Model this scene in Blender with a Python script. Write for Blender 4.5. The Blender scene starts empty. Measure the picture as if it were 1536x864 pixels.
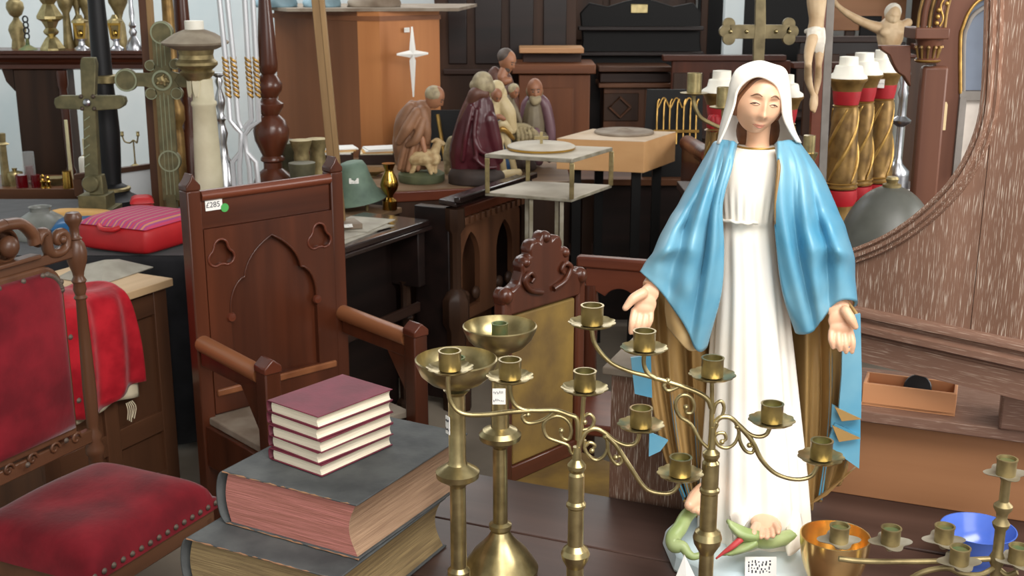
import bpy, bmesh, math, random
import numpy as np
from mathutils import Matrix, Vector
random.seed(7)
SC = bpy.context.scene
COL = SC.collection
PI = math.pi
# ---------------- camera ----------------
CF, CP, CH = 1800.0, math.radians(15), 2.2
cam = bpy.data.cameras.new('camera'); cam.sensor_width = 36; cam.lens = 36 * CF / 1536
cam.clip_start = .05; cam.clip_end = 60
cam.dof.use_dof = True; cam.dof.focus_distance = 2.9; cam.dof.aperture_fstop = 9
camo = bpy.data.objects.new('camera', cam); COL.objects.link(camo)
camo.location = (0, 0, CH); camo.rotation_euler = (PI / 2 - CP, 0, 0)
SC.camera = camo
# ---------------- world, lights, exposure ----------------
W = bpy.data.worlds.new('world'); SC.world = W; W.use_nodes = True
bg = W.node_tree.nodes['Background']; bg.inputs[0].default_value = (1, .98, .96, 1); bg.inputs[1].default_value = .5
def area(name, loc, target, sx, sy, power, color=(1, 1, 1)):
    l = bpy.data.lights.new(name, 'AREA'); l.shape = 'RECTANGLE'; l.size = sx; l.size_y = sy
    l.energy = power; l.color = color
    o = bpy.data.objects.new(name, l); COL.objects.link(o); o.location = loc
    o.rotation_euler = (Vector(target) - Vector(loc)).to_track_quat('-Z', 'Y').to_euler()
    return o
area('shopfront_skylight', (1.3, .9, 4.3), (.45, 3.2, 1.0), 3.4, 2.2, 225, (1, .975, .94))
area('shopfront_daylight', (1.6, -2.4, 2.8), (.0, 3.6, 1.0), 4.2, 2.6, 85, (1, .98, .95))
area('rear_window', (.5, 10.85, 3.7), (.2, 4, .9), 7.0, 1.3, 95, (1, .97, .93))
area('window_daylight', (5.0, 4.2, 2.6), (-1.0, 7.6, 1.3), 2.4, 1.8, 150, (1, .97, .93))
area('rear_skylight', (-2.6, 8.0, 4.35), (-2.6, 8.3, 0), 3.0, 1.5, 75, (.95, .98, 1))
VS = SC.view_settings
SC.display_settings.display_device = 'sRGB'
VS.view_transform = 'Standard'; VS.look = 'None'; VS.exposure = 0.5; VS.gamma = 1; VS.use_curve_mapping = False
# ---------------- geometry of the view, for measuring positions ----------------
_f = np.array([0, math.cos(CP), -math.sin(CP)]); _u = np.array([0, math.sin(CP), math.cos(CP)]); _c = np.array([0, 0, CH])
def _d(px, py): return _f + np.array([1., 0, 0]) * (px - 768) / CF + _u * (432 - py) / CF
def at(px, py, Y):
    v = _d(px, py); return Vector(_c + v * Y / v[1])
def atz(px, py, z):
    v = _d(px, py); return Vector(_c + v * (z - CH) / v[2])
# ---------------- materials ----------------
def lin(c):
    c = [x / 255 for x in c]
    return tuple(x / 12.92 if x <= .04045 else ((x + .055) / 1.055) ** 2.4 for x in c) + (1,)
MATS = {}
def _new(name):
    m = bpy.data.materials.new(name); m.use_nodes = True; MATS[name] = m
    nt = m.node_tree; b = nt.nodes['Principled BSDF']
    return m, nt, b
def mat(name, c, rough=.5, metal=0, c2=None, scale=12, bump=0, bscale=None, stretch=(1, 1, 1), detail=4, sheen=0, coat=0, lo=.35, hi=.65, trans=0, alpha=1, spec=None):
    """plain or mottled surface: colour c, wandering towards c2 with a noise"""
    m, nt, b = _new(name)
    b.inputs['Roughness'].default_value = rough; b.inputs['Metallic'].default_value = metal
    b.inputs['Base Color'].default_value = lin(c)
    if sheen: b.inputs['Sheen Weight'].default_value = sheen; b.inputs['Sheen Roughness'].default_value = .4
    if coat: b.inputs['Coat Weight'].default_value = coat; b.inputs['Coat Roughness'].default_value = .2
    if trans: b.inputs['Transmission Weight'].default_value = trans
    if spec is not None: b.inputs['Specular IOR Level'].default_value = spec
    if alpha < 1: b.inputs['Alpha'].default_value = alpha
    if c2 or bump:
        tc = nt.nodes.new('ShaderNodeTexCoord'); mp = nt.nodes.new('ShaderNodeMapping')
        mp.inputs['Scale'].default_value = stretch
        nt.links.new(tc.outputs['Object'], mp.inputs['Vector'])
        n = nt.nodes.new('ShaderNodeTexNoise'); n.inputs['Scale'].default_value = scale; n.inputs['Detail'].default_value = detail
        nt.links.new(mp.outputs[0], n.inputs['Vector'])
        if c2:
            r = nt.nodes.new('ShaderNodeValToRGB'); r.color_ramp.elements[0].position = lo; r.color_ramp.elements[1].position = hi
            r.color_ramp.elements[0].color = lin(c); r.color_ramp.elements[1].color = lin(c2)
            nt.links.new(n.outputs['Fac'], r.inputs[0]); nt.links.new(r.outputs[0], b.inputs['Base Color'])
        if bump:
            n2 = n
            if bscale:
                n2 = nt.nodes.new('ShaderNodeTexNoise'); n2.inputs['Scale'].default_value = bscale; n2.inputs['Detail'].default_value = 3
                nt.links.new(mp.outputs[0], n2.inputs['Vector'])
            bp = nt.nodes.new('ShaderNodeBump'); bp.inputs['Strength'].default_value = bump; bp.inputs['Distance'].default_value = .01
            nt.links.new(n2.outputs['Fac'], bp.inputs['Height']); nt.links.new(bp.outputs[0], b.inputs['Normal'])
    return m
def wood(name, dark, light, axis='Z', scale=9, rough=.38, coat=.15, bump=.06, lo=.3, hi=.7, st=.07):
    s = [1, 1, 1]; s['XYZ'.index(axis)] = st
    return mat(name, dark, rough, 0, light, scale, bump, None, tuple(s), 6, 0, coat, lo, hi, spec=.3)
def limed(name, base, base2, fleck, axis='Z'):
    """oak with pale lime left in the grain"""
    m = wood(name, base, base2, axis, 7, .55, 0, .05)
    nt = m.node_tree; b = nt.nodes['Principled BSDF']
    ramp = [n for n in nt.nodes if n.type == 'VALTORGB'][0]; tc = [n for n in nt.nodes if n.type == 'TEX_COORD'][0]
    mp = nt.nodes.new('ShaderNodeMapping'); s = [1, 1, 1]; s['XYZ'.index(axis)] = .035; mp.inputs['Scale'].default_value = s
    nt.links.new(tc.outputs['Object'], mp.inputs[0])
    n = nt.nodes.new('ShaderNodeTexNoise'); n.inputs['Scale'].default_value = 480; n.inputs['Detail'].default_value = 3
    nt.links.new(mp.outputs[0], n.inputs['Vector'])
    r = nt.nodes.new('ShaderNodeValToRGB'); r.color_ramp.elements[0].position = .565; r.color_ramp.elements[1].position = .67
    nt.links.new(n.outputs['Fac'], r.inputs[0])
    mx = nt.nodes.new('ShaderNodeMix'); mx.data_type = 'RGBA'
    nt.links.new(r.outputs[0], mx.inputs[0]); nt.links.new(ramp.outputs[0], mx.inputs[6]); mx.inputs[7].default_value = lin(fleck)
    nt.links.new(mx.outputs[2], b.inputs['Base Color'])
    return m
mat('brass', (186, 170, 124), .3, .92, (150, 136, 96), 26, .03)
mat('brass_bright', (196, 158, 78), .2, 1, (170, 132, 62), 14)
mat('brass_dull', (166, 150, 108), .52, .8, (126, 112, 78), 18, .08)
mat('brass_green', (92, 112, 76), .6, .5, (120, 116, 72), 40)
mat('bronze_green', (122, 114, 82), .55, .5, (98, 94, 68), 20, .05)
mat('bronze_line', (150, 156, 128), .6, .3)
mat('verdigris', (112, 134, 116), .65, .2, (86, 104, 92), 9, .05)
mat('gold_bright', (246, 214, 150), .2, .95, (238, 196, 120), 9)
mat('gilt', (152, 120, 68), .42, .55, (104, 78, 42), 14, .15)
mat('gilt_trim', (190, 152, 84), .4, .7, (150, 116, 58), 20)
mat('silver', (205, 206, 210), .28, 1, (176, 178, 184), 20)
mat('silver_paint', (196, 197, 200), .35, .35)
mat('steel_dust', (178, 172, 156), .5, .6, (140, 132, 110), 14)
mat('iron', (30, 30, 32), .5, .4)
mat('black', (15, 14, 14), .6, spec=.25)
mat('black_cloth', (34, 34, 38), .9, 0, (22, 22, 26), 10, .3, sheen=.2)
mat('white_paint', (242, 240, 234), .4)
mat('paper', (236, 234, 228), .8)
mat('paper_dust', (176, 170, 156), .85, 0, (150, 144, 130), 8)
mat('ink', (50, 50, 58), .8)
mat('green_dot', (70, 160, 76), .6)
mat('card_tag', (206, 184, 142), .8)
wood('mahogany', (52, 24, 14), (90, 46, 28), 'Z', 9, .3, .3)
wood('mahogany_x', (52, 24, 14), (90, 46, 28), 'X', 9, .3, .3)
wood('mahogany_red', (76, 34, 22), (112, 58, 38), 'X', 9, .33, .3)
wood('dark_oak', (38, 23, 14), (66, 42, 27), 'Z', 10, .5, .0)
wood('dark_oak_x', (34, 21, 16), (60, 39, 30), 'X', 10, .5, .0)
wood('ebony', (20, 14, 13), (36, 24, 21), 'X', 10, .42, .1)
wood('lectern_wood', (88, 50, 30), (122, 74, 46), 'Z', 9, .45, .05)
wood('lectern_wood_x', (96, 56, 34), (134, 84, 54), 'X', 9, .45, .05)
wood('ebony_gloss', (26, 18, 17), (44, 30, 27), 'X', 10, .18, .6)
wood('walnut', (70, 44, 30), (104, 68, 46), 'Z', 9, .38, .15)
wood('walnut_x', (70, 44, 30), (104, 68, 46), 'X', 9, .38, .15)
wood('table_wood', (52, 36, 31), (84, 62, 54), 'X', 8, .42, .1, .08)
wood('ply', (168, 106, 60), (196, 132, 80), 'Z', 6, .5, .05)
wood('ply_shaded', (116, 72, 44), (138, 88, 56), 'Z', 6, .5, .05)  # darker copy of ply, the shade put into its colour
wood('pine_pale', (196, 164, 124), (222, 192, 152), 'X', 8, .55, 0)
wood('pine_side', (198, 150, 100), (214, 168, 118), 'X', 8, .55, 0)
wood('tray_wood', (180, 124, 84), (200, 144, 102), 'X', 8, .5, 0)
wood('drop_wood', (140, 96, 64), (166, 118, 82), 'X', 7, .5, 0)
wood('frame_wood', (120, 92, 60), (164, 132, 90), 'Z', 12, .5, 0)
wood('beam', (176, 130, 90), (198, 154, 112), 'X', 9, .5, 0)
limed('limed_oak', (108, 78, 62), (136, 102, 84), (206, 190, 174))
limed('limed_oak_x', (100, 72, 58), (132, 100, 84), (152, 128, 112), 'X')
mat('dust_top', (150, 138, 122), .8, 0, (120, 104, 88), 7)
mat('velvet', (124, 26, 36), .85, 0, (92, 18, 26), 7, .12, 60, sheen=.18, spec=.15)
mat('velvet_cloth', (188, 34, 46), .85, 0, (150, 20, 32), 12, .2, 40, sheen=.2, spec=.15)
mat('nail', (96, 84, 74), .6, .6)
mat('fringe', (222, 208, 178), .9)
wood('arm_worn', (110, 62, 38), (156, 100, 64), 'Y', 9, .4, .1)  # worn wood, with the highlight on the arms put into its lighter colour
mat('book_cloth', (58, 60, 61), .75, 0, (84, 86, 85), 9, .12, 80)
mat('book_edge_worn', (150, 110, 80), .8)
mat('page_pink', (190, 122, 112), .75, 0, (158, 100, 86), 5, .3, 14, (1, 1, 26))
mat('page_brown', (170, 138, 110), .8, 0, (142, 112, 88), 5, .3, 14, (1, 1, 26))
mat('page_olive', (150, 128, 88), .8, 0, (116, 96, 66), 5, .3, 14, (1, 1, 26))
mat('page_cream', (232, 222, 200), .8, 0, (208, 196, 172), 6, .2, 14, (1, 1, 60))
mat('maroon_cloth', (110, 34, 52), .6, 0, (92, 26, 42), 14, .06, 120)
mat('statue_white', (250, 246, 238), .38, 0, (240, 232, 216), 4)
mat('statue_blue', (68, 138, 170), .36, 0, (112, 162, 182), 5)
mat('statue_lining', (178, 144, 90), .42, 0, (128, 98, 56), 9, .05, stretch=(1, 1, .2))
mat('lining_pale', (226, 202, 156), .42, 0, (200, 168, 116), 6)
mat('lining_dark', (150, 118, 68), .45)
mat('statue_skin', (228, 184, 152), .38, 0, (218, 170, 136), 5)
mat('statue_lip', (196, 124, 106), .4)
mat('statue_brow', (120, 86, 62), .5)
mat('statue_eye', (92, 70, 58), .3)
mat('hair_brown', (120, 76, 46), .5, 0, (92, 56, 34), 30)
mat('statue_base', (196, 216, 222), .45, 0, (222, 230, 230), 5, .06)
mat('snake_green', (138, 158, 92), .4, 0, (166, 180, 126), 12)
mat('snake_red', (196, 70, 72), .45)
mat('blue_china', (76, 108, 196), .22, 0, (92, 124, 206), 3, coat=.4)
mat('floor_stone', (146, 134, 118), .75, 0, (112, 102, 90), 1.4, .1, 30)
mat('wall_paint', (228, 233, 233), .8, 0, (206, 218, 221), 1.2)
mat('ceiling_paint', (150, 148, 144), .9)
mat('glass_dome', (150, 152, 146), .3, 0, (120, 122, 116), 6, alpha=.72)
mat('clear_glass', (235, 240, 240), .05, 0, alpha=.22)
mat('red_glass', (96, 6, 14), .1, 0, coat=.5)
mat('candle_wax', (240, 236, 222), .5)
mat('wax_cream', (224, 214, 170), .5)
mat('shade_grey', (92, 93, 86), .4, 0, (66, 67, 62), 6)
# ---------------- geometry helpers ----------------
def cr(P, n, closed=False):
    """smooth curve of n points through P"""
    P = np.array(P, float); k = len(P)
    if k == 2 and not closed: return np.array([P[0] + (P[1] - P[0]) * i / (n - 1) for i in range(n)])
    t = np.linspace(0, k if closed else k - 1, n, endpoint=not closed)
    i = np.floor(t).astype(int)
    if not closed: i = np.minimum(i, k - 2)
    f = (t - i)[:, None]
    if closed: g = lambda j: P[(i + j) % k]
    else:
        E = np.vstack([2 * P[0] - P[1], P, 2 * P[-1] - P[-2]]); g = lambda j: E[i + j + 1]
    a, b, c, d = g(-1), g(0), g(1), g(2)
    return .5 * (2 * b + (c - a) * f + (2 * a - 5 * b + 4 * c - d) * f ** 2 + (3 * b - a - 3 * c + d) * f ** 3)
def arc(cx, cz, r, a0, a1, n=12, ry=None):
    return [(cx + r * math.cos(math.radians(a0 + (a1 - a0) * i / (n - 1))), cz + (ry or r) * math.sin(math.radians(a0 + (a1 - a0) * i / (n - 1)))) for i in range(n)]
class G:
    def __init__(s): s.v = []; s.f = []; s.mi = []; s.m = 0; s.M = None
    def add(s, vs, fs):
        o = len(s.v)
        if s.M is not None: vs = [s.M @ Vector(v) for v in vs]
        s.v.extend(tuple(v) for v in vs); s.f.extend(tuple(i + o for i in f) for f in fs); s.mi.extend([s.m] * len(fs)); return s
    def box(s, c, d, rz=0, taper=1.0):
        x, y, z = d[0] / 2, d[1] / 2, d[2] / 2; cs, sn = math.cos(rz), math.sin(rz); vs = []
        for k in (-1, 1):
            t = taper if k > 0 else 1
            for a, b in ((-1, -1), (1, -1), (1, 1), (-1, 1)):
                X, Y = a * x * t, b * y * t; vs.append((c[0] + X * cs - Y * sn, c[1] + X * sn + Y * cs, c[2] + k * z))
        return s.add(vs, [(3, 2, 1, 0), (4, 5, 6, 7), (0, 1, 5, 4), (1, 2, 6, 5), (2, 3, 7, 6), (3, 0, 4, 7)])
    def hexa(s, P):
        return s.add(P, [(3, 2, 1, 0), (4, 5, 6, 7), (0, 1, 5, 4), (1, 2, 6, 5), (2, 3, 7, 6), (3, 0, 4, 7)])
    def lathe(s, prof, n=24, c=(0, 0, 0), scal=None, cap=True, twist=None):
        vs = []; fs = []
        for j, (r, z) in enumerate(prof):
            for i in range(n):
                a = 2 * PI * i / n; q = r
                if scal: q = r * scal(a, j, z)
                vs.append((c[0] + q * math.cos(a), c[1] + q * math.sin(a), c[2] + z))
        for j in range(len(prof) - 1):
            for i in range(n):
                k = (i + 1) % n; fs.append((j * n + i, j * n + k, (j + 1) * n + k, (j + 1) * n + i))
        if cap:
            if prof[0][0] > 1e-6: fs.append(tuple(range(n - 1, -1, -1)))
            if prof[-1][0] > 1e-6: b = (len(prof) - 1) * n; fs.append(tuple(range(b, b + n)))
        return s.add(vs, fs)
    def tube(s, pts, r, n=8, cap=True, flat=1.0):
        P = np.array([tuple(p) for p in pts], float); k = len(P)
        R = [r] * k if np.isscalar(r) else list(r)
        if len(R) != k: R = list(np.interp(np.linspace(0, 1, k), np.linspace(0, 1, len(R)), R))
        T = np.gradient(P, axis=0); T /= np.linalg.norm(T, axis=1)[:, None] + 1e-12
        up = np.array([0, 1., 0]) if abs(T[0][1]) < .9 else np.array([1., 0, 0])
        vs = []; fs = []
        A = np.cross(T[0], up); A /= np.linalg.norm(A)
        for i in range(k):
            A = A - T[i] * (A @ T[i]); A /= np.linalg.norm(A) + 1e-12; B = np.cross(T[i], A)
            for j in range(n):
                a = 2 * PI * j / n; vs.append(tuple(P[i] + R[i] * (A * math.cos(a) + B * math.sin(a) * flat)))
        for i in range(k - 1):
            for j in range(n):
                q = (j + 1) % n; fs.append((i * n + j, i * n + q, (i + 1) * n + q, (i + 1) * n + j))
        if cap: fs.append(tuple(range(n - 1, -1, -1))); fs.append(tuple(range((k - 1) * n, k * n)))
        return s.add(vs, fs)
    def prism(s, poly, y0, y1):
        """outline in x,z pushed through from y0 to y1"""
        n = len(poly); vs = [(p[0], y0, p[1]) for p in poly] + [(p[0], y1, p[1]) for p in poly]
        fs = [tuple(range(n)), tuple(range(2 * n - 1, n - 1, -1))] + [(i, i + n, (i + 1) % n + n, (i + 1) % n) for i in range(n)]
        return s.add(vs, fs)
    def slab(s, poly, z0, z1):
        """outline in x,y raised from z0 to z1"""
        n = len(poly); vs = [(p[0], p[1], z0) for p in poly] + [(p[0], p[1], z1) for p in poly]
        fs = [tuple(range(n - 1, -1, -1)), tuple(range(n, 2 * n))] + [(i, (i + 1) % n, (i + 1) % n + n, i + n) for i in range(n)]
        return s.add(vs, fs)
    def ell(s, c, r, n=16, m=10, R=None):
        if np.isscalar(r): r = (r, r, r)
        vs = []; fs = []
        for j in range(m + 1):
            t = PI * j / m
            for i in range(n):
                a = 2 * PI * i / n; v = Vector((r[0] * math.sin(t) * math.cos(a), r[1] * math.sin(t) * math.sin(a), -r[2] * math.cos(t)))
                if R is not None: v = R @ v
                vs.append((c[0] + v.x, c[1] + v.y, c[2] + v.z))
        for j in range(m):
            for i in range(n):
                k = (i + 1) % n; fs.append((j * n + i, j * n + k, (j + 1) * n + k, (j + 1) * n + i))
        return s.add(vs, fs)
    def sheet(s, curves, nu=40, nv=40, disp=None, closed=False):
        A = np.array([cr([tuple(p) for p in c], nv) for c in curves]); rows = []
        for j in range(nv): rows.append(cr(A[:, j], nu, closed))
        A = np.array(rows)
        if disp:
            for j in range(nv):
                for i in range(nu): A[j, i] += disp(i / (nu - 1), j / (nv - 1))
        vs = [tuple(p) for p in A.reshape(-1, 3)]; fs = []
        for j in range(nv - 1):
            for i in range(nu if closed else nu - 1):
                k = (i + 1) % nu; fs.append((j * nu + i, j * nu + k, (j + 1) * nu + k, (j + 1) * nu + i))
        return s.add(vs, fs)
    def loft(s, rings, n=72, m=40, fold=None):
        """rings: (z, cx, cy, rx, ry) low to high; fold(angle, t) multiplies the radius"""
        R = cr([r[:5] for r in rings], m); vs = []; fs = []
        for j, (z, cx, cy, rx, ry) in enumerate(R):
            for i in range(n):
                a = 2 * PI * i / n; q = fold(a, j / (m - 1)) if fold else 1
                vs.append((cx + rx * q * math.cos(a), cy + ry * q * math.sin(a), z))
        for j in range(m - 1):
            for i in range(n):
                k = (i + 1) % n; fs.append((j * n + i, j * n + k, (j + 1) * n + k, (j + 1) * n + i))
        fs.append(tuple(range(n - 1, -1, -1))); fs.append(tuple(range((m - 1) * n, m * n)))
        return s.add(vs, fs)
    def obj(s, name, mats, parent=None, ang=35, bevel=0, sub=0, solid=0, remesh=0, smooth=0, loc=None, rot=None, off=-1, lining=False):
        me = bpy.data.meshes.new(name); me.from_pydata(s.v, [], s.f)
        bm = bmesh.new(); bm.from_mesh(me)
        if not solid: bmesh.ops.recalc_face_normals(bm, faces=bm.faces)
        bm.to_mesh(me); bm.free()
        if isinstance(mats, str): mats = [mats]
        for k in mats: me.materials.append(MATS[k])
        for p, i in zip(me.polygons, s.mi): p.material_index = i if not lining else 0
        if ang:
            me.polygons.foreach_set('use_smooth', [True] * len(me.polygons))
            if ang < 180: me.set_sharp_from_angle(angle=math.radians(ang))
        o = bpy.data.objects.new(name, me); COL.objects.link(o)
        if parent: o.parent = parent
        if loc is not None: o.location = loc
        if rot is not None: o.rotation_euler = rot
        if remesh:
            md = o.modifiers.new('remesh', 'REMESH'); md.mode = 'VOXEL'; md.voxel_size = remesh; md.use_smooth_shade = True
        if smooth:
            md = o.modifiers.new('smooth', 'SMOOTH'); md.factor = .5; md.iterations = smooth
        if solid:
            md = o.modifiers.new('solid', 'SOLIDIFY'); md.thickness = solid; md.offset = off
            if lining: md.material_offset = 1; md.material_offset_rim = 1
        if bevel:
            md = o.modifiers.new('bevel', 'BEVEL'); md.width = bevel; md.segments = 2; md.limit_method = 'ANGLE'; md.angle_limit = math.radians(40)
        if sub:
            md = o.modifiers.new('sub', 'SUBSURF'); md.levels = sub; md.render_levels = sub
        return o
def thing(name, label, cat, loc=(0, 0, 0), rotz=0, group=None):
    o = bpy.data.objects.new(name, None); COL.objects.link(o); o.empty_display_size = .1
    o.location = loc; o.rotation_euler = (0, 0, rotz); return tag(o, label, cat, group)
def tag(o, label, cat, group=None):
    o['label'] = label; o['category'] = cat
    if group: o['group'] = group
    return o
def struct(o): o['kind'] = 'structure'; return o
def dup(root, loc=None, rotz=None, label=None, scale=None):
    r = root.copy(); COL.objects.link(r)
    if loc is not None: r.location = loc
    if rotz is not None: r.rotation_euler = (0, 0, rotz)
    if label: r['label'] = label
    if scale: r.scale = scale if not np.isscalar(scale) else (scale,) * 3
    for ch in list(root.children):
        c = ch.copy(); COL.objects.link(c); c.parent = r
        for g in list(ch.children):
            d = g.copy(); COL.objects.link(d); d.parent = c
    return r
def cut(o, g):
    """carve the shape g out of o and keep the carved mesh"""
    c = g.obj('cutter', o.data.materials[0].name if o.data.materials else 'black', None, 0)
    c.matrix_world = o.matrix_world if o.parent is None else Matrix()
    pw = o.parent; o.parent = None
    md = o.modifiers.new('cut', 'BOOLEAN'); md.object = c; md.operation = 'DIFFERENCE'; md.solver = 'EXACT'
    dg = bpy.context.evaluated_depsgraph_get(); me = bpy.data.meshes.new_from_object(o.evaluated_get(dg))
    o.modifiers.clear(); old = o.data; o.data = me; bpy.data.meshes.remove(old); bpy.data.objects.remove(c)
    o.parent = pw
    me.polygons.foreach_set('use_smooth', [True] * len(me.polygons)); me.set_sharp_from_angle(angle=math.radians(30))
    return o
def text(body, size, mt, parent, loc, rot, ext=.0004, name='lettering'):
    c = bpy.data.curves.new(name, 'FONT'); c.body = body; c.size = size; c.extrude = ext; c.align_x = 'CENTER'; c.align_y = 'CENTER'
    o = bpy.data.objects.new(name, c); COL.objects.link(o)
    me = bpy.data.meshes.new_from_object(o.evaluated_get(bpy.context.evaluated_depsgraph_get())); me.name = name; bpy.data.objects.remove(o); bpy.data.curves.remove(c)
    me.materials.clear(); me.materials.append(MATS[mt]); o = bpy.data.objects.new(name, me); COL.objects.link(o); o.parent = parent; o.location = loc; o.rotation_euler = rot
    return o
def Rz(a): return Matrix.Rotation(a, 4, 'Z')
def sticker(parent, loc, rotz, w, h, rows=2, tilt=0, name='price_label'):
    """white paper label, upright, facing local -y, with a few handwritten strokes"""
    o = G().box((0, 0, 0), (w, .0016, h)).obj(name, 'paper', parent, 0, loc=loc, rot=(tilt, 0, rotz)); o['label'] = 'white paper price label'
    g = G(); rnd = random.Random(int(w * 9999) + rows)
    for r in range(rows):
        z = h * (.25 - .5 * r / max(1, rows - 1)) if rows > 1 else 0; x = -w * .38
        while x < w * .36:
            l = w * rnd.uniform(.05, .11); g.box((x, -.0011, z + h * rnd.uniform(-.04, .04)), (l * .5, .0008, h * rnd.uniform(.05, .16))); x += l + w * .03
    g.obj('handwriting', 'ink', o, 0); return o
def sstep(a, b, x):
    t = min(1, max(0, (x - a) / (b - a))); return t * t * (3 - 2 * t)
def gs(x, s): return math.exp(-(x / s) ** 2)
def head_geo(g, hw, hd, hh, n=72, m=56, beard=0, M=None):
    """a face looking along -y; hw, hd, hh are the half sizes"""
    vs = []; fs = []
    for j in range(m + 1):
        t = PI * j / m
        for i in range(n):
            a = 2 * PI * i / n
            x, y, z = math.sin(t) * math.cos(a), math.sin(t) * math.sin(a), -math.cos(t)
            fr = sstep(.1, -.7, y)  # front of the head
            w = 1 - .36 * sstep(.0, -1, z) * (.35 + .65 * fr)
            X = x * w; Y = y
            if y < 0: Y = y * (1 - .05 * gs(z - .0, .4))
            else: Y = y * (1 - .3 * sstep(-.2, -.9, z))
            dy = 0
            dy -= fr * gs(X, .09 + .07 * sstep(.05, -.3, z)) * (.05 * gs(z - .1, .14) + .23 * gs(z + .26, .12) + .14 * gs(z + .06, .16))
            dy -= fr * .055 * gs(z - .33, .1) * gs(abs(X) - .34, .26)
            dy += fr * .13 * gs(abs(X) - .34, .17) * gs(z - .14, .1)
            dy -= fr * .085 * gs(abs(X) - .36, .13) * gs(z - .09, .07)
            dy -= fr * .05 * gs(abs(X) - .45, .2) * gs(z + .3, .18)
            dy += fr * .05 * gs(z + .45, .07) * gs(X, .12)
            dy -= fr * gs(X, .27) * (.05 * gs(z + .55, .05) + .055 * gs(z + .655, .055) - .03 * gs(z + .6, .022))
            dy -= fr * .13 * gs(X, .26) * gs(z + .86, .12)
            if beard: dy -= fr * beard * gs(X, .5) * gs(z + .85, .25); 
            zz = z - (beard * .8 * sstep(-.55, -1, z) * fr if beard else 0)
            vs.append((X * hw, (Y + dy) * hd, zz * hh))
    for j in range(m):
        for i in range(n):
            k = (i + 1) % n; fs.append((j * n + i, j * n + k, (j + 1) * n + k, (j + 1) * n + i))
    g.M = M; g.add(vs, fs); g.M = None; return g
def face_probe(**kw):
    g = head_geo(G(), 1, 1, 1, 96, 80, **kw); V_ = np.array([v for v in g.v if v[1] < 0])
    def f(x, z):
        d = (V_[:, 0] - x) ** 2 + (V_[:, 2] - z) ** 2; i = np.argsort(d)[:6]; w = 1 / (d[i] + 1e-5); return float((V_[i, 1] * w).sum() / w.sum())
    return f
def limb(g, pts, r, k=10, n=10):
    P = cr([tuple(p) for p in pts], k); R = np.interp(np.linspace(0, 1, k), np.linspace(0, 1, len(r)), r)
    g.tube(P, list(R), n); g.ell(P[0], R[0] * .98, 10, 6); g.ell(P[-1], R[-1] * .98, 10, 6); return g
# ---------------- room shell ----------------
struct(G().box((0, 4, -.05), (14, 18, .1)).obj('floor', 'floor_stone', None, 0))
struct(G().box((0, 11.1, 2.25), (11, .2, 4.5)).obj('wall_back', 'wall_paint', None, 0))
struct(G().box((-5.3, 4.5, 2.25), (.2, 13.4, 4.5)).obj('wall_left', 'wall_paint', None, 0))
g = G().box((5.3, 7.2, 2.25), (.2, 7.8, 4.5)).box((5.3, .5, .65), (.2, 5.6, 1.3)).box((5.3, .5, 4.3), (.2, 5.6, .4))
struct(g.obj('wall_right', 'wall_paint', None, 0))
g = G()
g.box((0, 10, 4.55), (11, 2.4, .1)).box((0, 6.5, 4.55), (11, 1.6, .1)).box((0, .0, 4.55), (11, 4.4, .1))
g.box((-4, 8.05, 4.55), (3, 1.5, .1)).box((3.5, 8.05, 4.55), (4, 1.5, .1)).box((-3.2, 3.95, 4.55), (4.6, 3.5, .1)).box((4, 3.95, 4.55), (3, 3.5, .1))
struct(g.obj('ceiling', 'ceiling_paint', None, 0))
# ---------------- foreground table ----------------
def plank_table():
    rz = math.radians(-23); t = thing('table', 'dark wooden plank table carrying the big books, brass candelabra and robed statue', 'table', (-.35, 3.285, 0), rz)
    for i in range(5):
        G().box((1.15, -.15 - .3 * i, .78), (2.3, .296, .04)).obj('plank', 'table_wood', t, 30, .004)
    G().box((1.15, -.05, .70), (2.14, .03, .12)).box((1.15, -1.45, .70), (2.14, .03, .12)).box((.06, -.75, .70), (.03, 1.36, .12)).box((2.24, -.75, .70), (.03, 1.36, .12)).obj('apron', 'dark_oak_x', t, 30)
    for x in (.08, 2.22):
        for y in (-.08, -1.42):
            G().lathe([(.035, 0), (.03, .08), (.04, .1), (.028, .14), (.04, .4), (.03, .6), (.045, .64), (.045, .76)], 16, (x, y, 0)).obj('leg', 'dark_oak', t)
plank_table()
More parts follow.
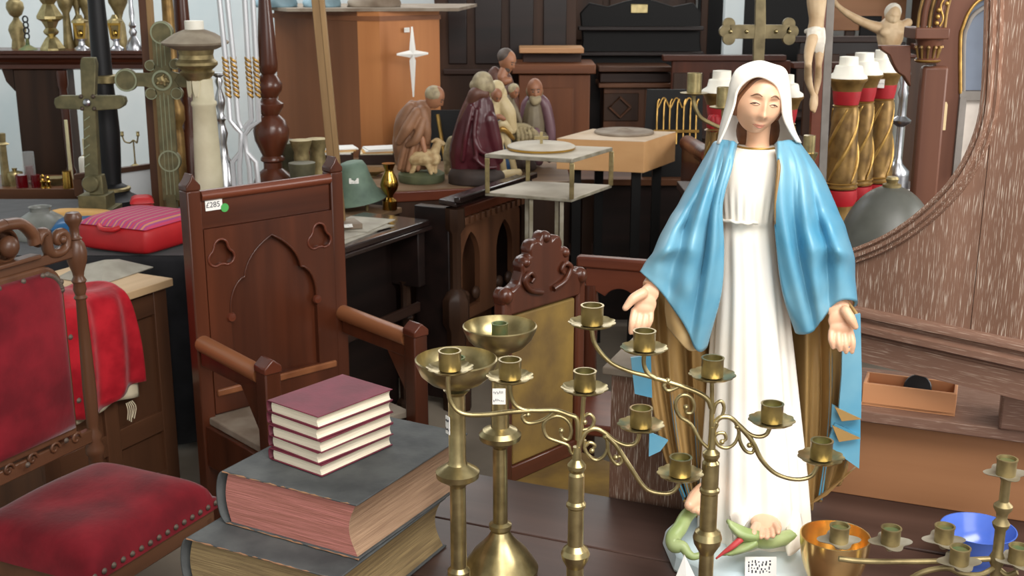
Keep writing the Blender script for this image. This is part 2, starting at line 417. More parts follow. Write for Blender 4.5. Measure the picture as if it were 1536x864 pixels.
# ---------------- books ----------------
def book(name, label, N, rz, w, d, h, pages, cover, th=.004, over=.006, group=None, worn=False, side=None):
    """lies flat: the corner nearest the viewer is N; x runs back along the head edge to the spine, y along the fore edge"""
    t = thing(name, label, 'book', N, rz, group)
    # local: x from -w (spine) to 0 (fore edge), y from 0 (head, towards viewer) to d
    z0, z1 = th, h - th; c = h / 2; k = h * .16
    prof = [(-over - k * math.sin(PI * i / 10), z0 + (z1 - z0) * i / 10) for i in range(11)]
    prof += [(-w + .012 - .6 * k * math.sin(PI * i / 10), z1 - (z1 - z0) * i / 10) for i in range(11)]
    g = G().prism(prof, over, d - over)
    g.mi[1:] = [0] * (len(g.mi) - 1)
    if side:  # fore edge has its own tone
        for i in range(2, 12): g.mi[i] = 1
    g.obj('page_block', [pages] + ([side] if side else []), t, 40)
    for z in (th / 2, h - th / 2):
        G().box((-w / 2, d / 2, z), (w, d, th)).obj('cover_board', cover, t, 30, th * .4)
    g = G(); P = arc(-w + .002, c, h / 2 * .35, 90, 270, 14, h / 2 - th * .5)
    g.sheet([[(p[0], 0, p[1]), (p[0], d, p[1])] for p in P], 30, 3).obj('spine', cover, t, 60, solid=th * .9, off=0)
    if worn:
        rnd = random.Random(3)
        for z in (h - th / 2, th / 2):
            P = [(-w + w * i / 30, .0008 + rnd.uniform(-.0006, .0006), z + rnd.uniform(-.0007, .0007)) for i in range(31)]
            G().tube(P, [rnd.uniform(.0006, .0026) for _ in range(31)], 6).obj('worn_edge', 'book_edge_worn', t, 60)
    return t
B1 = book('large_book', 'thick old dark covered book with red-stained page edges, under five small books', (-.338, 2.398, .9352), math.radians(-28.6), .381, .475, .134, 'page_pink', 'book_cloth', .005, .007, None, True, 'page_brown')
B0 = book('large_book', 'thick old dark covered book with olive brown page edges, bottom of the pile', (-.372, 2.318, .8006), math.radians(-27), .42, .46, .134, 'page_olive', 'book_cloth', .005, .007, None, True)
ords = ['topmost', 'second from top', 'middle', 'fourth from top', 'lowest']
for i in range(5):
    k = 4 - i
    book('small_book', f'small maroon clothbound book, {ords[k]} of the stack of five', (-.438 + [.003, -.004, .005, -.003, 0][i], 2.54 + [0, .003, -.002, .002, 0][i], 1.0708 + .0295 * i), math.radians(-39 + [2, -1, 1.5, -.5, 0][i]), .175, .24, .0292, 'page_cream', 'maroon_cloth', .0026, .004, 'small maroon books')
# ---------------- brass candlesticks ----------------
def lathe_px(x, Y, rows, n=28):
    """profile measured as (half width px, image y): heights and radii in metres above the table"""
    out = []
    for hw, y in rows:
        p = at(x, y, Y); q = at(x + hw, y, Y); out.append((q.x - p.x, max(0, p.z - .8)))
    return out
def candlestick(x, Y, label, rows_stem, rows_bowl, ysock):
    b = at(x, 600, Y); t = thing('candlestick', label, 'candlestick', (b.x, Y, .8006), 0, 'tall brass candlesticks')
    bowl = lathe_px(x, Y, rows_bowl); G().lathe(bowl + [(max(.002, r - .003), z + .002) for r, z in reversed(bowl)], 40, cap=False).obj('drip_bowl', 'brass', t, 50)
    st = lathe_px(x, Y, rows_stem); G().lathe(st, 32).obj('stem', 'brass', t, 22)
    zt = bowl[0][1]; s = .0185
    G().lathe([(s, zt), (s, zt + .066), (s + .001, zt + .068), (s - .003, zt + .068), (s - .004, zt + .05), (0, zt + .05)], 24).obj('candle_socket', 'brass_green', t, 40)
    return t
cs2 = candlestick(750, 2.6, 'tall brass candlestick with round flared foot, white label below its bowl',
    [(56, 858), (57, 850), (53, 844), (50, 840), (47, 836), (40, 826), (27, 814), (18, 804), (14, 796), (17, 792), (17, 786), (11, 783), (11, 672), (14, 668), (31, 658), (32, 651), (26, 645), (14, 640), (13, 560), (15, 545), (13, 532), (20, 527)],
    [(18, 528), (36, 520), (48, 508), (55, 494), (56, 489)], 0)
cs1 = candlestick(685, 2.4, 'tall brass candlestick nearest the big books, bowl behind a scalloped pan',
    [(60, 940), (60, 932), (44, 915), (26, 895), (17, 884), (18, 878), (17, 862), (17, 855), (12, 850), (12, 730), (14, 726), (32, 715), (33, 707), (24, 701), (15, 696), (13, 690), (13, 592), (20, 585)],
    [(18, 582), (40, 572), (54, 560), (61, 545), (62, 539)], 0)
sticker(cs2, (-.002, -.0225, at(750, 590, 2.6).z - .8), 0, .03, .038, 2)
sticker(cs1, (-.019, -.012, at(675, 635, 2.4).z - .8), -1.0, .016, .04, 2)
# ---------------- branching candelabra ----------------
def scallop(k=11, a=.035):
    return lambda an, j, z: 1 + (a * (abs(math.sin(k * an / 2)) * 2 - 1) if j in (3, 4) else 0)
def pan_parts(parent, p, r=.0445, sr=.0215, sh=.04, lobes=11, amp=.04, mt='brass', petal=False):
    """scalloped drip pan with a candle cup, p = top of its arm, in the parent's frame"""
    prof = [(.006, 0), (r * .55, .001), (r * .85, .004), (r, .009), (r, .0105), (r * .84, .006), (r * .5, .003), (.004, .003)]
    d = G().lathe(prof, 66, (p[0], p[1], p[2]), scallop(lobes, amp)).obj('drip_pan', mt, parent, 50)
    G().lathe([(.004, .002), (sr * .7, .002), (sr, .006), (sr, sh), (sr * 1.05, sh + .0015), (sr * 1.05, sh + .003), (sr * .88, sh + .003), (sr * .86, .012), (0, .012)], 24, tuple(p)).obj('candle_cup', mt, parent, 40)
    G().lathe([(0, sh * .72), (sr * .85, sh * .72)], 20, tuple(p), cap=False).obj('wax_residue', 'brass_green', d, 0)
def candelabrum(label, Y, sx, pans, arms, scrolls, rows):
    base = at(sx, 700, Y); t = thing('candelabrum', label, 'candelabrum', (base.x, Y, .8), 0, 'five-light brass candelabra')
    L = lambda px, py, dy=0: Vector(at(px, py, Y + dy)) - Vector((base.x, Y, .8))
    st = lathe_px(sx, Y, rows)
    st = [(.075, 0), (.075, .008), (.06, .018), (.03, .03), (.02, .05)] + [(r, z) for r, z in st if z > .055]
    G().lathe(st, 28).obj('stem', 'brass', t, 22)
    for x, y in pans: pan_parts(t, L(x, y + 10))
    for a in arms:
        G().tube(cr([L(*p) for p in a], 40), [.0052, .005, .0042, .0045], 10).obj('arm', 'brass', t, 60)
    for a in scrolls:
        c = cr([L(*p) for p in a], 36); h = G().tube(c, [.0036, .0038, .003], 8); h.ell(c[-1], .0055, 10, 8); h.obj('scroll', 'brass', t, 60)
    return t
candelabrum('five-light brass candelabrum in front of the statue, white robe behind its right arm', 2.2, 1066,
    [(888, 480), (966, 518), (1068, 558), (1157, 626), (1231, 681)],
    [[(1067, 612), (1062, 600), (1049, 590), (1021, 579), (979, 566), (945, 557), (915, 543), (893, 517), (887, 492)],
     [(984, 568), (972, 560), (966, 547), (966, 530)], [(1067, 650), (1068, 610), (1068, 570)],
     [(1069, 650), (1072, 636), (1081, 626), (1096, 627), (1110, 639), (1124, 651), (1138, 655), (1150, 651), (1156, 638)],
     [(1104, 634), (1120, 651), (1130, 665), (1142, 689), (1163, 710), (1192, 719), (1217, 714), (1230, 692)]],
    [[(1062, 672), (1050, 660), (1036, 636), (1020, 625), (1013, 608), (1020, 594), (1034, 594), (1041, 607), (1038, 619), (1029, 619), (1029, 611)],
     [(1021, 579), (1003, 586), (996, 579), (1002, 571)],
     [(1076, 636), (1071, 650), (1076, 666), (1089, 672), (1102, 665), (1108, 650), (1106, 640)],
     [(1071, 655), (1077, 650), (1086, 650), (1089, 658), (1083, 663)],
     [(1108, 645), (1110, 662), (1118, 676), (1128, 679), (1131, 671), (1124, 668)],
     [(1070, 620), (1074, 606), (1082, 602), (1086, 611), (1083, 623), (1074, 634)]],
    [(11, 960), (11, 830), (13, 826), (20, 815), (22, 806), (19, 797), (13, 793), (13, 740), (15, 737), (15, 733), (13, 730), (13, 694), (10, 690), (13, 684), (13, 679), (6, 673), (5, 640)])
candelabrum('five-light brass candelabrum beside the tall candlesticks, leftmost branching one', 2.18, 865,
    [(675, 548), (765, 561), (877, 578), (961, 633), (1020, 706)],
    [[(867, 660), (867, 638), (864, 627), (855, 623), (833, 616), (805, 616), (783, 614), (770, 604), (765, 588), (765, 573)],
     [(795, 616), (765, 618), (730, 622), (702, 622), (686, 616), (675, 600), (672, 575), (673, 560)], [(867, 680), (872, 640), (876, 590)],
     [(868, 670), (874, 656), (881, 646), (894, 643), (908, 650), (922, 661), (940, 668), (954, 664), (960, 647)],
     [(908, 652), (922, 665), (932, 680), (947, 703), (964, 728), (979, 738), (1003, 740), (1016, 731), (1019, 718)]],
    [[(862, 683), (856, 678), (852, 668), (836, 662), (820, 655), (815, 640), (821, 629), (838, 624), (852, 632), (857, 647), (852, 660), (842, 655), (842, 646)],
     [(833, 616), (815, 630), (795, 635), (786, 631), (784, 624), (792, 622)],
     [(877, 660), (878, 676), (892, 690), (906, 684), (912, 668), (908, 655)],
     [(876, 672), (884, 664), (892, 668), (888, 676)],
     [(911, 660), (913, 680), (924, 696), (932, 694), (932, 685), (924, 686)],
     [(873, 645), (886, 642), (891, 630), (884, 621), (876, 626), (877, 633)]],
    [(13, 960), (13, 850), (20, 838), (22, 830), (19, 823), (12, 817), (12, 762), (15, 759), (15, 755), (12, 751), (12, 712), (10, 708), (14, 702), (14, 697), (7, 689), (6, 670)])
# low candelabrum at the lower right
def low_candelabrum():
    Y = 2.3; b = at(1494, 840, Y)
    t = thing('candelabrum', 'low dull brass candelabrum with leaf-shaped drip pans at the lower right corner', 'candelabrum', (b.x, Y, .8))
    L = lambda px, py, dy=0: Vector(at(px, py, Y + dy)) - Vector((b.x, Y, .8))
    def cup(px, py, dy=0):
        p = L(px, py, dy); pet = lambda a, j, z: 1 + (.2 * math.cos(4 * a) if j in (2, 3) else 0)
        G().lathe([(.006, -.012), (.012, 0), (.038, .008), (.039, .0095), (.012, .003)], 48, tuple(p), pet).obj('drip_pan', 'steel_dust', t, 60)
        G().lathe([(.012, 0), (.0195, .004), (.02, .036), (.0215, .038), (.0215, .041), (.018, .041), (.0175, .03), (0, .03)], 24, tuple(p)).obj('candle_cup', 'brass_dull', t, 40)
        G().lathe([(0, .034), (.0175, .034)], 20, tuple(p), cap=False).obj('wax_residue', 'brass_green', t, 0)
    for q in ((1258, 815, .0), (1335, 818, .0), (1415, 815, .03), (1438, 848, -.05), (1526, 846, -.02)): cup(*q)
    top = L(1508, 715); cup(1508, 715)
    z = lambda py: L(1500, py).z
    st = [(.06, 0), (.06, .008), (.02, .03), (.011, .05), (.011, z(850)), (.016, z(842)), (.016, z(836)), (.011, z(828)), (.011, z(795)), (.016, z(790)), (.018, z(785)), (.011, z(778)), (.012, z(770)), (.019, z(762)), (.019, z(758)), (.01, z(752)), (.01, z(722)), (.014, z(716))]
    G().lathe([(r, h) for r, h in st], 20, (L(1500, 800).x, 0, 0)).obj('stem', 'brass_dull', t, 40)
    G().tube(cr([L(1258, 838, .0), L(1300, 842, .0), L(1400, 842, .01), L(1490, 838, 0)], 20), .006, 10).obj('arm', 'brass_dull', t)
    G().tube(cr([L(1360, 872, .0), L(1385, 858, -.01), L(1420, 852, -.02), L(1440, 860, -.02), L(1470, 862, -.02), L(1494, 850, 0)], 24), .006, 10).obj('arm', 'brass_dull', t)
    G().tube(cr([L(1494, 850, 0), L(1510, 862, -.01), L(1526, 858, -.02)], 12), .006, 10).obj('arm', 'brass_dull', t)
low_candelabrum()
# chalice bowl, blue bowl, paper tent
b = at(1253, 803, 2.44); t = thing('chalice', 'polished gold chalice cup standing by the statue base', 'chalice', (b.x, 2.44, .8006)); r = .077; h = b.z - .8
prof = [(.05, 0), (.05, .005), (.016, .012), (.014, .03)] + [(r * math.sin(PI / 2 * k / 10) * (1 - .06 * (k == 10) * 0), .03 + (h - .03) * (1 - math.cos(PI / 2 * k / 10)) ** 1.0) for k in range(2, 11)]
prof += [(x - .003, z + (.0005 if i else 0)) for i, (x, z) in enumerate(reversed(prof[5:]))] + [(.0, .038)]
G().lathe(prof, 48).obj('cup', 'gold_bright', t, 60)
G().lathe([(.013, .024), (.019, .028), (.019, .034), (.013, .038)], 24).obj('knop', 'gold_bright', t)
b = at(1468, 792, 2.62); h = b.z - .8; r = .087
prof = [(.04, 0), (.04, .006), (.06, h * .3), (.078, h * .7), (r - .002, h - .003), (r, h), (r - .003, h), (.074, h * .7), (.055, h * .34), (0, .02)]
tag(G().lathe(prof, 48, (b.x, 2.62, .8)).obj('bowl', 'blue_china', None, 60), 'glazed cornflower blue china bowl behind the low candelabrum', 'bowl')
p = at(1027, 833, 2.42)
g = G().add([(0, 0, p.z - .8), (-.055, -.03, 0), (.01, -.045, 0), (.065, .0, 0), (.0, .02, p.z - .81)], [(0, 1, 2), (0, 2, 3), (0, 3, 4)])
tag(g.obj('folded_card', 'paper', None, 0, solid=.0012, loc=(p.x, 2.42, .801)), 'folded white paper card standing in front of the statue base', 'card')
# ---------------- sideboard behind the table, chest, tray ----------------
ES = math.radians(-22)
sb = thing('sideboard', 'brown wooden sideboard top stretching behind the statue to the right', 'sideboard', (.88, 3.04, 0), ES)
G().box((.58, .045, .78), (1.28, .59, .04)).obj('worktop', 'table_wood', sb, 30, .004)
for i, x in enumerate((.26, .89)): G().box((x, .05, .38), (.6, .54, .75)).obj('cabinet_door', 'walnut', sb, 30, .006)
ch = thing('chest', 'low brown wooden chest with a plain flat front behind the blue bowl', 'chest', (.88, 3.04, .8), ES)
G().box((.54, .16, .118), (1.16, .3, .236)).obj('body', 'drop_wood', ch, 30, .003)
G().box((.56, .135, .254), (1.22, .37, .032)).obj('lid', 'limed_oak_x', ch, 30, .004)
tr = thing('tray', 'open light brown wooden tray on the chest below the panel', 'tray', tuple(atz(1292, 606, 1.072)), ES)
tr.location.z = 1.0705
w, d, h = .235, .1, .062
g = G().box((w / 2, d / 2, .004), (w, d, .008)).obj('bottom', 'tray_wood', tr)
for c, s in (((w / 2, .004, h / 2), (w, .008, h)), ((w / 2, d - .004, h / 2), (w, .008, h)), ((.004, d / 2, h / 2), (.008, d - .016, h)), ((w - .004, d / 2, h / 2), (.008, d - .016, h))):
    G().box(c, s).obj('side', 'tray_wood', tr, 30, .002)
p = atz(1372, 580, 1.085)
tag(G().lathe([(.0, 0), (.034, 0), (.036, .004), (.033, .009), (.0, .011)], 24).obj('dark_disc', 'iron', None, 40, loc=tr.matrix_basis @ Vector((.135, .068, .0425)), rot=(math.radians(62), 0, ES)), 'small dark round lid lying in the wooden tray', 'lid')
bk = atz(1492, 640, 1.072)
tag(G().box((.08, .06, .06), (.16, .12, .12)).obj('wood_block', 'limed_oak_x', None, 30, .008, loc=(bk.x, bk.y - .02, 1.0705), rot=(0, 0, ES)), 'dusty brown wooden block under the carved oak panel end', 'block')
bk2 = Vector((.86, 3.16, 1.0705))
tag(G().box((0, 0, .06), (.1, .1, .12)).obj('wood_block', 'limed_oak_x', None, 30, .006, loc=bk2, rot=(0, 0, ES)), 'small wooden block hidden behind the statue under the carved oak panel', 'block')
# ---------------- limed oak panel with a great curved cut ----------------
PO = Vector((.925, 3.03, 1.1915)); PR = Vector((1.24, 2.73, 0)); pe = Vector((PR.x - PO.x, PR.y - PO.y, 0)).normalized(); pn = Vector((-pe.y, pe.x, 0))
def onp(px, py, back=0.):
    """measured point on the panel plane -> (along, height)"""
    v = Vector(_d(px, py)); c = Vector(_c); o = PO + pn * back
    s = (o - c).dot(pn) / v.dot(pn); q = c + v * s - o; return (q.dot(pe), q.z)
op = thing('oak_panel', 'limed oak furniture panel with a large moulded curved cut-out', 'panel', tuple(PO), math.atan2(pe.y, pe.x))
arcp = [onp(x, y) for x, y in ((1488, -60), (1487, 0), (1484, 100), (1476, 180), (1448, 250), (1405, 303), (1345, 350), (1280, 379), (1210, 395))]
arcs = [tuple(p) for p in cr([(a, 0, b) for a, b in arcp], 40)[:, (0, 2)]]
zr = onp(1290, 462)[1]; xl = arcs[-1][0]; xr = .62; seam = onp(1463, 420)[0]; ztop = arcs[0][1] + .25
arcs = [(arcs[0][0] + .0, ztop)] + arcs
ia = [p for p in arcs if p[0] <= seam - .004] ; k0 = arcs.index(ia[0])
jz = arcs[k0][1]
# two boards, split at the crack
G().prism(ia + [(xl, zr), (seam - .0012, zr), (seam - .0012, jz)], 0, .025).obj('board', 'limed_oak', op, 30)
G().prism(arcs[:k0] + [(seam + .0012, jz), (seam + .0012, zr), (xr, zr), (xr, ztop)], 0, .025).obj('board', 'limed_oak', op, 30)
def sweep(path, prof):
    """prof: (offset along the path normal, y) closed outline carried along path of (x,z)"""
    P = np.array(path); T = np.gradient(P, axis=0); T /= np.linalg.norm(T, axis=1)[:, None]; N = np.stack([-T[:, 1], T[:, 0]], 1)
    g = G(); k = len(prof); vs = []; fs = []
    for p, n in zip(P, N):
        for o, y in prof: vs.append((p[0] + n[0] * o, y, p[1] + n[1] * o))
    for i in range(len(P) - 1):
        for j in range(k): q = (j + 1) % k; fs.append((i * k + j, i * k + q, (i + 1) * k + q, (i + 1) * k + j))
    return g.add(vs, fs)
sweep(arcs, [(-.012, .03), (-.012, -.012), (-.004, -.016), (.001, -.008), (.006, -.02), (.013, -.02), (.017, -.008), (.026, -.012), (.03, 0), (.03, .03)]).obj('curved_moulding', 'limed_oak', op, 40)
def zz(py): return onp(1290, py)[1]
mol = [(0, zr + .004), (-.012, zr + .004), (-.022, zr - .006), (-.022, zr - .018), (-.008, zr - .024), (-.008, zr - .032), (-.03, zr - .04), (-.032, zr - .056), (-.012, zr - .068), (-.012, zr - .072), (-.016, zr - .074), (-.016, .0), (.03, 0), (.03, zr + .004)]
vs = [(xl, y, z) for y, z in mol] + [(xr, y, z) for y, z in mol]; n = len(mol)
G().add(vs, [tuple(range(n)), tuple(range(2 * n - 1, n - 1, -1))] + [(i, i + n, (i + 1) % n + n, (i + 1) % n) for i in range(n)]).obj('base_rail', 'limed_oak_x', op, 50)
# cabinet left of the statue
cb = thing('cabinet', 'plain upright oak cabinet with a dusty top behind the statue skirt', 'cabinet', (.262, 3.032, 0), ES)
G().box((.16, .16, .575), (.32, .3, 1.15)).obj('body', 'limed_oak', cb, 30, .003)
G().box((.155, .155, 1.16), (.35, .33, .022)).obj('top', 'dust_top', cb, 30, .004)
# ---------------- the robed statue ----------------
YM = 2.70
ORG = Vector((at(1128, 820, YM).x, YM, .8006))
mary = thing('statue', 'painted plaster statue of a veiled woman in white gown and blue mantle, arms held out', 'statue', tuple(ORG))
def m_(px, py, dy=0): return Vector(at(px, py, YM + dy)) - ORG
def mz(py): return m_(1128, py).z
def mring(py, xl, xr, dep, cy=0.):
    a, b = m_(xl, py), m_(xr, py); return (a.z, (a.x + b.x) / 2, cy, (b.x - a.x) / 2, dep)
# rock base
zb = .062
bp = [(-.20, -.10), (-.13, -.19), (0, -.215), (.10, -.2), (.135, -.13), (.145, 0), (.13, .13), (0, .17), (-.14, .14), (-.21, .03)]
n = len(bp); rnd = random.Random(5)
vs = [(x * 1.04, y * 1.04, 0) for x, y in bp] + [(x, y, zb * .75) for x, y in bp] + [(x * .84, y * .84, zb) for x, y in bp] + [(0, 0, zb + .004)]
fs = [tuple(range(n - 1, -1, -1))]
for j in range(2):
    for i in range(n): k = (i + 1) % n; fs.append((j * n + i, j * n + k, (j + 1) * n + k, (j + 1) * n + i))
fs += [(2 * n + i, 2 * n + (i + 1) % n, 3 * n) for i in range(n)]
G().add(vs, fs).obj('plinth', 'statue_base', mary, 25, .008)
# gown
R = [mring(822, 1055, 1205, .115, -.01), mring(795, 1052, 1210, .115, -.01), mring(720, 1056, 1206, .11, -.01), mring(620, 1062, 1196, .105, -.01), mring(520, 1068, 1186, .1, -.01), mring(430, 1074, 1176, .093, -.01), mring(360, 1076, 1168, .085, -.01), mring(335, 1078, 1166, .078, -.01), mring(318, 1076, 1166, .085, -.01), mring(275, 1074, 1176, .09, 0), mring(240, 1080, 1184, .078, .008), mring(226, 1098, 1174, .058, .008), mring(219, 1108, 1165, .045, .008)]
def gfold(a, t):
    k = sstep(.66, .2, t) * .055 + .012 * sstep(.66, .55, t)
    b = .02 * gs(t - .69, .05)
    w = math.sin(9 * a + 1.4 * math.sin(2 * a) + 2.2 * t) + .6 * math.sin(17 * a + 3 * t + 1)
    return 1 + k * w * .8 + b * math.sin(26 * a)
G().loft(R, 144, 80, gfold).obj('gown', 'statue_white', mary, 180)
G().tube([Vector((m_(1136.5, 220).x + .0445 * math.cos(a) * 1.0, .008 + .047 * math.sin(a), m_(1136, 220).z)) for a in np.linspace(0, 2 * PI, 33)], .003, 6, False).obj('neckline_trim', 'gilt_trim', mary, 180)
# belt pleat line
g = G(); P = []
for i in range(25):
    u = i / 24; px = 1080 + 84 * u; P.append(m_(px, 328 + 5 * math.sin(u * PI) + 2.5 * abs(math.sin(u * 16)), -.085 - .012 * math.sin(u * PI) + .045 * (abs(u - .5) * 2) ** 2))
g.tube(P, .004, 8).obj('waist_pleat', 'statue_white', mary, 180)
# hem folds beside the foot
g = G().sheet([[m_(1180, 770, -.08), m_(1180, 795, -.125), m_(1178, 822, -.17)], [m_(1190, 765, -.09), m_(1190, 800, -.145), m_(1184, 834, -.19)], [m_(1199, 765, -.07), m_(1204, 795, -.11), m_(1203, 820, -.14)]], 12, 12)
g.obj('hem_fold', 'statue_white', mary, 180, solid=.004, off=0)
g = G().sheet([[m_(1094, 772, -.10), m_(1098, 790, -.135), m_(1100, 812, -.16)], [m_(1106, 764, -.10), m_(1110, 778, -.145), m_(1112, 796, -.17)], [m_(1124, 762, -.10), m_(1124, 770, -.14), m_(1122, 780, -.16)]], 12, 12)
g.obj('hem_fold', 'statue_white', mary, 180, solid=.004, off=0)
# head, hair, neck
hc = m_(1138, 150, -.028); HR = Matrix.Translation(hc) @ Matrix.Rotation(math.radians(7), 4, 'Y') @ Matrix.Rotation(math.radians(2), 4, 'Z') @ Matrix.Rotation(math.radians(-8), 4, 'X').inverted()
hd = head_geo(G(), .0555, .066, .0735, 96, 80, 0, HR).obj('head', 'statue_skin', mary, 180)
def face(x, z, y=-1.0): return HR @ Vector((x * .0555, y * .066, z * .0735))
fy = face_probe()
def onface(x, z, off=.0): return face(x, z, fy(x, z) - off)
for s in (-1, 1):
    c = [(s * (.17 + .40 * u), .30 + .075 * math.sin(PI * min(1, u * 1.05)) - .05 * u) for u in np.linspace(0, 1, 11)]
    G().tube([onface(x, z, .0) for x, z in c], [.0008, .0022, .0008], 8).obj('eyebrow', 'statue_brow', hd, 180)
    c = [(s * (.19 + .36 * u), .055 + .045 * math.sin(PI * u) - .03 * u) for u in np.linspace(0, 1, 11)]
    G().tube([onface(x, z, .004) for x, z in c], [.0007, .0017, .0009], 8).obj('upper_lid_line', 'statue_eye', hd, 180)
    G().ell(onface(s * .365, .06, -.035), (.0048, .003, .0028), 14, 10, HR.to_3x3()).obj('iris', 'statue_eye', hd, 180)
    c = [(s * (.21 + .31 * u), .035 - .03 * math.sin(PI * u)) for u in np.linspace(0, 1, 9)]
    G().tube([onface(x, z, .0) for x, z in c], .0006, 6).obj('lower_lid_line', 'statue_brow', hd, 180)
g = G()
c = [(-.26, -.60), (-.12, -.565), (0, -.58), (.12, -.565), (.26, -.60)]
g.tube(cr([onface(x, z, .004) for x, z in c], 16), [.0004, .0016, .0016, .0004], 8)
c = [(-.2, -.625), (0, -.65), (.2, -.625)]
g.tube(cr([onface(x, z, .002) for x, z in c], 12), [.0004, .0024, .0004], 8)
g.obj('lips', 'statue_lip', hd, 180)
G().loft([(mz(232), m_(1136, 232).x, .0, .034, .034), (mz(216), m_(1136, 216).x, -.002, .026, .027), (mz(190), m_(1137, 190).x, -.008, .026, .028), (mz(170), m_(1137, 170).x, -.008, .03, .034)], 32, 16).obj('neck', 'statue_skin', mary, 180)
g = G()
g.ell(HR @ Vector((0, .018, .006)), (.0565, .062, .071), 40, 28, HR.to_3x3())
g.ell(m_(1137, 196, .035), (.05, .03, .055), 20, 14)
for s_ in (-1, 1):
    c = [(0, .86, -.55), (s_ * .36, .70, -.5), (s_ * .66, .40, -.5), (s_ * .88, -.05, -.3), (s_ * .84, -.5, -.05)]
    g.tube(cr([face(x, z, y) for x, z, y in c], 24), [.005, .008, .0075, .008, .006], 10)
g.obj('hair', 'hair_brown', mary, 180)
# veil: a hood, open at the face, falling to the shoulders
def vcol(x0, y0, d0, x1, y1, d1, x2, y2, d2, x3, y3, d3): return [m_(x0, y0, d0), m_(x1, y1, d1), m_(x2, y2, d2), m_(x3, y3, d3)]
edge = [  # face opening, image left low -> crown -> image right low
    (1078, 216, -.05), (1090, 190, -.065), (1101, 160, -.075), (1106, 138, -.082), (1118, 123, -.09), (1135, 115, -.095), (1151, 119, -.092), (1165, 130, -.085), (1172, 150, -.08), (1175, 175, -.072), (1184, 195, -.06), (1196, 213, -.045)]
mid = [(1076, 217, -.02), (1083, 188, -.03), (1092, 152, -.035), (1097, 124, -.035), (1108, 104, -.035), (1136, 93, -.035), (1158, 98, -.035), (1178, 108, -.035), (1184, 140, -.035), (1186, 175, -.03), (1191, 195, -.025), (1201, 215, -.015)]
bak = [(1082, 216, .03), (1084, 190, .05), (1094, 152, .055), (1100, 126, .055), (1112, 108, .05), (1136, 99, .05), (1158, 102, .05), (1174, 110, .05), (1182, 140, .055), (1184, 175, .055), (1188, 195, .05), (1195, 214, .035)]
bk2 = [(1108, 222, .075), (1108, 195, .085), (1112, 160, .09), (1116, 135, .085), (1122, 120, .08), (1136, 114, .078), (1150, 116, .08), (1160, 128, .085), (1166, 150, .09), (1166, 180, .09), (1166, 200, .085), (1168, 222, .075)]
g = G().sheet([[m_(*p) for p in row] for row in (edge, mid, bak, bk2)], 30, 60)
g.obj('veil', 'statue_white', mary, 180, solid=.005, off=0)
# the mantle: two sleeves of cloth and the long back
def wave(u, v, n1=5, n2=2.5, amp=.010, ph=0):
    s = math.sin(PI * v) ** .7 if 0 < v < 1 else 0
    return np.array([0, -amp * s * math.sin(2 * PI * (n1 * u + n2 * v + ph)) * (math.sin(PI * min(1, max(0, u))) ** .5 + .15), 0])
LS = [[(1074, 216, .07), (1052, 262, .09), (1024, 312, .07), (1006, 345, .04), (984, 385, .0), (967, 412, -.05)],
      [(1071, 216, .02), (1044, 262, .0), (1016, 312, -.04), (998, 345, -.07), (977, 385, -.11), (962, 409, -.13)],
      [(1074, 213, -.01), (1055, 258, -.06), (1030, 310, -.10), (1010, 350, -.15), (990, 390, -.17), (979, 424, -.155)],
      [(1079, 212, -.03), (1064, 255, -.08), (1042, 310, -.11), (1025, 352, -.125), (1010, 400, -.145), (1000, 449, -.14)],
      [(1083, 211, -.04), (1072, 252, -.105), (1054, 310, -.155), (1040, 360, -.17), (1028, 415, -.17), (1018, 474, -.15)],
      [(1088, 211, -.05), (1080, 250, -.10), (1064, 310, -.125), (1056, 370, -.125), (1046, 435, -.14), (1034, 502, -.135)],
      [(1094, 212, -.06), (1088, 250, -.125), (1074, 310, -.155), (1070, 375, -.17), (1060, 450, -.165), (1046, 526, -.14)],
      [(1100, 213, -.075), (1093, 250, -.125), (1080, 305, -.145), (1082, 370, -.14), (1078, 440, -.135), (1058, 521, -.115)],
      [(1104, 216, -.055), (1096, 252, -.1), (1082, 305, -.105), (1082, 372, -.1), (1078, 435, -.1), (1062, 505, -.085)]]
RS = [[(1164, 216, -.055), (1168, 252, -.1), (1168, 310, -.105), (1170, 372, -.1), (1178, 430, -.1), (1192, 488, -.085)],
      [(1168, 213, -.075), (1168, 250, -.125), (1163, 310, -.145), (1166, 370, -.14), (1176, 440, -.135), (1196, 499, -.115)],
      [(1174, 212, -.06), (1178, 250, -.12), (1176, 310, -.155), (1184, 375, -.17), (1196, 440, -.165), (1210, 500, -.14)],
      [(1180, 211, -.05), (1190, 250, -.095), (1192, 310, -.12), (1198, 370, -.125), (1210, 430, -.14), (1222, 494, -.135)],
      [(1185, 211, -.04), (1200, 252, -.1), (1208, 310, -.15), (1216, 360, -.165), (1226, 420, -.17), (1232, 480, -.15)],
      [(1190, 212, -.03), (1210, 255, -.075), (1222, 310, -.105), (1234, 352, -.12), (1242, 405, -.14), (1244, 464, -.14)],
      [(1195, 213, -.01), (1220, 258, -.06), (1236, 310, -.10), (1250, 350, -.15), (1260, 395, -.17), (1262, 450, -.155)],
      [(1199, 216, .02), (1231, 262, .0), (1253, 312, -.04), (1268, 345, -.07), (1279, 395, -.11), (1283, 452, -.13)],
      [(1196, 216, .07), (1224, 262, .09), (1246, 312, .07), (1262, 345, .04), (1276, 395, .0), (1282, 460, -.05)]]
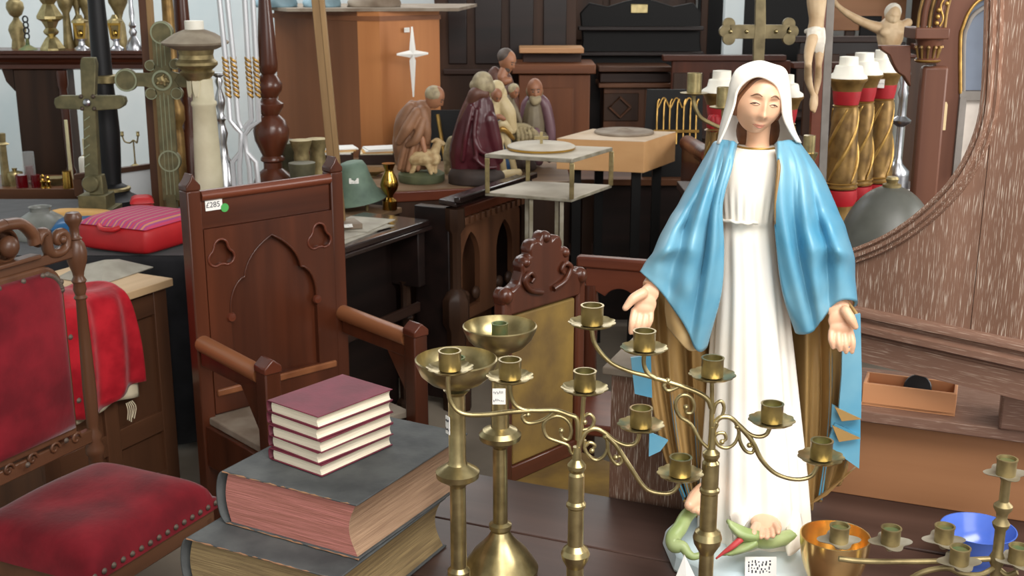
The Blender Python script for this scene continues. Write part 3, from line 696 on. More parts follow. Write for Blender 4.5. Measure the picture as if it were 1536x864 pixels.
def drape(u, v):
    s = sstep(.28, .5, v) * sstep(1, .88, v) * math.sin(PI * min(1, max(0, .06 + .9 * u))) ** .5
    r = lambda p: (1 - 2 * abs(math.sin(PI * p))) + .35 * math.cos(4 * PI * p)
    wo = sstep(.72, .3, u)
    d = -.0115 * s * wo * r(2.5 * v + .8 * u * u + .2 * math.sin(4 * u))
    d -= .008 * (1 - .85 * wo) * sstep(.05, .2, v) * sstep(1, .8, v) * r(3.1 * u + .35 * v)
    return np.array([0, d, 0])
def drape2(u, v): return drape(1 - u, v)
mantle = G().sheet([[m_(*p) for p in c] for c in LS], 70, 70, drape).obj('mantle_sleeve', ['statue_lining', 'statue_blue'], mary, 180, solid=.007, off=0, lining=True)
G().sheet([[m_(*p) for p in c] for c in RS], 70, 70, drape2).obj('mantle_sleeve', ['statue_lining', 'statue_blue'], mary, 180, solid=.007, off=0, lining=True)
# long back of the mantle, lining towards the viewer
BK = [[(968, 470, -.02), (972, 540, -.0), (984, 620, .0), (1000, 690, .02), (1020, 735, .03)],
      [(985, 440, .05), (990, 530, .04), (1002, 620, .04), (1016, 700, .04), (1034, 760, .04)],
      [(1000, 400, .02), (1008, 520, .01), (1016, 620, .02), (1030, 710, .02), (1044, 770, .02)],
      [(1020, 380, .08), (1028, 510, .08), (1036, 620, .08), (1044, 720, .08), (1052, 778, .07)],
      [(1046, 350, .05), (1046, 500, .04), (1052, 620, .05), (1058, 720, .06), (1062, 780, .06)],
      [(1080, 320, .12), (1080, 500, .13), (1084, 620, .14), (1088, 700, .14), (1090, 765, .14)],
      [(1128, 300, .14), (1128, 500, .15), (1130, 620, .16), (1132, 700, .16), (1134, 762, .16)],
      [(1176, 320, .12), (1178, 500, .13), (1178, 620, .14), (1180, 700, .14), (1182, 765, .14)],
      [(1206, 350, .05), (1208, 500, .04), (1208, 620, .05), (1208, 720, .06), (1208, 768, .06)],
      [(1226, 380, .08), (1228, 510, .08), (1228, 620, .08), (1224, 710, .08), (1220, 760, .07)],
      [(1242, 400, .02), (1246, 520, .01), (1246, 620, .02), (1240, 690, .03), (1232, 745, .04)],
      [(1262, 440, .05), (1264, 530, .04), (1264, 620, .04), (1258, 690, .05), (1244, 735, .05)],
      [(1284, 470, -.0), (1284, 540, .0), (1282, 620, .01), (1280, 670, .02), (1272, 715, .03)]]
G().sheet([[m_(*p) for p in c] for c in BK], 130, 40, lambda u, v: np.array([0, .012 * sstep(.1, .4, v) * math.sin(2 * PI * 13 * u + 1.5 * v), 0])).obj('mantle_back', ['statue_blue', 'statue_lining'], mary, 180, solid=.006, off=1, lining=True)
# inside of the sleeves
G().sheet([[m_(1000, 440, -.10), m_(1000, 465, -.095), m_(1003, 488, -.09)], [m_(1012, 450, -.12), m_(1013, 480, -.125), m_(1016, 506, -.115)], [m_(1026, 470, -.115), m_(1028, 500, -.12), m_(1032, 524, -.11)], [m_(1044, 490, -.10), m_(1046, 512, -.10), m_(1050, 524, -.1)]], 20, 14).obj('sleeve_lining', 'lining_pale', mary, 180, solid=.01, off=0)
# folded edges of the mantle, blue side out, in zigzags
def flap(poly, d0, d1, mt, nm='mantle_edge'):
    n = len(poly); vs = [m_(x, y, d0 + (d1 - d0) * i / (n - 1)) for i, (x, y) in enumerate(poly)]
    G().add(vs, [tuple(range(n))]).obj(nm, mt, mary, 0, solid=.008, off=0)
flap([(1264, 478), (1290, 470), (1292, 560), (1291, 628), (1258, 612), (1262, 560)], -.03, -.03, 'statue_blue')
flap([(1248, 606), (1290, 629), (1290, 658), (1246, 640)], -.012, -.012, 'statue_blue')
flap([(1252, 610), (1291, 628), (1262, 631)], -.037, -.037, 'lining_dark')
flap([(1252, 634), (1290, 652), (1288, 702), (1240, 668)], -.02, -.02, 'statue_blue')
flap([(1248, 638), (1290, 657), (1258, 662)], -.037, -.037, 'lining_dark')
flap([(946, 536), (976, 532), (978, 596), (952, 590)], -.005, -.005, 'statue_blue')
flap([(974, 648), (1002, 660), (990, 676), (973, 684)], .0, .0, 'statue_blue')
flap([(1215, 756), (1284, 700), (1262, 720), (1240, 742)], .03, .03, 'statue_lining')
# arms and hands
def hand(pts, name='hand'):
    """pts: wrist, palm centre, fingers [(base, mid, tip)...], thumb"""
    wr0, wr1, palm, fingers, thumb, rr = pts
    g = G(); W = lambda p: m_(*p)
    g.tube(cr([W(wr0), W(wr1), W(palm[0])], 12), [.026, .021, .022], 14, flat=.85); g.ell(W(wr0), .024, 12, 8)
    for q in palm[1:]:
        g.ell(W(q[:3]), (q[3], .010, q[4]), 16, 10)
    for f in fingers: limb(g, [W(p) for p in f], [rr, rr * .98, rr * .7], 12, 10)
    limb(g, [W(p) for p in thumb], [.0125, .0115, .0075], 12, 10)
    return g.obj(name, 'statue_skin', mary, 180, remesh=.0022, smooth=4)
hand(((1000, 400, -.08), (984, 418, -.12), [(976, 432, -.14), (974, 440, -.146, .022, .022), (968, 456, -.152, .025, .026), (966, 464, -.155, .024, .018)],
     [[(951, 466, -.155), (948, 484, -.168), (946, 499, -.166)], [(959, 469, -.156), (956, 486, -.170), (953, 502, -.168)], [(968, 470, -.156), (965, 486, -.170), (961, 501, -.168)], [(976, 468, -.154), (975, 481, -.166), (971, 492, -.165)]],
     [(964, 440, -.16), (950, 448, -.172), (938, 462, -.178)], .0078))
hand(((1262, 434, -.09), (1260, 450, -.12), [(1260, 460, -.135), (1258, 466, -.14, .026, .022), (1261, 480, -.146, .029, .026), (1262, 492, -.15, .028, .016)],
     [[(1247, 497, -.15), (1247, 510, -.16), (1250, 521, -.16)], [(1257, 499, -.152), (1258, 514, -.165), (1260, 525, -.163)], [(1267, 500, -.152), (1268, 516, -.165), (1269, 528, -.163)], [(1276, 499, -.15), (1279, 514, -.162), (1278, 528, -.16)]],
     [(1268, 466, -.155), (1276, 478, -.168), (1283, 490, -.17)], .0078))
# feet
g = G(); g.ell(m_(1149, 787, -.145), (.036, .05, .017), 16, 10)
for i, (x, y, r) in enumerate(((1130, 799, .0105), (1141, 803, .009), (1150, 804, .0085), (1159, 802, .008), (1167, 797, .0075))):
    limb(g, [m_(x + (1148 - x) * .25, y - 10, -.165), m_(x, y - 3, -.205), m_(x, y + 2, -.222)], [r, r * .95, r * .75], 8, 10)
g.obj('foot', 'statue_skin', mary, 180, remesh=.0018, smooth=2)
g = G(); limb(g, [m_(1056, 738, -.06), m_(1044, 748, -.1), m_(1034, 758, -.13)], [.024, .021, .013], 10, 12); limb(g, [m_(1050, 756, -.1), m_(1040, 764, -.13)], [.012, .01], 6, 10); limb(g, [m_(1058, 757, -.1), m_(1050, 768, -.13)], [.012, .01], 6, 10)
g.obj('foot', 'statue_skin', mary, 180, remesh=.0022, smooth=3)
# snake under the feet
g = G(); P = cr([m_(1046, 760, -.06), m_(1030, 774, -.1), m_(1020, 792, -.13), (m_(1010, 806, -.15)), m_(1012, 818, -.17), m_(1024, 820, -.18), m_(1032, 830, -.19), m_(1042, 835, -.195), m_(1060, 828, -.19)], 40)
g.tube(P, [.015, .017, .018, .018, .012, .009, .006], 14); 
P = cr([m_(1196, 800, -.10), m_(1180, 806, -.15), m_(1150, 812, -.18), m_(1128, 806, -.2), m_(1112, 802, -.21)], 24); g.tube(P, [.014, .017, .018, .02, .017], 14)
sn = g.obj('snake', 'snake_green', mary, 180)
g = G().sheet([[m_(1138, 798, -.21), m_(1118, 792, -.215), m_(1090, 780, -.21)], [m_(1138, 806, -.228), m_(1112, 802, -.232), m_(1093, 786, -.22)], [m_(1136, 812, -.222), m_(1114, 808, -.225), m_(1100, 798, -.215)]], 10, 10)
g.obj('upper_jaw', 'snake_green', sn, 180, solid=.008, off=0)
g = G().sheet([[m_(1134, 806, -.215), m_(1112, 816, -.22), m_(1082, 832, -.22)], [m_(1136, 814, -.23), m_(1116, 824, -.235), m_(1090, 832, -.23)], [m_(1136, 820, -.22), m_(1120, 826, -.225), m_(1098, 832, -.22)]], 10, 10)
g.obj('lower_jaw', 'snake_green', sn, 180, solid=.007, off=0)
G().tube(cr([m_(1112, 808, -.226), m_(1098, 820, -.232), m_(1084, 830, -.23), m_(1074, 838, -.228)], 12), [.008, .007, .004, .002], 8).obj('tongue', 'snake_red', sn, 180)
sticker(mary, m_(1141, 850, -.212), 0, .072, .046, 4, math.radians(-12))
# ---------------- gothic armchair ----------------
TH = math.radians(42); A0 = Vector((-1.225, 4.50, 0)); CW = .645
ga = thing('armchair', 'tall dark red-brown wooden armchair with carved pointed-arch back', 'chair', (A0.x + CW / 2 * math.cos(TH), A0.y + CW / 2 * math.sin(TH), 0), TH)
hw = CW / 2; AD = .53
for s in (-1, 1):
    p = G().box((s * hw, 0, .69), (.06, .065, 1.38)).obj('back_post', 'mahogany', ga, 30, .006)
    G().prism([(s * hw - .03, 1.38), (s * hw + .03, 1.38), (s * hw + .03, 1.40), (s * hw + .012, 1.42), (s * hw, 1.445), (s * hw - .012, 1.42), (s * hw - .03, 1.40)], -.033, .033).obj('finial', 'mahogany', p, 30, .004)
    # arm: rounded top rail on a board, with a gabled front post
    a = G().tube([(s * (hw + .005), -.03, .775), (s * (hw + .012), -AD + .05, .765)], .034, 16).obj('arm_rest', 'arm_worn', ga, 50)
    G().box((s * (hw + .008), -AD / 2, .72), (.03, AD - .08, .06)).obj('arm_board', 'mahogany', ga, 30, .004)
    f = G().box((s * (hw + .012), -AD, .40), (.065, .07, .80)).obj('front_post', 'mahogany', ga, 30, .006)
    G().prism([(s * (hw + .012) - .036, .79), (s * (hw + .012) + .036, .79), (s * (hw + .012) + .036, .815), (s * (hw + .012), .845), (s * (hw + .012) - .036, .815)], -AD - .04, -AD + .04).obj('gable_cap', 'mahogany_red', f, 30, .005)
    G().add([(s * (hw + .012), -AD + .04, .74), (s * (hw + .012), -AD + .18, .70), (s * (hw + .012), -AD + .035, .52)], [(0, 1, 2)]).obj('bracket', 'mahogany', ga, 0, solid=.03, off=0)
# top rail and panel
G().tube([(-hw + .03, -.02, 1.355), (hw - .03, -.02, 1.355)], .022, 14).obj('top_moulding', 'mahogany_red', ga, 50)
G().box((0, 0, 1.285), (CW - .06, .04, .12)).obj('top_rail', 'mahogany_x', ga, 30, .003)
pan = G().box((0, .005, .85), (CW - .06, .03, .76)).obj('back_panel', 'mahogany', ga, 0)
# frame standing proud of the panel, with an arch and two trefoils cut through it
fr = G().box((0, -.022, .85), (CW - .06, .024, .75)).obj('arched_frame', 'mahogany', ga, 0)
W2 = .215
hf = [(-.2, .58), (-.2, .86)] + [tuple(p) for p in cr([(-.2, .86), (-.197, .92), (-.178, .975), (-.147, 1.008), (-.13, 1.012)], 10)[1:]] + [tuple(p) for p in cr([(-.13, 1.012), (-.124, 1.04), (-.10, 1.085), (-.055, 1.13), (0, 1.165)], 12)[1:]]
ogee = hf + [(-x, z) for x, z in reversed(hf[:-1])]
cut(fr, G().prism(ogee, -.06, -.005))
for s in (-1, 1):
    tre = []
    for k in range(3):
        a0 = 90 + 120 * k; cx, cz = s * .225 + .03 * math.cos(math.radians(a0)), 1.12 + .03 * math.sin(math.radians(a0)); tre += arc(cx, cz, .03, a0 - 95, a0 + 95, 9)
    cut(fr, G().prism(tre, -.06, -.005))
    G().tube([(x, -.034, z) for x, z in tre + tre[:1]], .0055, 8).obj('trefoil_moulding', 'mahogany_red', ga, 60)
G().tube([(x, -.034, z) for x, z in ogee[1:-1]], .005, 8).obj('arch_moulding', 'mahogany', ga, 60)
for s in (-1, 1):
    G().lathe([(0, .012), (.016, .01), (.02, 0)], 16).obj('boss', 'mahogany_red', ga, 60, loc=(s * .2, -.034, .86), rot=(PI / 2, 0, 0))
G().box((0, 0, .425), (CW - .05, .04, .1)).obj('lower_rail', 'mahogany_x', ga, 30, .003)
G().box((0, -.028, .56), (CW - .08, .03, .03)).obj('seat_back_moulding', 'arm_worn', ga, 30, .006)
G().box((0, -AD / 2 + .02, .45), (CW + .0, AD - .03, .03)).obj('seat', 'dust_top', ga, 30, .005)
for s in (-1, 1): G().box((s * (hw + .005), -AD / 2, .35), (.028, AD - .07, .17)).obj('side_apron', 'mahogany', ga, 30, .003)
G().box((0, -AD, .36), (CW - .04, .028, .15)).obj('front_apron', 'mahogany_x', ga, 30, .003)
lab = G().box((0, 0, 0), (.072, .002, .042)).obj('price_label', 'paper', ga, 0, loc=(-hw + .085, -.0225, 1.315)); lab['label'] = 'white handwritten price label'
text('£285', .03, 'ink', lab, (-.004, -.0014, 0), (PI / 2, 0, 0))
G().lathe([(0, .002), (.017, .002), (.017, 0)], 20).obj('green_sticker', 'green_dot', ga, 0, loc=(-hw + .13, -.0225, 1.298), rot=(PI / 2, 0, 0))
# ---------------- red velvet chair ----------------
RT = math.radians(65); RC = Vector((-1.625, 3.745, 0))
rc = thing('side_chair', 'carved walnut side chair with worn red velvet seat and studded back', 'chair', tuple(RC), RT)
h2 = .30
post = [(.026, 0), (.03, .1), (.022, .2), (.034, .26), (.034, .4), (.028, .45), (.026, .5), (.034, .51), (.034, .53), (.024, .56), (.03, .58), (.018, .60), (.022, .62), (.024, .75), (.021, .9), (.017, 1.08), (.024, 1.09), (.017, 1.10), (.023, 1.12), (.02, 1.14), (.026, 1.15), (.018, 1.165), (.02, 1.18), (.033, 1.22), (.036, 1.25), (.03, 1.28), (.02, 1.295), (.024, 1.30), (.016, 1.31), (.016, 1.34), (.028, 1.36), (.03, 1.375), (.022, 1.39), (0, 1.394)]
for s in (-1, 1): G().lathe(post, 20, (s * h2, 0, 0)).obj('back_post', 'walnut', rc, 50)
# upholstered back with rounded top
def rpanel(w, z0, z1, rr):
    return [(-w, z0), (w, z0)] + arc(w - rr, z1 - rr, rr, 0, 90, 8) + arc(-w + rr, z1 - rr, rr, 90, 180, 8)
G().prism(rpanel(.21, .62, 1.24, .09), -.02, .02).obj('back_frame', 'walnut', rc, 30, .008)
pad = G(); out = rpanel(.19, .645, 1.22, .08); P = np.array(out); c = P.mean(0); vs = []; n = len(out)
lv = [(1, -.02), (.985, -.034), (.93, -.044), (.8, -.052), (.5, -.058)]
for k, y in lv: vs += [(c[0] + (p[0] - c[0]) * k, y, c[1] + (p[1] - c[1]) * k) for p in out]
fs = [(j * n + i, j * n + (i + 1) % n, (j + 1) * n + (i + 1) % n, (j + 1) * n + i) for j in range(len(lv) - 1) for i in range(n)] + [tuple(range((len(lv) - 1) * n, len(lv) * n))]
bpad = pad.add(vs, fs).obj('back_cushion', 'velvet', rc, 180)
dom = G().lathe([(.0105, 0), (.0085, .004), (.004, .007), (0, .0075)], 10)
def stud(parent, first=[None], loc=(0, 0, 0), rot=(0, 0, 0)):
    if first[0] is None: o = first[0] = dom.obj('stud', 'nail', parent, 60); o.location = loc; o.rotation_euler = rot
    else:
        o = first[0].copy(); COL.objects.link(o); o.parent = parent; o.location = loc; o.rotation_euler = rot
    return o
SP = cr([(x, 0, z) for x, z in out], 44, True)
for i, p in enumerate(SP): stud(bpad, loc=(c[0] + (p[0] - c[0]) * .955, -.041, c[1] + (p[2] - c[1]) * .965), rot=(PI / 2, 0, 0))
# rails and crest
G().box((0, 0, .585), (.56, .03, .05)).obj('lower_rail', 'walnut_x', rc, 30, .005)
for i, x in enumerate((-.2, -.1, 0, .1, .2)):
    r0 = .024; P = [(x + (r0 - .004 * k * .55) * math.cos(k * .7), -.018, .605 + (r0 - .004 * k * .55) * math.sin(k * .7)) for k in range(11)]
    G().tube(P, .006, 8).obj('rail_scroll', 'walnut', rc, 60)
G().box((0, 0, 1.255), (.56, .028, .035)).obj('upper_rail', 'walnut_x', rc, 30, .005)
def yz(p): return [(x, -.005, z) for x, z in p]
for s in (-1, 1):
    P = cr(yz([(0, 1.405), (s * .07, 1.395), (s * .115, 1.35), (s * .12, 1.32), (s * .14, 1.345), (s * .165, 1.345), (s * .17, 1.30), (s * .18, 1.275), (s * .215, 1.268), (s * .245, 1.28), (s * .255, 1.31), (s * .24, 1.335), (s * .215, 1.33), (s * .208, 1.31), (s * .222, 1.30)]), 60)
    G().tube(P, [.02, .02, .019, .017, .016, .014, .01], 10, flat=1.3).obj('crest_scroll', 'walnut', rc, 60)
    G().ell((s * .228, -.018, 1.312), .014, 12, 8).obj('scroll_eye', 'walnut', rc, 180)
g = G().prism([(-.12, 1.27), (.12, 1.27), (.12, 1.285), (-.12, 1.285)], -.03, .02); g.obj('crest_ledge', 'walnut_x', rc, 30, .004)
g = G().ell((0, -.02, 1.335), (.034, .03, .036), 20, 14); g.obj('crest_boss', 'walnut', rc, 180)
G().lathe([(.055, 0), (.06, .012), (.05, .022), (.044, .014), (.05, 0)], 24).obj('boss_ring', 'walnut', rc, 60, loc=(0, .012, 1.335), rot=(PI / 2, 0, 0))
# seat
def seat_pad():
    w, d, n = .30, .265, 26; g = G(); vs = []; fs = []
    for j in range(n):
        for i in range(n):
            u, v = -1 + 2 * i / (n - 1), -1 + 2 * j / (n - 1)
            k = (1 - abs(u) ** 5) * (1 - abs(v) ** 5); wr = .004 * math.sin(5 * u + 2 * v)
            x, y = w * u * (1 + .012 * v), d * v; vs.append((x, -.275 + y, .445 + .085 * max(0, k) ** .42 + wr * k))
    for j in range(n - 1):
        for i in range(n - 1): fs.append((j * n + i, j * n + i + 1, (j + 1) * n + i + 1, (j + 1) * n + i))
    rim = [i for i in range(n)] + [j * n + n - 1 for j in range(1, n)] + [(n - 1) * n + i for i in range(n - 2, -1, -1)] + [j * n for j in range(n - 2, 0, -1)]
    b = len(vs); vs += [(vs[i][0], vs[i][1], .405) for i in rim]; m = len(rim)
    fs += [(rim[k], b + k, b + (k + 1) % m, rim[(k + 1) % m]) for k in range(m)]
    return g.add(vs, fs).obj('seat_cushion', 'velvet', rc, 70)
sp = seat_pad()
for k in range(15):
    x = -.285 + .57 * k / 14; stud(sp, loc=(x, -.542, .428), rot=(PI / 2, 0, 0))
for k in range(13):
    y = -.525 + .48 * k / 12; stud(sp, loc=(.302, y, .428), rot=(PI / 2, 0, PI / 2))
G().box((0, -.275, .375), (.58, .51, .07)).obj('seat_rail', 'walnut_x', rc, 30, .006)
for s in (-1, 1): G().lathe([(.02, 0), (.028, .03), (.02, .05), (.03, .1), (.024, .2), (.032, .3), (.032, .375)], 16, (s * .26, -.5, 0)).obj('front_leg', 'walnut', rc, 50)
# ---------------- carved chair with mustard back, seen from behind the table ----------------
CT = math.radians(47); cc = thing('hall_chair', 'carved dark wooden chair with worn mustard yellow back panel behind the candelabra', 'chair', (.10, 3.98, 0), CT)
for s in (-1, 1): G().box((s * .19, 0, .58), (.045, .05, 1.16)).obj('back_post', 'mahogany', cc, 30, .01)
half = [(0, 1.335), (.02, 1.33), (.03, 1.305), (.045, 1.315), (.07, 1.31), (.085, 1.285), (.08, 1.265), (.105, 1.262), (.125, 1.24), (.12, 1.215), (.135, 1.18), (.165, 1.165), (.2, 1.175), (.222, 1.15), (.215, 1.12), (.19, 1.10)]
crest = half + [(-x, z) for x, z in reversed(half[1:])] 
crest = half + [(.19, 1.075), (-.19, 1.075)] + [(-x, z) for x, z in reversed(half[1:])]
G().prism(crest, -.025, .025).obj('crest', 'mahogany', cc, 30, .01)
for x, z, r in ((0, 1.315, .022), (.1, 1.245, .02), (-.1, 1.245, .02), (.192, 1.145, .03), (-.192, 1.145, .03)):
    G().ell((x, -.012, z), (r, .026, r), 14, 10).obj('carved_knob', 'mahogany', cc, 180)
for s in (-1, 1):
    G().tube(cr([(s * .03, -.03, 1.13), (s * .09, -.032, 1.15), (s * .12, -.032, 1.19), (s * .09, -.032, 1.21), (s * .07, -.032, 1.19), (s * .085, -.032, 1.175)], 24), [.011, .01, .008, .006], 8).obj('crest_carving', 'mahogany', cc, 60)
mat('mustard', (132, 104, 42), .75, 0, (88, 66, 30), 5, .12, 40)
G().box((0, -.004, .80), (.33, .022, .54)).obj('back_panel', 'mustard', cc, 30, .008)
G().box((0, 0, .50), (.36, .04, .06)).obj('lower_rail', 'mahogany_x', cc, 30, .005)
G().box((0, -.23, .44), (.44, .46, .06)).obj('seat', 'mustard', cc, 30, .015)
for s in (-1, 1): G().box((s * .18, -.42, .22), (.045, .045, .43)).obj('front_leg', 'mahogany', cc, 30, .006)
# ---------------- open-armed settle behind it ----------------
p0 = at(880, 385, 4.9); st = thing('settle', 'low red-brown wooden settle with curved cut-out rail behind the yellow-backed chair', 'bench', (p0.x, 4.9, 0), math.radians(-18))
z1 = p0.z
G().box((.21, 0, z1 - .02), (.5, .05, .05)).obj('top_rail', 'mahogany_red', st, 30, .01)
rail = [(.0, z1 - .04), (.46, z1 - .04), (.46, z1 - .12), (.42, z1 - .13)] + arc(.34, z1 - .2, .06, 60, 180, 10) + [(.26, z1 - .14), (.23, z1 - .12)] + arc(.15, z1 - .2, .075, 40, 150, 10) + [(.0, z1 - .12)]
G().prism(rail, -.015, .015).obj('shaped_rail', 'mahogany_red', st, 30, .004)
for x in (.02, .24, .45): G().lathe([(.03, 0), (.03, .38), (.024, .42), (.034, .46), (.03, .6), (.036, z1 - .2), (.028, z1 - .12)], 14, (x, 0, 0)).obj('baluster', 'mahogany', st, 50)
G().box((.24, -.22, .42), (.5, .42, .05)).obj('seat', 'mahogany_red', st, 30, .012)
for x in (.04, .44): G().box((x, -.4, .2), (.05, .05, .4)).obj('front_leg', 'mahogany', st, 30, .005)
# ---------------- left side: cabinet, cloths, cushions ----------------
def base_at(px, py, z): p = atz(px, py, z); return (p.x, p.y, z)
def pw(px, Y, py=300): return 1.0 / CF * (Y * math.cos(CP) + (CH - at(px, py, Y).z) * math.sin(CP))   # metres per pixel there
def turned(name, label, cat, px, Y, rows, mt, z0, group=None, n=24, part=None, top=None):
    """a turned upright measured as (half width px, image y) rows, low to high"""
    b = at(px, rows[len(rows) // 2][1], Y); prof = []
    for hw, y in rows:
        p = at(px, y, Y); prof.append((max(0, hw * pw(px, Y, y)), max(0, p.z - z0)))
    if prof[0][1] > .002: prof = [(prof[0][0], 0)] + prof
    t = thing(name, label, cat, (b.x, Y, z0), 0, group)
    G().lathe(prof, n).obj(part or 'shaft', mt, t, 45 if n > 8 else 25)
    return t
def woven(name, a, b, c):
    m, nt, bs = _new(name); bs.inputs['Roughness'].default_value = .9
    tc = nt.nodes.new('ShaderNodeTexCoord'); w = nt.nodes.new('ShaderNodeTexWave'); w.wave_type = 'BANDS'; w.bands_direction = 'X'; w.inputs['Scale'].default_value = 8; w.inputs['Distortion'].default_value = .4
    nt.links.new(tc.outputs['Object'], w.inputs['Vector'])
    r = nt.nodes.new('ShaderNodeValToRGB'); e = r.color_ramp.elements; e[0].color = lin(a); e[1].color = lin(c); e.new(.5).color = lin(b); e.new(.8).color = lin(b)
    nt.links.new(w.outputs['Fac'], r.inputs[0]); nt.links.new(r.outputs[0], bs.inputs['Base Color'])
woven('velvet_pink', (200, 62, 92), (158, 72, 128), (206, 140, 96))
mat('leather_red', (196, 36, 40), .5, 0, (176, 26, 32), 6, .05)
mat('blue_vinyl', (34, 92, 140), .4)
mat('orange_cloth', (212, 164, 96), .8)
mat('yellow_motif', (206, 168, 84), .8)
CT63 = math.radians(63); cdir = Vector((math.cos(CT63), math.sin(CT63), 0)); cper = Vector((-math.sin(CT63), math.cos(CT63), 0))
# panelled cabinet: local x along its front (away from the viewer), front faces local -y
ck = thing('cabinet', 'old panelled wooden cabinet with pale worn top under a red velvet cloth', 'cabinet', tuple(Vector((-1.455, 4.885, 0)) - cdir * .72), CT63)
G().box((.36, .26, .45), (.70, .48, .90)).obj('body', 'walnut', ck, 30, .003)
G().box((.36, .25, .915), (.76, .54, .035)).obj('top', 'pine_pale', ck, 30, .004)
for x in (.04, .36, .68): G().box((x, .012, .45), (.075, .02, .89)).obj('stile', 'walnut', ck, 30, .003)
for z in (.05, .32, .84):
    for x in (.2, .52): G().box((x, .014, z), (.25, .018, .09)).obj('rail', 'walnut_x', ck, 30, .003)
for x in (.2, .52): G().box((x, .018, .345), (.25, .016, .012)).obj('moulding', 'dust_top', ck, 30)
# boards lying on it
p = Vector((*base_at(158, 408, .9335)[:2], .9335))
tag(G().add([(-.17, -.15, 0), (.15, -.13, 0), (.19, .11, 0), (.02, .17, 0), (-.18, .1, 0), (0, 0, .05)], [(0, 1, 5), (1, 2, 5), (2, 3, 5), (3, 4, 5), (4, 0, 5)]).obj('cardboard_sheet', 'paper_dust', None, 0, solid=.004, off=1, loc=p, rot=(0, 0, CT63)), 'dusty grey-brown folded cardboard lying on the panelled cabinet', 'cardboard')
# velvet cloth over the front edge of the cabinet
cl = thing('velvet_cloth', 'crumpled red velvet cloth with cream lining hanging over the cabinet front', 'cloth', tuple(Vector((-1.455, 4.885, .9335)) - cdir * .45), CT63)
def cw(u, v): return np.array([.012 * math.sin(9 * v), -.016 * sstep(.2, .6, v) * math.sin(2 * PI * (2.6 * u + .5 * v)), .008 * sstep(.35, .1, v) * math.sin(12 * u + 4 * v)])
cv = []
for u in np.linspace(0, 1, 7):
    x = -.20 + .40 * u; drop = .40 + .03 * math.sin(5 * u) ; cv.append([(x * .9, .26, .012), (x, .12, .035 + .02 * math.sin(6 * u)), (x, .01, .026), (x, -.05, -.01), (x * 1.02, -.06, -.15), (x * 1.05, -.065, -drop)])
G().sheet(cv, 50, 50, cw).obj('pile', 'velvet_cloth', cl, 180, solid=.008, off=1)
cv = [[(-.19 + .4 * u, -.034, -.30), (-.19 + .4 * u, -.036, -.435 - .012 * math.sin(7 * u))] for u in np.linspace(0, 1, 6)]
G().sheet(cv, 30, 8, lambda u, v: np.array([0, -.008 * math.sin(2 * PI * 2.6 * u), 0])).obj('lining', 'fringe', cl, 180, solid=.004, off=0)
for i in range(5): G().tube(cr([(.10 + .008 * i, -.07, -.43), (.102 + .011 * i, -.075, -.46), (.1 + .009 * i, -.07, -.50 - .008 * (i % 3))], 6), .0022, 6).obj('fringe_strand', 'fringe', cl)
# black-draped table
TZ = .93
bt = thing('draped_table', 'table covered to the floor in black cloth under the crosses and red cushion', 'table', (-2.55, 6.0, 0))
G().box((0, 0, .90), (2.2, 1.36, .05)).obj('top', 'dark_oak_x', bt)
def hang(P0, P1, n=40):
    g = G(); P0, P1 = Vector(P0), Vector(P1); L = (P1 - P0).length; nn = Vector((P1.y - P0.y, -(P1.x - P0.x), 0)).normalized(); vs = []; fs = []
    for j, z in enumerate((.926, .90, .6, .3, .03)):
        for i in range(n):
            u = i / (n - 1); a = [0, .01, .03, .045, .05][j]; q = P0.lerp(P1, u) + nn * (.012 + a * (.6 + .4 * math.sin(u * L * 34))); vs.append((q.x, q.y, z))
    for j in range(4):
        for i in range(n - 1): fs.append((j * n + i, j * n + i + 1, (j + 1) * n + i + 1, (j + 1) * n + i))
    return g.add(vs, fs)
hang((-1.1, -.68, 0), (1.1, -.68, 0), 90).obj('cloth_front', 'black_cloth', bt, 180, solid=.004)
hang((1.1, -.68, 0), (1.1, .68, 0), 60).obj('cloth_side', 'black_cloth', bt, 180, solid=.004)
G().box((0, 0, .927), (2.21, 1.37, .005)).obj('cloth_top', 'black_cloth', bt)
for sx in (-1, 1):
    for sy in (-1, 1): G().box((sx * 1.03, sy * .6, .44), (.06, .06, .88)).obj('leg', 'dark_oak', bt)
def cushion(name, label, loc, rz, w, d, h, side, top, puff=.02, parts=True):
    t = thing(name, label, 'cushion', loc, rz); n = 14; g = G(); vs = []
    G().box((0, 0, h / 2), (w, d, h)).obj('side_band', side, t, 180, bevel=h * .28, sub=1)
    g = G(); fs = []
    for j in range(n):
        for i in range(n):
            u, v = -1 + 2 * i / (n - 1), -1 + 2 * j / (n - 1); vs.append((w * .485 * u, d * .485 * v, h - .012 + (puff + .014) * max(0, (1 - u ** 4) * (1 - v ** 4)) ** .5))
    for j in range(n - 1):
        for i in range(n - 1): fs.append((j * n + i, j * n + i + 1, (j + 1) * n + i + 1, (j + 1) * n + i))
    g.add(vs, fs).obj('top_cover', top, t, 180)
    return t
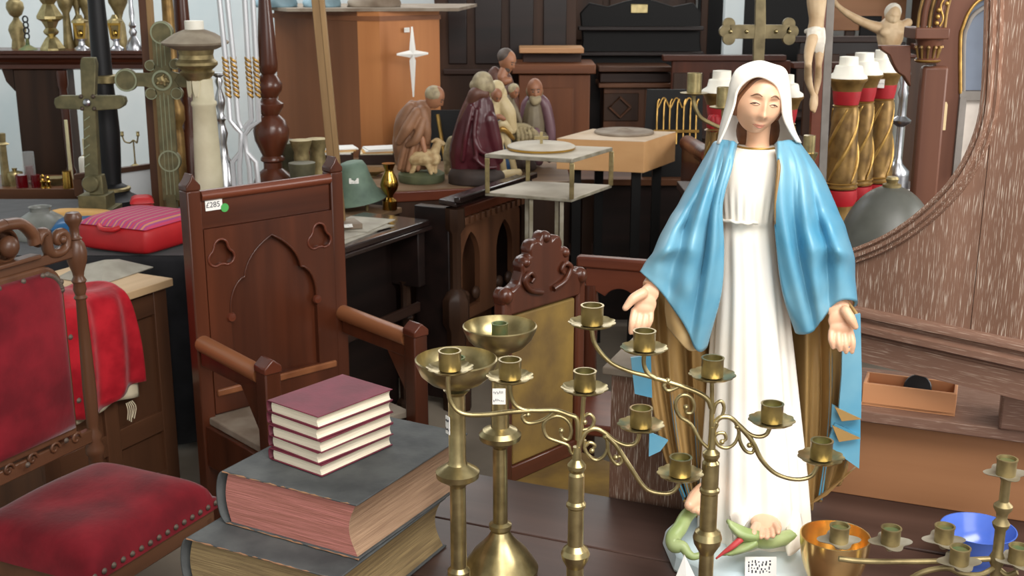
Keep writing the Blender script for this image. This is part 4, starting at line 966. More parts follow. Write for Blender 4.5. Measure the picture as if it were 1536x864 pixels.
# kneeler: red sides, woven pink top with violet stripes
p = base_at(200, 378, TZ); ku = cushion('kneeler_cushion', 'red leather kneeler cushion with woven pink and violet striped top', (p[0] + .0, p[1] + .14, TZ + .001), math.radians(-24), .42, .42, .14, 'leather_red', 'velvet_pink')
G().tube(cr([(-.06, -.205, .13), (-.03, -.225, .12), (.03, -.225, .12), (.06, -.205, .13)], 14), .012, 10).obj('handle', 'leather_red', ku)
p = base_at(226, 330, TZ); cushion('kneeler_cushion', 'small red cushion mostly hidden behind the striped kneeler', (p[0], p[1] - .12, TZ + .001), .3, .12, .12, .13, 'leather_red', 'leather_red')
p = base_at(112, 362, TZ); cushion('cushion', 'shiny blue vinyl cushion beside the red kneeler', (p[0], p[1] + .08, TZ + .001), .2, .24, .2, .075, 'blue_vinyl', 'blue_vinyl')
p = base_at(100, 340, TZ); cushion('cushion', 'flat pale orange cushion beneath the bronze cross foot', (p[0] + .06, p[1] + .03, TZ + .001), -.1, .36, .14, .06, 'orange_cloth', 'orange_cloth')
# glass lamp shade
p = atz(80, 352, TZ); prof = [(.145, 0), (.148, .01), (.136, .05), (.108, .085), (.062, .115), (.048, .122), (.048, .14), (.055, .145)]
tag(G().lathe(prof + [(r - .003, z) for r, z in reversed(prof)], 36, cap=False).obj('lamp_shade', 'glass_dome', None, 60, loc=(p.x - .04, 5.72, TZ + .001)), 'cloudy grey glass lamp shade standing behind the carved chair', 'lamp shade')
# bronze cross on steps
Y = 6.1; b = at(146, 310, Y); c1 = thing('altar_cross', 'greenish bronze altar cross with jewelled centre on a stepped base', 'cross', (b.x, Y, TZ), 0); k = pw(146, Y, 200)
zz_ = lambda py, px=146: at(px, py, Y).z - TZ; xx_ = lambda px, py: at(px, py, Y).x - b.x
G().box((0, 0, zz_(310) / 2), (58 * k, 58 * k, zz_(310))).obj('lower_step', 'bronze_green', c1, 30, .003)
G().box((0, 0, (zz_(310) + zz_(290)) / 2), (42 * k, 42 * k, zz_(290) - zz_(310))).obj('upper_step', 'bronze_green', c1, 30, .003)
G().box((xx_(146, 262), 0, (zz_(290) + zz_(262)) / 2), (22 * k, 22 * k, zz_(262) - zz_(290) + .002), 0, .8).obj('knop', 'bronze_green', c1, 30, .004)
G().lathe([(0, -.012), (11 * k, -.012), (13 * k, -.004), (13 * k, .004), (11 * k, .012), (0, .012)], 24).obj('roundel', 'bronze_green', c1, 40, loc=(-.01, -12 * k, zz_(274)), rot=(PI / 2, 0, 0))
P = [(xx_(129, 270), zz_(270)), (xx_(151, 270), zz_(270)), (xx_(145, 165), zz_(165)), (xx_(180, 163), zz_(163)), (xx_(188, 160), zz_(158)), (xx_(190, 152), zz_(152)), (xx_(188, 145), zz_(145)), (xx_(180, 142), zz_(143)), (xx_(144, 143), zz_(143)), (xx_(146, 96), zz_(96)), (xx_(143, 86), zz_(86)), (xx_(124, 86), zz_(86)), (xx_(122, 96), zz_(96)), (xx_(124, 143), zz_(143)), (xx_(92, 143), zz_(143)), (xx_(84, 147), zz_(147)), (xx_(83, 154), zz_(154)), (xx_(86, 162), zz_(162)), (xx_(94, 164), zz_(163)), (xx_(126, 164), zz_(164))]
G().prism(P, -.022, .022).obj('cross', 'bronze_green', c1, 30, .004)
for dx, dz in ((-9, 9), (9, 9), (-9, -9), (9, -9)): G().ell((xx_(134, 153) + dx * k, -.026, zz_(153) + dz * k), .011, 10, 8).obj('stud', 'nail', c1, 180)
G().ell((xx_(133, 153), -.026, zz_(153)), (.021, .012, .021), 14, 10).obj('jewel', 'silver', c1, 180)
for s in range(6): G().tube([(xx_(134, 180 + 14 * s) - .018, -.024, zz_(180 + 14 * s)), (xx_(134, 180 + 14 * s) + .012, -.024, zz_(180 + 14 * s) + .02)], .0028, 6).obj('engraving', 'bronze_line', c1)
# large processional cross with roundels
Y = 6.12; b = at(255, 260, Y); c2 = thing('processional_cross', 'large flat bronze cross with engraved roundels at its ends', 'cross', (b.x, Y, TZ), 0); k = pw(245, Y, 150)
z_ = lambda py: at(250, py, Y).z - TZ; x_ = lambda px, py=150: at(px, py, Y).x - b.x
def shaftpoly(x0, y0, x1, y1, w):
    a, c = np.array([x_(x0, y0), z_(y0)]), np.array([x_(x1, y1), z_(y1)]); d = (c - a) / np.linalg.norm(c - a); n = np.array([-d[1], d[0]]) * w * k
    return [tuple(a + n), tuple(c + n), tuple(c - n), tuple(a - n)]
G().prism(shaftpoly(258, 300, 241, 50, 12.5), -.012, .012).obj('shaft', 'bronze_green', c2, 0)
G().prism(shaftpoly(190, 119, 300, 121, 10), -.011, .011).obj('cross_arm', 'bronze_green', c2, 0)
for o in (-6, 0, 6):
    pts = shaftpoly(258 + o, 295, 241 + o, 60, .1); G().tube([(pts[0][0], -.0125, pts[0][1]), (pts[1][0], -.0125, pts[1][1])], .002, 6).obj('engraved_line', 'bronze_line', c2)
for px, py, r in ((243, 49, 17), (190, 120, 17), (298, 121, 17), (255, 241, 17), (226, 98, 8), (263, 96, 8), (228, 140, 9), (266, 140, 9)):
    d_ = G().lathe([(0, .014), (r * k, .014), (r * k, -.014), (0, -.014)], 28).obj('roundel', 'bronze_green', c2, 40, loc=(x_(px, py), 0, z_(py)), rot=(PI / 2, 0, 0))
    G().lathe([(r * k * .84, .016), (r * k * .97, .016), (r * k * .97, .013), (r * k * .84, .013)], 28, cap=False).obj('ring', 'bronze_line', d_, 40)
st8 = [( (26 if i % 2 else 18) * k * math.cos(PI / 8 * i), (26 if i % 2 else 18) * k * math.sin(PI / 8 * i)) for i in range(16)]
G().prism([(x_(245, 120) + a, z_(120) + c) for a, c in st8], -.016, .016).obj('star_plate', 'bronze_green', c2, 0)
G().lathe([(15 * k, .004), (15 * k, .014), (12 * k, .016), (12 * k, .005)], 28, cap=False).obj('star_ring', 'bronze_line', c2, 40, loc=(x_(245, 120), -.012, z_(120)), rot=(PI / 2, 0, 0))
g = G(); rnd = random.Random(2)
for i in range(14): a = i * 2.4; q = .0025 * i; g.ell((x_(245, 120) + q * math.cos(a), -.018, z_(120) + q * math.sin(a)), rnd.uniform(.007, .012), 8, 6)
g.obj('relief', 'brass_dull', c2, 180, remesh=.004)
G().box((0, 0, .015), (.2, .16, .03)).obj('foot', 'bronze_green', c2, 30, .004); G().box((0, 0, .03 + z_(300) / 2), (.05, .04, z_(300))).obj('socket', 'bronze_green', c2, 30)
# black pole with moulded foot
pb = turned('black_column', 'slim black painted column with brass ring near the bronze cross', 'column', 165, 6.35, [(40, 304), (40, 298), (26, 290), (22, 280), (14, 275), (14, 268), (16, 240), (18, 200), (17, 160), (15, 130), (14, 60), (12.5, 0), (12, -40)], 'iron', TZ)
k = pw(165, 6.35, 115); G().lathe([(15 * k, -.01), (18 * k, -.006), (18 * k, .03), (15 * k, .034)], 24, (at(160, 112, 6.35).x - pb.location.x, 0, at(160, 122, 6.35).z - TZ)).obj('collar', 'brass_dull', pb, 40)
G().lathe([(22 * k, 0), (27 * k, .008), (27 * k, .02), (18 * k, .03)], 24, (0, 0, at(165, 287, 6.35).z - TZ)).obj('ring', 'brass_dull', pb, 40)
# cream column with dusty cap
mat('cream_paint', (226, 218, 188), .55, 0, (206, 196, 164), 6)
mat('cap_dust', (160, 148, 128), .9, 0, (126, 112, 94), 9, .15)
wc = turned('column', 'cream painted column with wide dusty cap beside the silver rods', 'column', 306, 5.95, [(22, 330), (21, 290), (19, 220), (17, 160), (19, 157), (19, 153), (16, 150), (15, 118)], 'cream_paint', TZ)
k = pw(300, 5.95, 90); zc = lambda py: at(300, py, 5.95).z - TZ; dx = at(294, 80, 5.95).x - wc.location.x
def lrow(rows): return [(hw * k, zc(y)) for hw, y in rows]
G().lathe(lrow([(15, 122), (24, 112), (26, 108), (22, 105), (27, 101), (31, 97), (31, 93), (26, 88), (25, 82), (27, 74)]), 32, (dx, 0, 0)).obj('capital', 'brass_dull', wc, 22)
G().lathe(lrow([(30, 74), (48, 66), (50, 63), (44, 59), (30, 50), (20, 46), (14, 44)]), 32, (dx, 0, 0)).obj('cap', 'cap_dust', wc, 30)
G().lathe(lrow([(14, 44), (14, 31)]), 24, (dx, 0, 0)).obj('candle_stub', 'candle_wax', wc, 45)
g = G()
for i in range(8):
    a = 2 * PI * i / 8; g.prism([(-.018, zc(120)), (.018, zc(120)), (.016, zc(134)), (.006, zc(145)), (0, zc(142)), (-.006, zc(145)), (-.016, zc(134))], -.002, .002)
    for q in range(len(g.v) - 14, len(g.v)): x, y, z = g.v[q]; y -= 15.8 * k; g.v[q] = (x * math.cos(a) - y * math.sin(a) + dx * .9, x * math.sin(a) + y * math.cos(a), z)
g.obj('leaf_collar', 'cream_paint', wc, 30)
# silver rods with gold twists
Y = 5.55; b = at(365, 280, Y); sr = thing('rod_stand', 'stand of four slim silver rods with gold twisted sections', 'stand', (b.x, Y, TZ)); k = pw(365, Y, 150)
V = lambda px, py, dy=0: Vector((at(px, py, Y).x - b.x, dy, at(px, py, Y).z - TZ))
for path in ([(327, -20), (338, 86), (345, 180), (353, 190), (362, 200), (361, 228), (349, 243), (352, 290)], [(339, -20), (350, 86), (357, 180), (362, 192)], [(366, -20), (372, 86), (377, 180), (366, 193)], [(378, -20), (384, 86), (388, 182), (376, 190), (367, 202), (370, 228), (384, 243), (389, 290)], [(361, 228), (359, 250), (361, 290)], [(370, 228), (374, 250), (377, 290)]):
    G().tube([V(*p) for p in path], .0125, 8).obj('rod', 'silver_paint', sr, 40)
for x0, x1 in ((337.5, 343), (349.5, 355), (371.5, 376), (383.5, 387)):
    g = G()
    for h in range(2):
        P = []
        for i in range(33):
            u = i / 32; c = V(x0 + (x1 - x0) * u, 86 + 60 * u); a = 2 * PI * 4 * u + PI * h; P.append((c.x + .008 * math.cos(a), c.y + .008 * math.sin(a), c.z))
        g.tube(P, .0085, 6)
    g.obj('gold_twist', 'gilt_trim', sr, 180)
G().box((V(368, 290).x, 0, V(368, 290).z / 2), (.16, .12, V(368, 290).z)).obj('foot', 'silver_paint', sr, 30, .005)
# grey turned baluster
turned('baluster_stand', 'small grey pewter baluster candlestick behind the silver rods', 'candlestick', 331, 6.2, [(17, 330), (14, 245), (8, 236), (6, 215), (9, 200), (6, 190), (5, 183), (8, 178), (4, 170), (7, 158), (8, 150), (3, 132), (6, 122), (4, 116), (10, 112), (10, 109)], 'silver', TZ)
# mahogany bed post
turned('bed_post', 'stout turned mahogany post beside the silver rods', 'post', 405, 6.0, [(30, 292), (30, 272), (26, 262), (14, 252), (14, 243), (18, 240), (18, 237), (15, 233), (25, 210), (27, 195), (22, 180), (13, 172), (20, 160), (20, 155), (13, 150), (12, 146), (19, 135), (20, 125), (13, 114), (10, 111), (14, 106), (15, 95), (12, 40), (9, 0), (8, -40)], 'mahogany', .951, n=32)
# leaning frame sides
def frame_bar(name, label, pts, Y, w, d, z0, mt='frame_wood', mt2='walnut'):
    (x0, y0), (x1, y1) = pts; a, c = at(x0, y0, Y), at(x1, y1, Y); t = thing(name, label, 'frame', (c.x, Y, z0))
    A = Vector((a.x - c.x, 0, a.z - z0)); k = (c.z - z0) / (a.z - c.z); B = Vector((-(a.x - c.x) * k, 0, 0))
    e = Vector((1, 0, 0))
    G().hexa([B - e * w / 2, B + e * w / 2, B + e * w / 2 + Vector((0, d, 0)), B - e * w / 2 + Vector((0, d, 0)), A - e * w / 2, A + e * w / 2, A + e * w / 2 + Vector((0, d, 0)), A - e * w / 2 + Vector((0, d, 0))]).obj('outer_bar', mt2, t, 30, .003)
    o = Vector((w * .55, -.006, 0)); q = .4
    G().hexa([B + o - e * w * q, B + o, B + o + Vector((0, d, 0)), B + o - e * w * q + Vector((0, d, 0)), A + o - e * w * q, A + o, A + o + Vector((0, d, 0)), A + o - e * w * q + Vector((0, d, 0))]).obj('inner_lip', mt, t, 30, .002)
    return t
frame_bar('picture_frame', 'tall brown wooden frame edge standing behind the roundel cross', [(214, -30), (236, 290)], 6.26, .062, .05, TZ)
fb = frame_bar('pole_stand', 'thin pale wooden pole leaning beside the green bell', [(473, -30), (507, 320)], 5.55, .055, .035, 1.0165, 'frame_wood', 'frame_wood')
k = pw(515, 5.55, 330); G().box((.03, -.02, .012), (.14, .14, .024), .4).obj('foot', 'dust_top', fb, 30, .003)
sticker(fb, (.06, -.1, .022), .4, .04, .022, 2, math.radians(-60))
turned('post', 'upright gilded wooden post behind the roundel cross', 'post', 262, 6.5, [(11, 290), (11, 200), (9, 190), (14, 180), (14, 160), (9, 150), (9, 60), (8, -40)], 'gilt', TZ)
turned('post', 'dark red turned post rising behind the dusty column cap', 'post', 284, 6.62, [(20, 290), (20, 200), (12, 190), (12, 60), (10, -40)], 'mahogany', TZ)
# vessels by the bed post
mat('pot_green', (96, 92, 66), .55, .3, (70, 66, 50), 12)
v = turned('metal_pot', 'dark olive metal pot with white label behind the armchair top', 'pot', 453, 5.72, [(16, 300), (17, 275), (20, 247), (20, 244)], 'pot_green', .951); sticker(v, (.0, -.065, .07), 0, .045, .032, 2)
turned('metal_pot', 'dark ribbed metal cup beside the olive pot', 'pot', 452, 5.95, [(14, 262), (11, 245), (12, 235), (11, 228), (16, 214), (17, 210)], 'brass_dull', .951)
turned('metal_pot', 'second dark ribbed metal cup, right of the first, behind the thin pole', 'pot', 476, 6.08, [(14, 262), (11, 245), (12, 235), (11, 228), (16, 212), (17, 208)], 'brass_dull', .951)
turned('bucket', 'tall grey tin bucket standing between post and metal cups', 'bucket', 428, 6.22, [(22, 300), (26, 215), (27, 212)], 'pot_green', .951)
# ---------------- mantel cabinet at the far left with brass on top ----------------
MY = 7.6; ml = at(0, 95, MY); mr = at(235, 95, MY); ztop = at(120, 76, MY).z
mp_ = thing('overmantel', 'dark mahogany mantelpiece with moulded shelf carrying brass candlesticks', 'mantelpiece', (ml.x - .4, MY, 0)); w = mr.x - ml.x + .45
prof = [(0, ztop), (0, ztop - .02), (.02, ztop - .03), (.02, ztop - .045), (.045, ztop - .06), (.03, ztop - .075), (.05, ztop - .09), (.05, ztop - .115), (.09, ztop - .125), (.32, ztop - .125), (.32, ztop)]
vs = [(0, y, z) for y, z in prof] + [(w, y, z) for y, z in prof]; n = len(prof)
G().add(vs, [tuple(range(n)), tuple(range(2 * n - 1, n - 1, -1))] + [(i, i + n, (i + 1) % n + n, (i + 1) % n) for i in range(n)]).obj('shelf', 'mahogany_x', mp_, 40)
x0, x1 = at(22, 200, MY).x - mp_.location.x, at(92, 200, MY).x - mp_.location.x
G().box(((x0 + x1) / 2, .2, (ztop - .125) / 2), (x1 - x0, .24, ztop - .125)).obj('pier', 'dark_oak', mp_, 30, .004)
G().lathe([(.03, .9), (.034, .93), (.022, .96), (.026, 1.1), (.028, 1.4), (.024, 1.45), (.034, 1.48), (.034, ztop - .125)], 16, (x1 + .02, .05, 0)).obj('colonnette', 'mahogany', mp_, 45)
G().box((x1 + .02, .08, .45), (.09, .12, .9)).obj('plinth', 'dark_oak', mp_, 30)
G().prism([(x0 - .01, ztop - .125), (x0 - .08, ztop - .125), (x0 - .06, ztop - .2), (x0 - .01, ztop - .26)], .1, .3).obj('bracket', 'dark_oak', mp_, 30)
def brassy(label, px, rows, mt='brass', dy=.12, name='candlestick', n=8, cat='candlestick', grp='brassware on the mantel shelf'):
    return turned(name, label, cat, px, MY + dy, rows, mt, ztop, grp, n)
brassy('bell-shaped brass candlestick foot at the far left of the mantel', 24, [(11, 77), (10, 66), (9, 60), (13, 45), (11, 38), (5, 30), (4, 26), (9, 22), (13, 12), (12, 4), (8, 0), (8, -30)], 'brass_dull', .23, n=20)
brassy('large octagonal brass candlestick with pyramid steps on the mantel', 75, [(19, 77), (19, 72), (14, 64), (10, 58), (6, 54), (11, 50), (12, 47), (8, 42), (13, 32), (20, 28), (20, 24), (14, 14), (9, 6), (12, 2), (16, -6), (16, -30)], 'brass', .06)
brassy('round brass vase stem rising behind the octagonal candlestick', 98, [(8, 77), (6, 40), (5, 20), (10, 10), (12, 0), (10, -10), (10, -30)], 'brass_dull', .23, n=20)
brassy('thin brass baluster standing left of the lantern plates', 115, [(9, 77), (8, 30), (3, 22), (4, 14), (6, 8), (5, 0), (7, -6), (7, -30)], 'brass_dull', .26, n=20)
brassy('bulbous brass stem right of the lantern plates', 130, [(9, 77), (7, 40), (5, 24), (9, 12), (11, 2), (9, -8), (9, -30)], 'brass_dull', .26, n=20)
brassy('fluted brass goblet stem behind the black column', 178, [(10, 77), (8, 36), (4, 28), (7, 18), (14, 4), (15, -8), (14, -30)], 'brass_dull', .23, n=20)
brassy('silver-grey turned candlestick at the right end of the mantel', 199, [(12, 77), (12, 70), (9, 62), (4, 54), (6, 48), (4, 42), (6, 38), (3, 32), (4, 20), (3, 8), (4, -30)], 'silver', .08, n=20)
for i, (px, lb) in enumerate(((122, 'brass lantern panel with framed relief left of the black column'), (174, 'brass lantern panel with framed relief right of the black column'))):
    Yq = MY + .05; q = at(px, 60, Yq); k = pw(px, Yq, 50); t = thing('lantern', lb, 'lantern', (q.x, Yq, ztop), 0, 'brassware on the mantel shelf'); hz = lambda py: at(px, py, Yq).z - ztop
    fr_ = G().prism([(-7 * k, hz(58)), (7 * k, hz(58)), (10 * k, hz(34)), (-10 * k, hz(34))], -.015, .015).obj('frame', 'brass_bright', t, 0)
    cut(fr_, G().prism([(-4 * k, hz(56)), (4 * k, hz(56)), (6.5 * k, hz(38)), (-6.5 * k, hz(38))], -.03, .03))
    G().box((0, .004, hz(46)), (13 * k, .01, 20 * k)).obj('plate', 'brass_dull', t); G().ell((0, -.008, hz(50)), (4 * k, .012, 5 * k), 10, 8).obj('relief', 'brass_bright', t, 180)
    G().lathe([(13 * k, hz(34)), (13 * k, hz(31)), (6 * k, hz(28)), (3 * k, hz(22))], 8).obj('hood', 'brass', t, 30)
    G().lathe([(11 * k, 0), (11 * k, .012), (5 * k, .03), (4 * k, hz(62)), (8 * k, hz(58))], 16).obj('foot', 'silver', t, 40)
# chain hanging
t = thing('chain', 'short dark chain of rings on a small brass pedestal on the mantel', 'chain', (at(42, 70, MY + .1).x, MY + .1, ztop)); k = pw(42, MY, 50)
G().lathe([(15 * k, 0), (10 * k, .012), (3 * k, .03), (2.5 * k, 17 * k)], 16).obj('pedestal', 'brass_green', t, 40)
for i in range(4):
    P = [(3.6 * k * math.cos(a), 0, (20 + 8.4 * i) * k + 4.6 * k * math.sin(a)) for a in np.linspace(0, 2 * PI, 17)]
    G().tube(P, 1.2 * k, 6, False).obj('link', 'iron', t, 180, rot=(0, 0, .5 * (i % 2)))
# ---------------- lower back shelf with small brassware ----------------
SY = 6.98; p0 = at(0, 292, SY); sz = at(60, 282, SY).z
sh = thing('shelf_unit', 'low wooden shelf crowded with small brass and glass pieces behind the lamp shade', 'shelf', (p0.x - .35, SY, 0))
G().box((.42, .22, sz - .05), (.84, .5, .1)).obj('shelf_board', 'walnut_x', sh, 30, .004)
G().box((.42, .4, sz / 2 - .05), (.82, .08, sz - .1)).obj('back', 'dark_oak', sh)
def small(name, label, cat, px, rows, mt, dy=.1, n=16, grp='small wares on the back shelf'): return turned(name, label, cat, px, SY + dy, rows, mt, sz, grp, n)
t = small('glass_jar', 'clear glass jar holding a red votive on the back shelf', 'jar', 41, [(9, 262), (9, 228)], 'clear_glass', .18); k = pw(41, SY, 240); G().lathe([(6.5 * k, .02), (6.5 * k, 26 * k)], 16).obj('votive', 'red_glass', t)
small('glass_tumbler', 'dark red glass tumbler in front of the votive jar', 'tumbler', 32, [(9, 281), (9, 262)], 'red_glass', .02)
small('glass_tumbler', 'dark purple glass tumbler right of the red one', 'tumbler', 53, [(7, 281), (7, 262)], 'red_glass', .02)
small('brass_figure', 'tiny brass bell figure, left of a pair on the back shelf', 'ornament', 64, [(4, 283), (3, 276), (4.5, 272), (2, 268), (3, 264), (0, 261)], 'brass_bright', .0)
small('brass_figure', 'tiny brass bell figure, right of a pair on the back shelf', 'ornament', 72, [(4, 283), (3, 276), (4.5, 272), (2, 270), (3, 266), (0, 264)], 'brass_bright', .0)
small('brass_beaker', 'plain brass beaker standing at the right end of the back shelf', 'beaker', 100, [(8, 286), (7, 264), (6.5, 257), (7.5, 256)], 'brass_bright', .0)
small('brass_dish', 'shallow dark brass dish on the back shelf beside the beaker', 'dish', 84, [(8, 276), (14, 268), (15, 266)], 'brass_dull', .12)
small('brass_stand', 'square brass candle stand at the left edge of the photo', 'candlestick', 3, [(7, 290), (6, 235), (6, 218), (12, 216), (6, 213), (7, 200)], 'brass_dull', .1, 4)
small('incense_pot', 'low brass pot with a loop handle near the left edge', 'pot', 22, [(10, 275), (12, 262), (11, 258), (3, 256), (4, 252)], 'brass', .1)
small('candle', 'tall leaning ivory taper candle against the white wall', 'candle', 108, [(3, 282), (9, 281), (9, 280), (3, 279), (2.6, 240), (2.4, 180)], 'wax_cream', .3)
small('candle', 'short fat cream candle beside the tall taper', 'candle', 123, [(5, 268), (5.5, 252), (5, 237), (3, 235)], 'candle_wax', .1)
t = small('candlestick', 'slim brass stick with a green candle behind the bronze cross', 'candlestick', 128, [(6, 268), (2, 262), (2, 240), (6, 236), (6, 234), (2.5, 232)], 'brass_dull', .25); k = pw(128, SY, 220); G().lathe([(2.6 * k, at(128, 234, SY + .25).z - sz), (2.4 * k, at(128, 208, SY + .25).z - sz)], 12).obj('candle', 'wax_cream', t)
# two-arm candlestick by the frame
Yq = 6.765; q = at(203, 248, Yq); t = thing('candlestick', 'thin two-branched brass candlestick standing on the framed mirror edge', 'candlestick', (q.x, Yq, q.z)); k = pw(203, Yq, 220)
G().lathe([(7 * k, 0), (2 * k, .01), (1.2 * k, .03), (1.2 * k, 38 * k)], 12).obj('stem', 'brass_dull', t)
G().tube(cr([(-16 * k, 0, 44 * k), (-13 * k, 0, 36 * k), (-5 * k, 0, 34 * k), (0, 0, 38 * k), (5 * k, 0, 34 * k), (6 * k, 0, 37 * k), (7.5 * k, 0, 44 * k)], 20), 1.2 * k, 8).obj('branch', 'brass_dull', t)
for x in (-16, 7.5): G().lathe([(1 * k, 0), (3 * k, 2 * k), (2.4 * k, 3 * k), (2.4 * k, 8 * k)], 12, (x * k, 0, 43 * k)).obj('candle_cup', 'brass', t)
# framed mirror lying behind
Yq = 6.75; a, c = at(112, 264, Yq), at(252, 244, Yq); a2 = at(118, 312, Yq)
t = thing('framed_mirror', 'wooden framed mirror leaning behind the bronze crosses, bright white glass', 'mirror', (a.x, Yq, TZ)); w = c.x - a.x; h = a.z - TZ + .01; k = .03
rise = c.z - a.z
mat('mirror_glass', (244, 246, 248), .25)
G().hexa([(0, 0, 0), (w, 0, 0), (w, .02, 0), (0, .02, 0), (0, .0, h), (w, .0, h + rise), (w, .02, h + rise), (0, .02, h)]).obj('glass', 'mirror_glass', t, 0)
G().hexa([(0, -.02, h - .03), (w, -.02, h + rise - .03), (w, .03, h + rise - .03), (0, .03, h - .03), (0, -.02, h), (w, -.02, h + rise), (w, .03, h + rise), (0, .03, h)]).obj('top_rail', 'walnut_x', t, 30, .003)
G().box((.02, .005, h / 2 - .01), (.05, .05, h - .03)).obj('side_rail', 'walnut', t, 30, .003)
# ---------------- choir desks, counter and nativity figures ----------------
wood('counter_wood', (104, 80, 58), (140, 114, 88), 'X', 7, .55, .05)
def framed(origin, ang): return Vector(origin), ang
# desk with papers
D1 = Vector((-.77, 5.11, 0)); a1 = math.radians(61); d1 = Vector((math.cos(a1), math.sin(a1), 0)); n1 = Vector((-math.sin(a1), math.cos(a1), 0))
dk = thing('reading_desk', 'long dark wooden choir desk with papers on its top', 'desk', tuple(D1 - d1 * .1), a1)   # local -y faces the open floor
G().box((.43, .2, .985), (.86, .40, .03)).obj('top', 'ebony_gloss', dk, 30, .006)
G().box((.43, -.005, .962), (.86, .02, .02)).obj('edge_moulding', 'ebony_gloss', dk, 30, .004)
G().box((.42, .2, .5), (.8, .03, .94)).obj('front_panel', 'ebony', dk, 30)
G().box((.42, .05, .56), (.8, .02, .05)).obj('rail', 'dark_oak_x', dk, 30, .004)
for x in (.05, .81):
    G().box((x, .12, .82), (.06, .2, .3)).obj('end_bracket', 'ebony', dk, 30, .005)
    G().lathe([(.06, 0), (.06, .05), (.04, .07), (.045, .3), (.06, .36), (.06, .42), (.034, .44), (.03, .47), (.04, .5), (.026, .53), (.026, .66), (.04, .69)], 8, (x, .12, 0)).obj('leg', 'dark_oak', dk, 35)
for i in range(3):
    q = D1 + d1 * (.22 + .12 * i) + n1 * (.17 + .02 * i); w = [.36, .40, .3][i]
    tag(G().box((0, 0, .002), (w, .24, .004)).obj('paper_board', 'paper_dust', None, 0, loc=(q.x, q.y, 1.0008 + .0048 * i), rot=(0, 0, a1 + [.1, -.08, .16][i])), ['dusty grey board lying lowest on the choir desk', 'dusty grey board in the middle of the loose pile on the desk', 'small dusty grey board on top of the pile on the desk'][i], 'board', 'boards on the choir desk')
# second desk with sloping top and gothic front
D2 = Vector((-.30, 5.78, 0)); a2 = math.radians(62); d2 = Vector((math.cos(a2), math.sin(a2), 0)); n2 = Vector((-math.sin(a2), math.cos(a2), 0))
k2 = thing('prayer_desk', 'dark carved prayer desk with sloping top, dentil frieze and pointed arch', 'desk', tuple(D2), a2)
G().hexa([(0, -.03, 1.06), (.82, -.03, 1.06), (.82, .07, 1.07), (0, .07, 1.07), (0, -.03, 1.085), (.82, -.03, 1.085), (.82, .07, 1.097), (0, .07, 1.097)]).obj('sloping_top', 'ebony_gloss', k2, 30, .006)
G().box((.41, -.04, 1.10), (.84, .035, .03)).obj('book_ledge', 'ebony_gloss', k2, 30, .006)
G().box((.41, .0, 1.02), (.74, .04, .05)).obj('frieze', 'mahogany_x', k2, 30, .004)
for i in range(12): G().box((.10 + .055 * i, -.02, .975), (.03, .03, .035)).obj('dentil', 'walnut', k2, 30, .002)
pn_ = G().box((.41, .03, .70), (.72, .03, .52)).obj('front_panel', 'walnut', k2, 0)
for x0 in (.22, .58):
    hole = [(x0 - .09, .50), (x0 + .09, .50), (x0 + .09, .74)] + arc(x0 - .09, .74, .18, 0, 60, 8) + arc(x0 + .09, .74, .18, 120, 180, 8)
    cut(pn_, G().prism(hole, -.1, .1)); G().tube([(x, .012, z) for x, z in hole[2:]], .012, 8).obj('arch_moulding', 'dark_oak', k2, 60)
    for s in (-1, 1): G().ell((x0 + s * .055, .02, .56), (.035, .02, .035), 12, 8).obj('cusp', 'dark_oak', k2, 180)
G().box((.41, .2, .5), (.72, .02, .9)).obj('back_board', 'walnut', k2)
for x in (.04, .78):
    G().lathe([(.075, 0), (.075, .1), (.05, .14), (.05, .42), (.07, .46), (.07, .58), (.05, .62), (.028, .64), (.028, .92), (.05, .95), (.05, 1.05)], 8, (x, .0, 0)).obj('leg', 'dark_oak', k2, 35)
    G().box((x, .12, .55), (.06, .2, 1.0)).obj('end_board', 'ebony', k2, 30, .005)
# counter behind
C0 = Vector((-.80, 5.92, 0)); a3 = math.radians(63.5); d3 = Vector((math.cos(a3), math.sin(a3), 0)); n3 = Vector((-math.sin(a3), math.cos(a3), 0))
ct = thing('counter', 'brown wooden counter holding the green bell, brass vase and metal pots', 'table', tuple(C0 - d3 * .65), a3)
cp = [(0, 0), (1.12, 0), (1.12, .5), (.3, .5), (.25, .27), (0, .27)]
G().slab(cp, .92, .95).obj('top', 'counter_wood', ct, 30, .004)
G().slab([(.01 + x * .98, .01 + y * .96) for x, y in cp], 0, .92).obj('body', 'dark_oak_x', ct, 30)
pf = thing('display_table', 'red-brown wooden display table under the nativity figures', 'table', (0, 7, 0))
pq = [(-.68, -.54), (.34, -.24), (.34, .62), (-1.3, .66), (-1.02, -.05)]
G().slab(pq, .95, 1.0085).obj('rim', 'mahogany_red', pf, 30, .006); G().slab([(x * .98, y * .98) for x, y in pq], 1.009, 1.017).obj('top_sheet', 'counter_wood', pf, 30)
G().slab([(x * .96, y * .96) for x, y in pq], 0, .9495).obj('body', 'dark_oak', pf, 30)
PZ = .951 + .0665
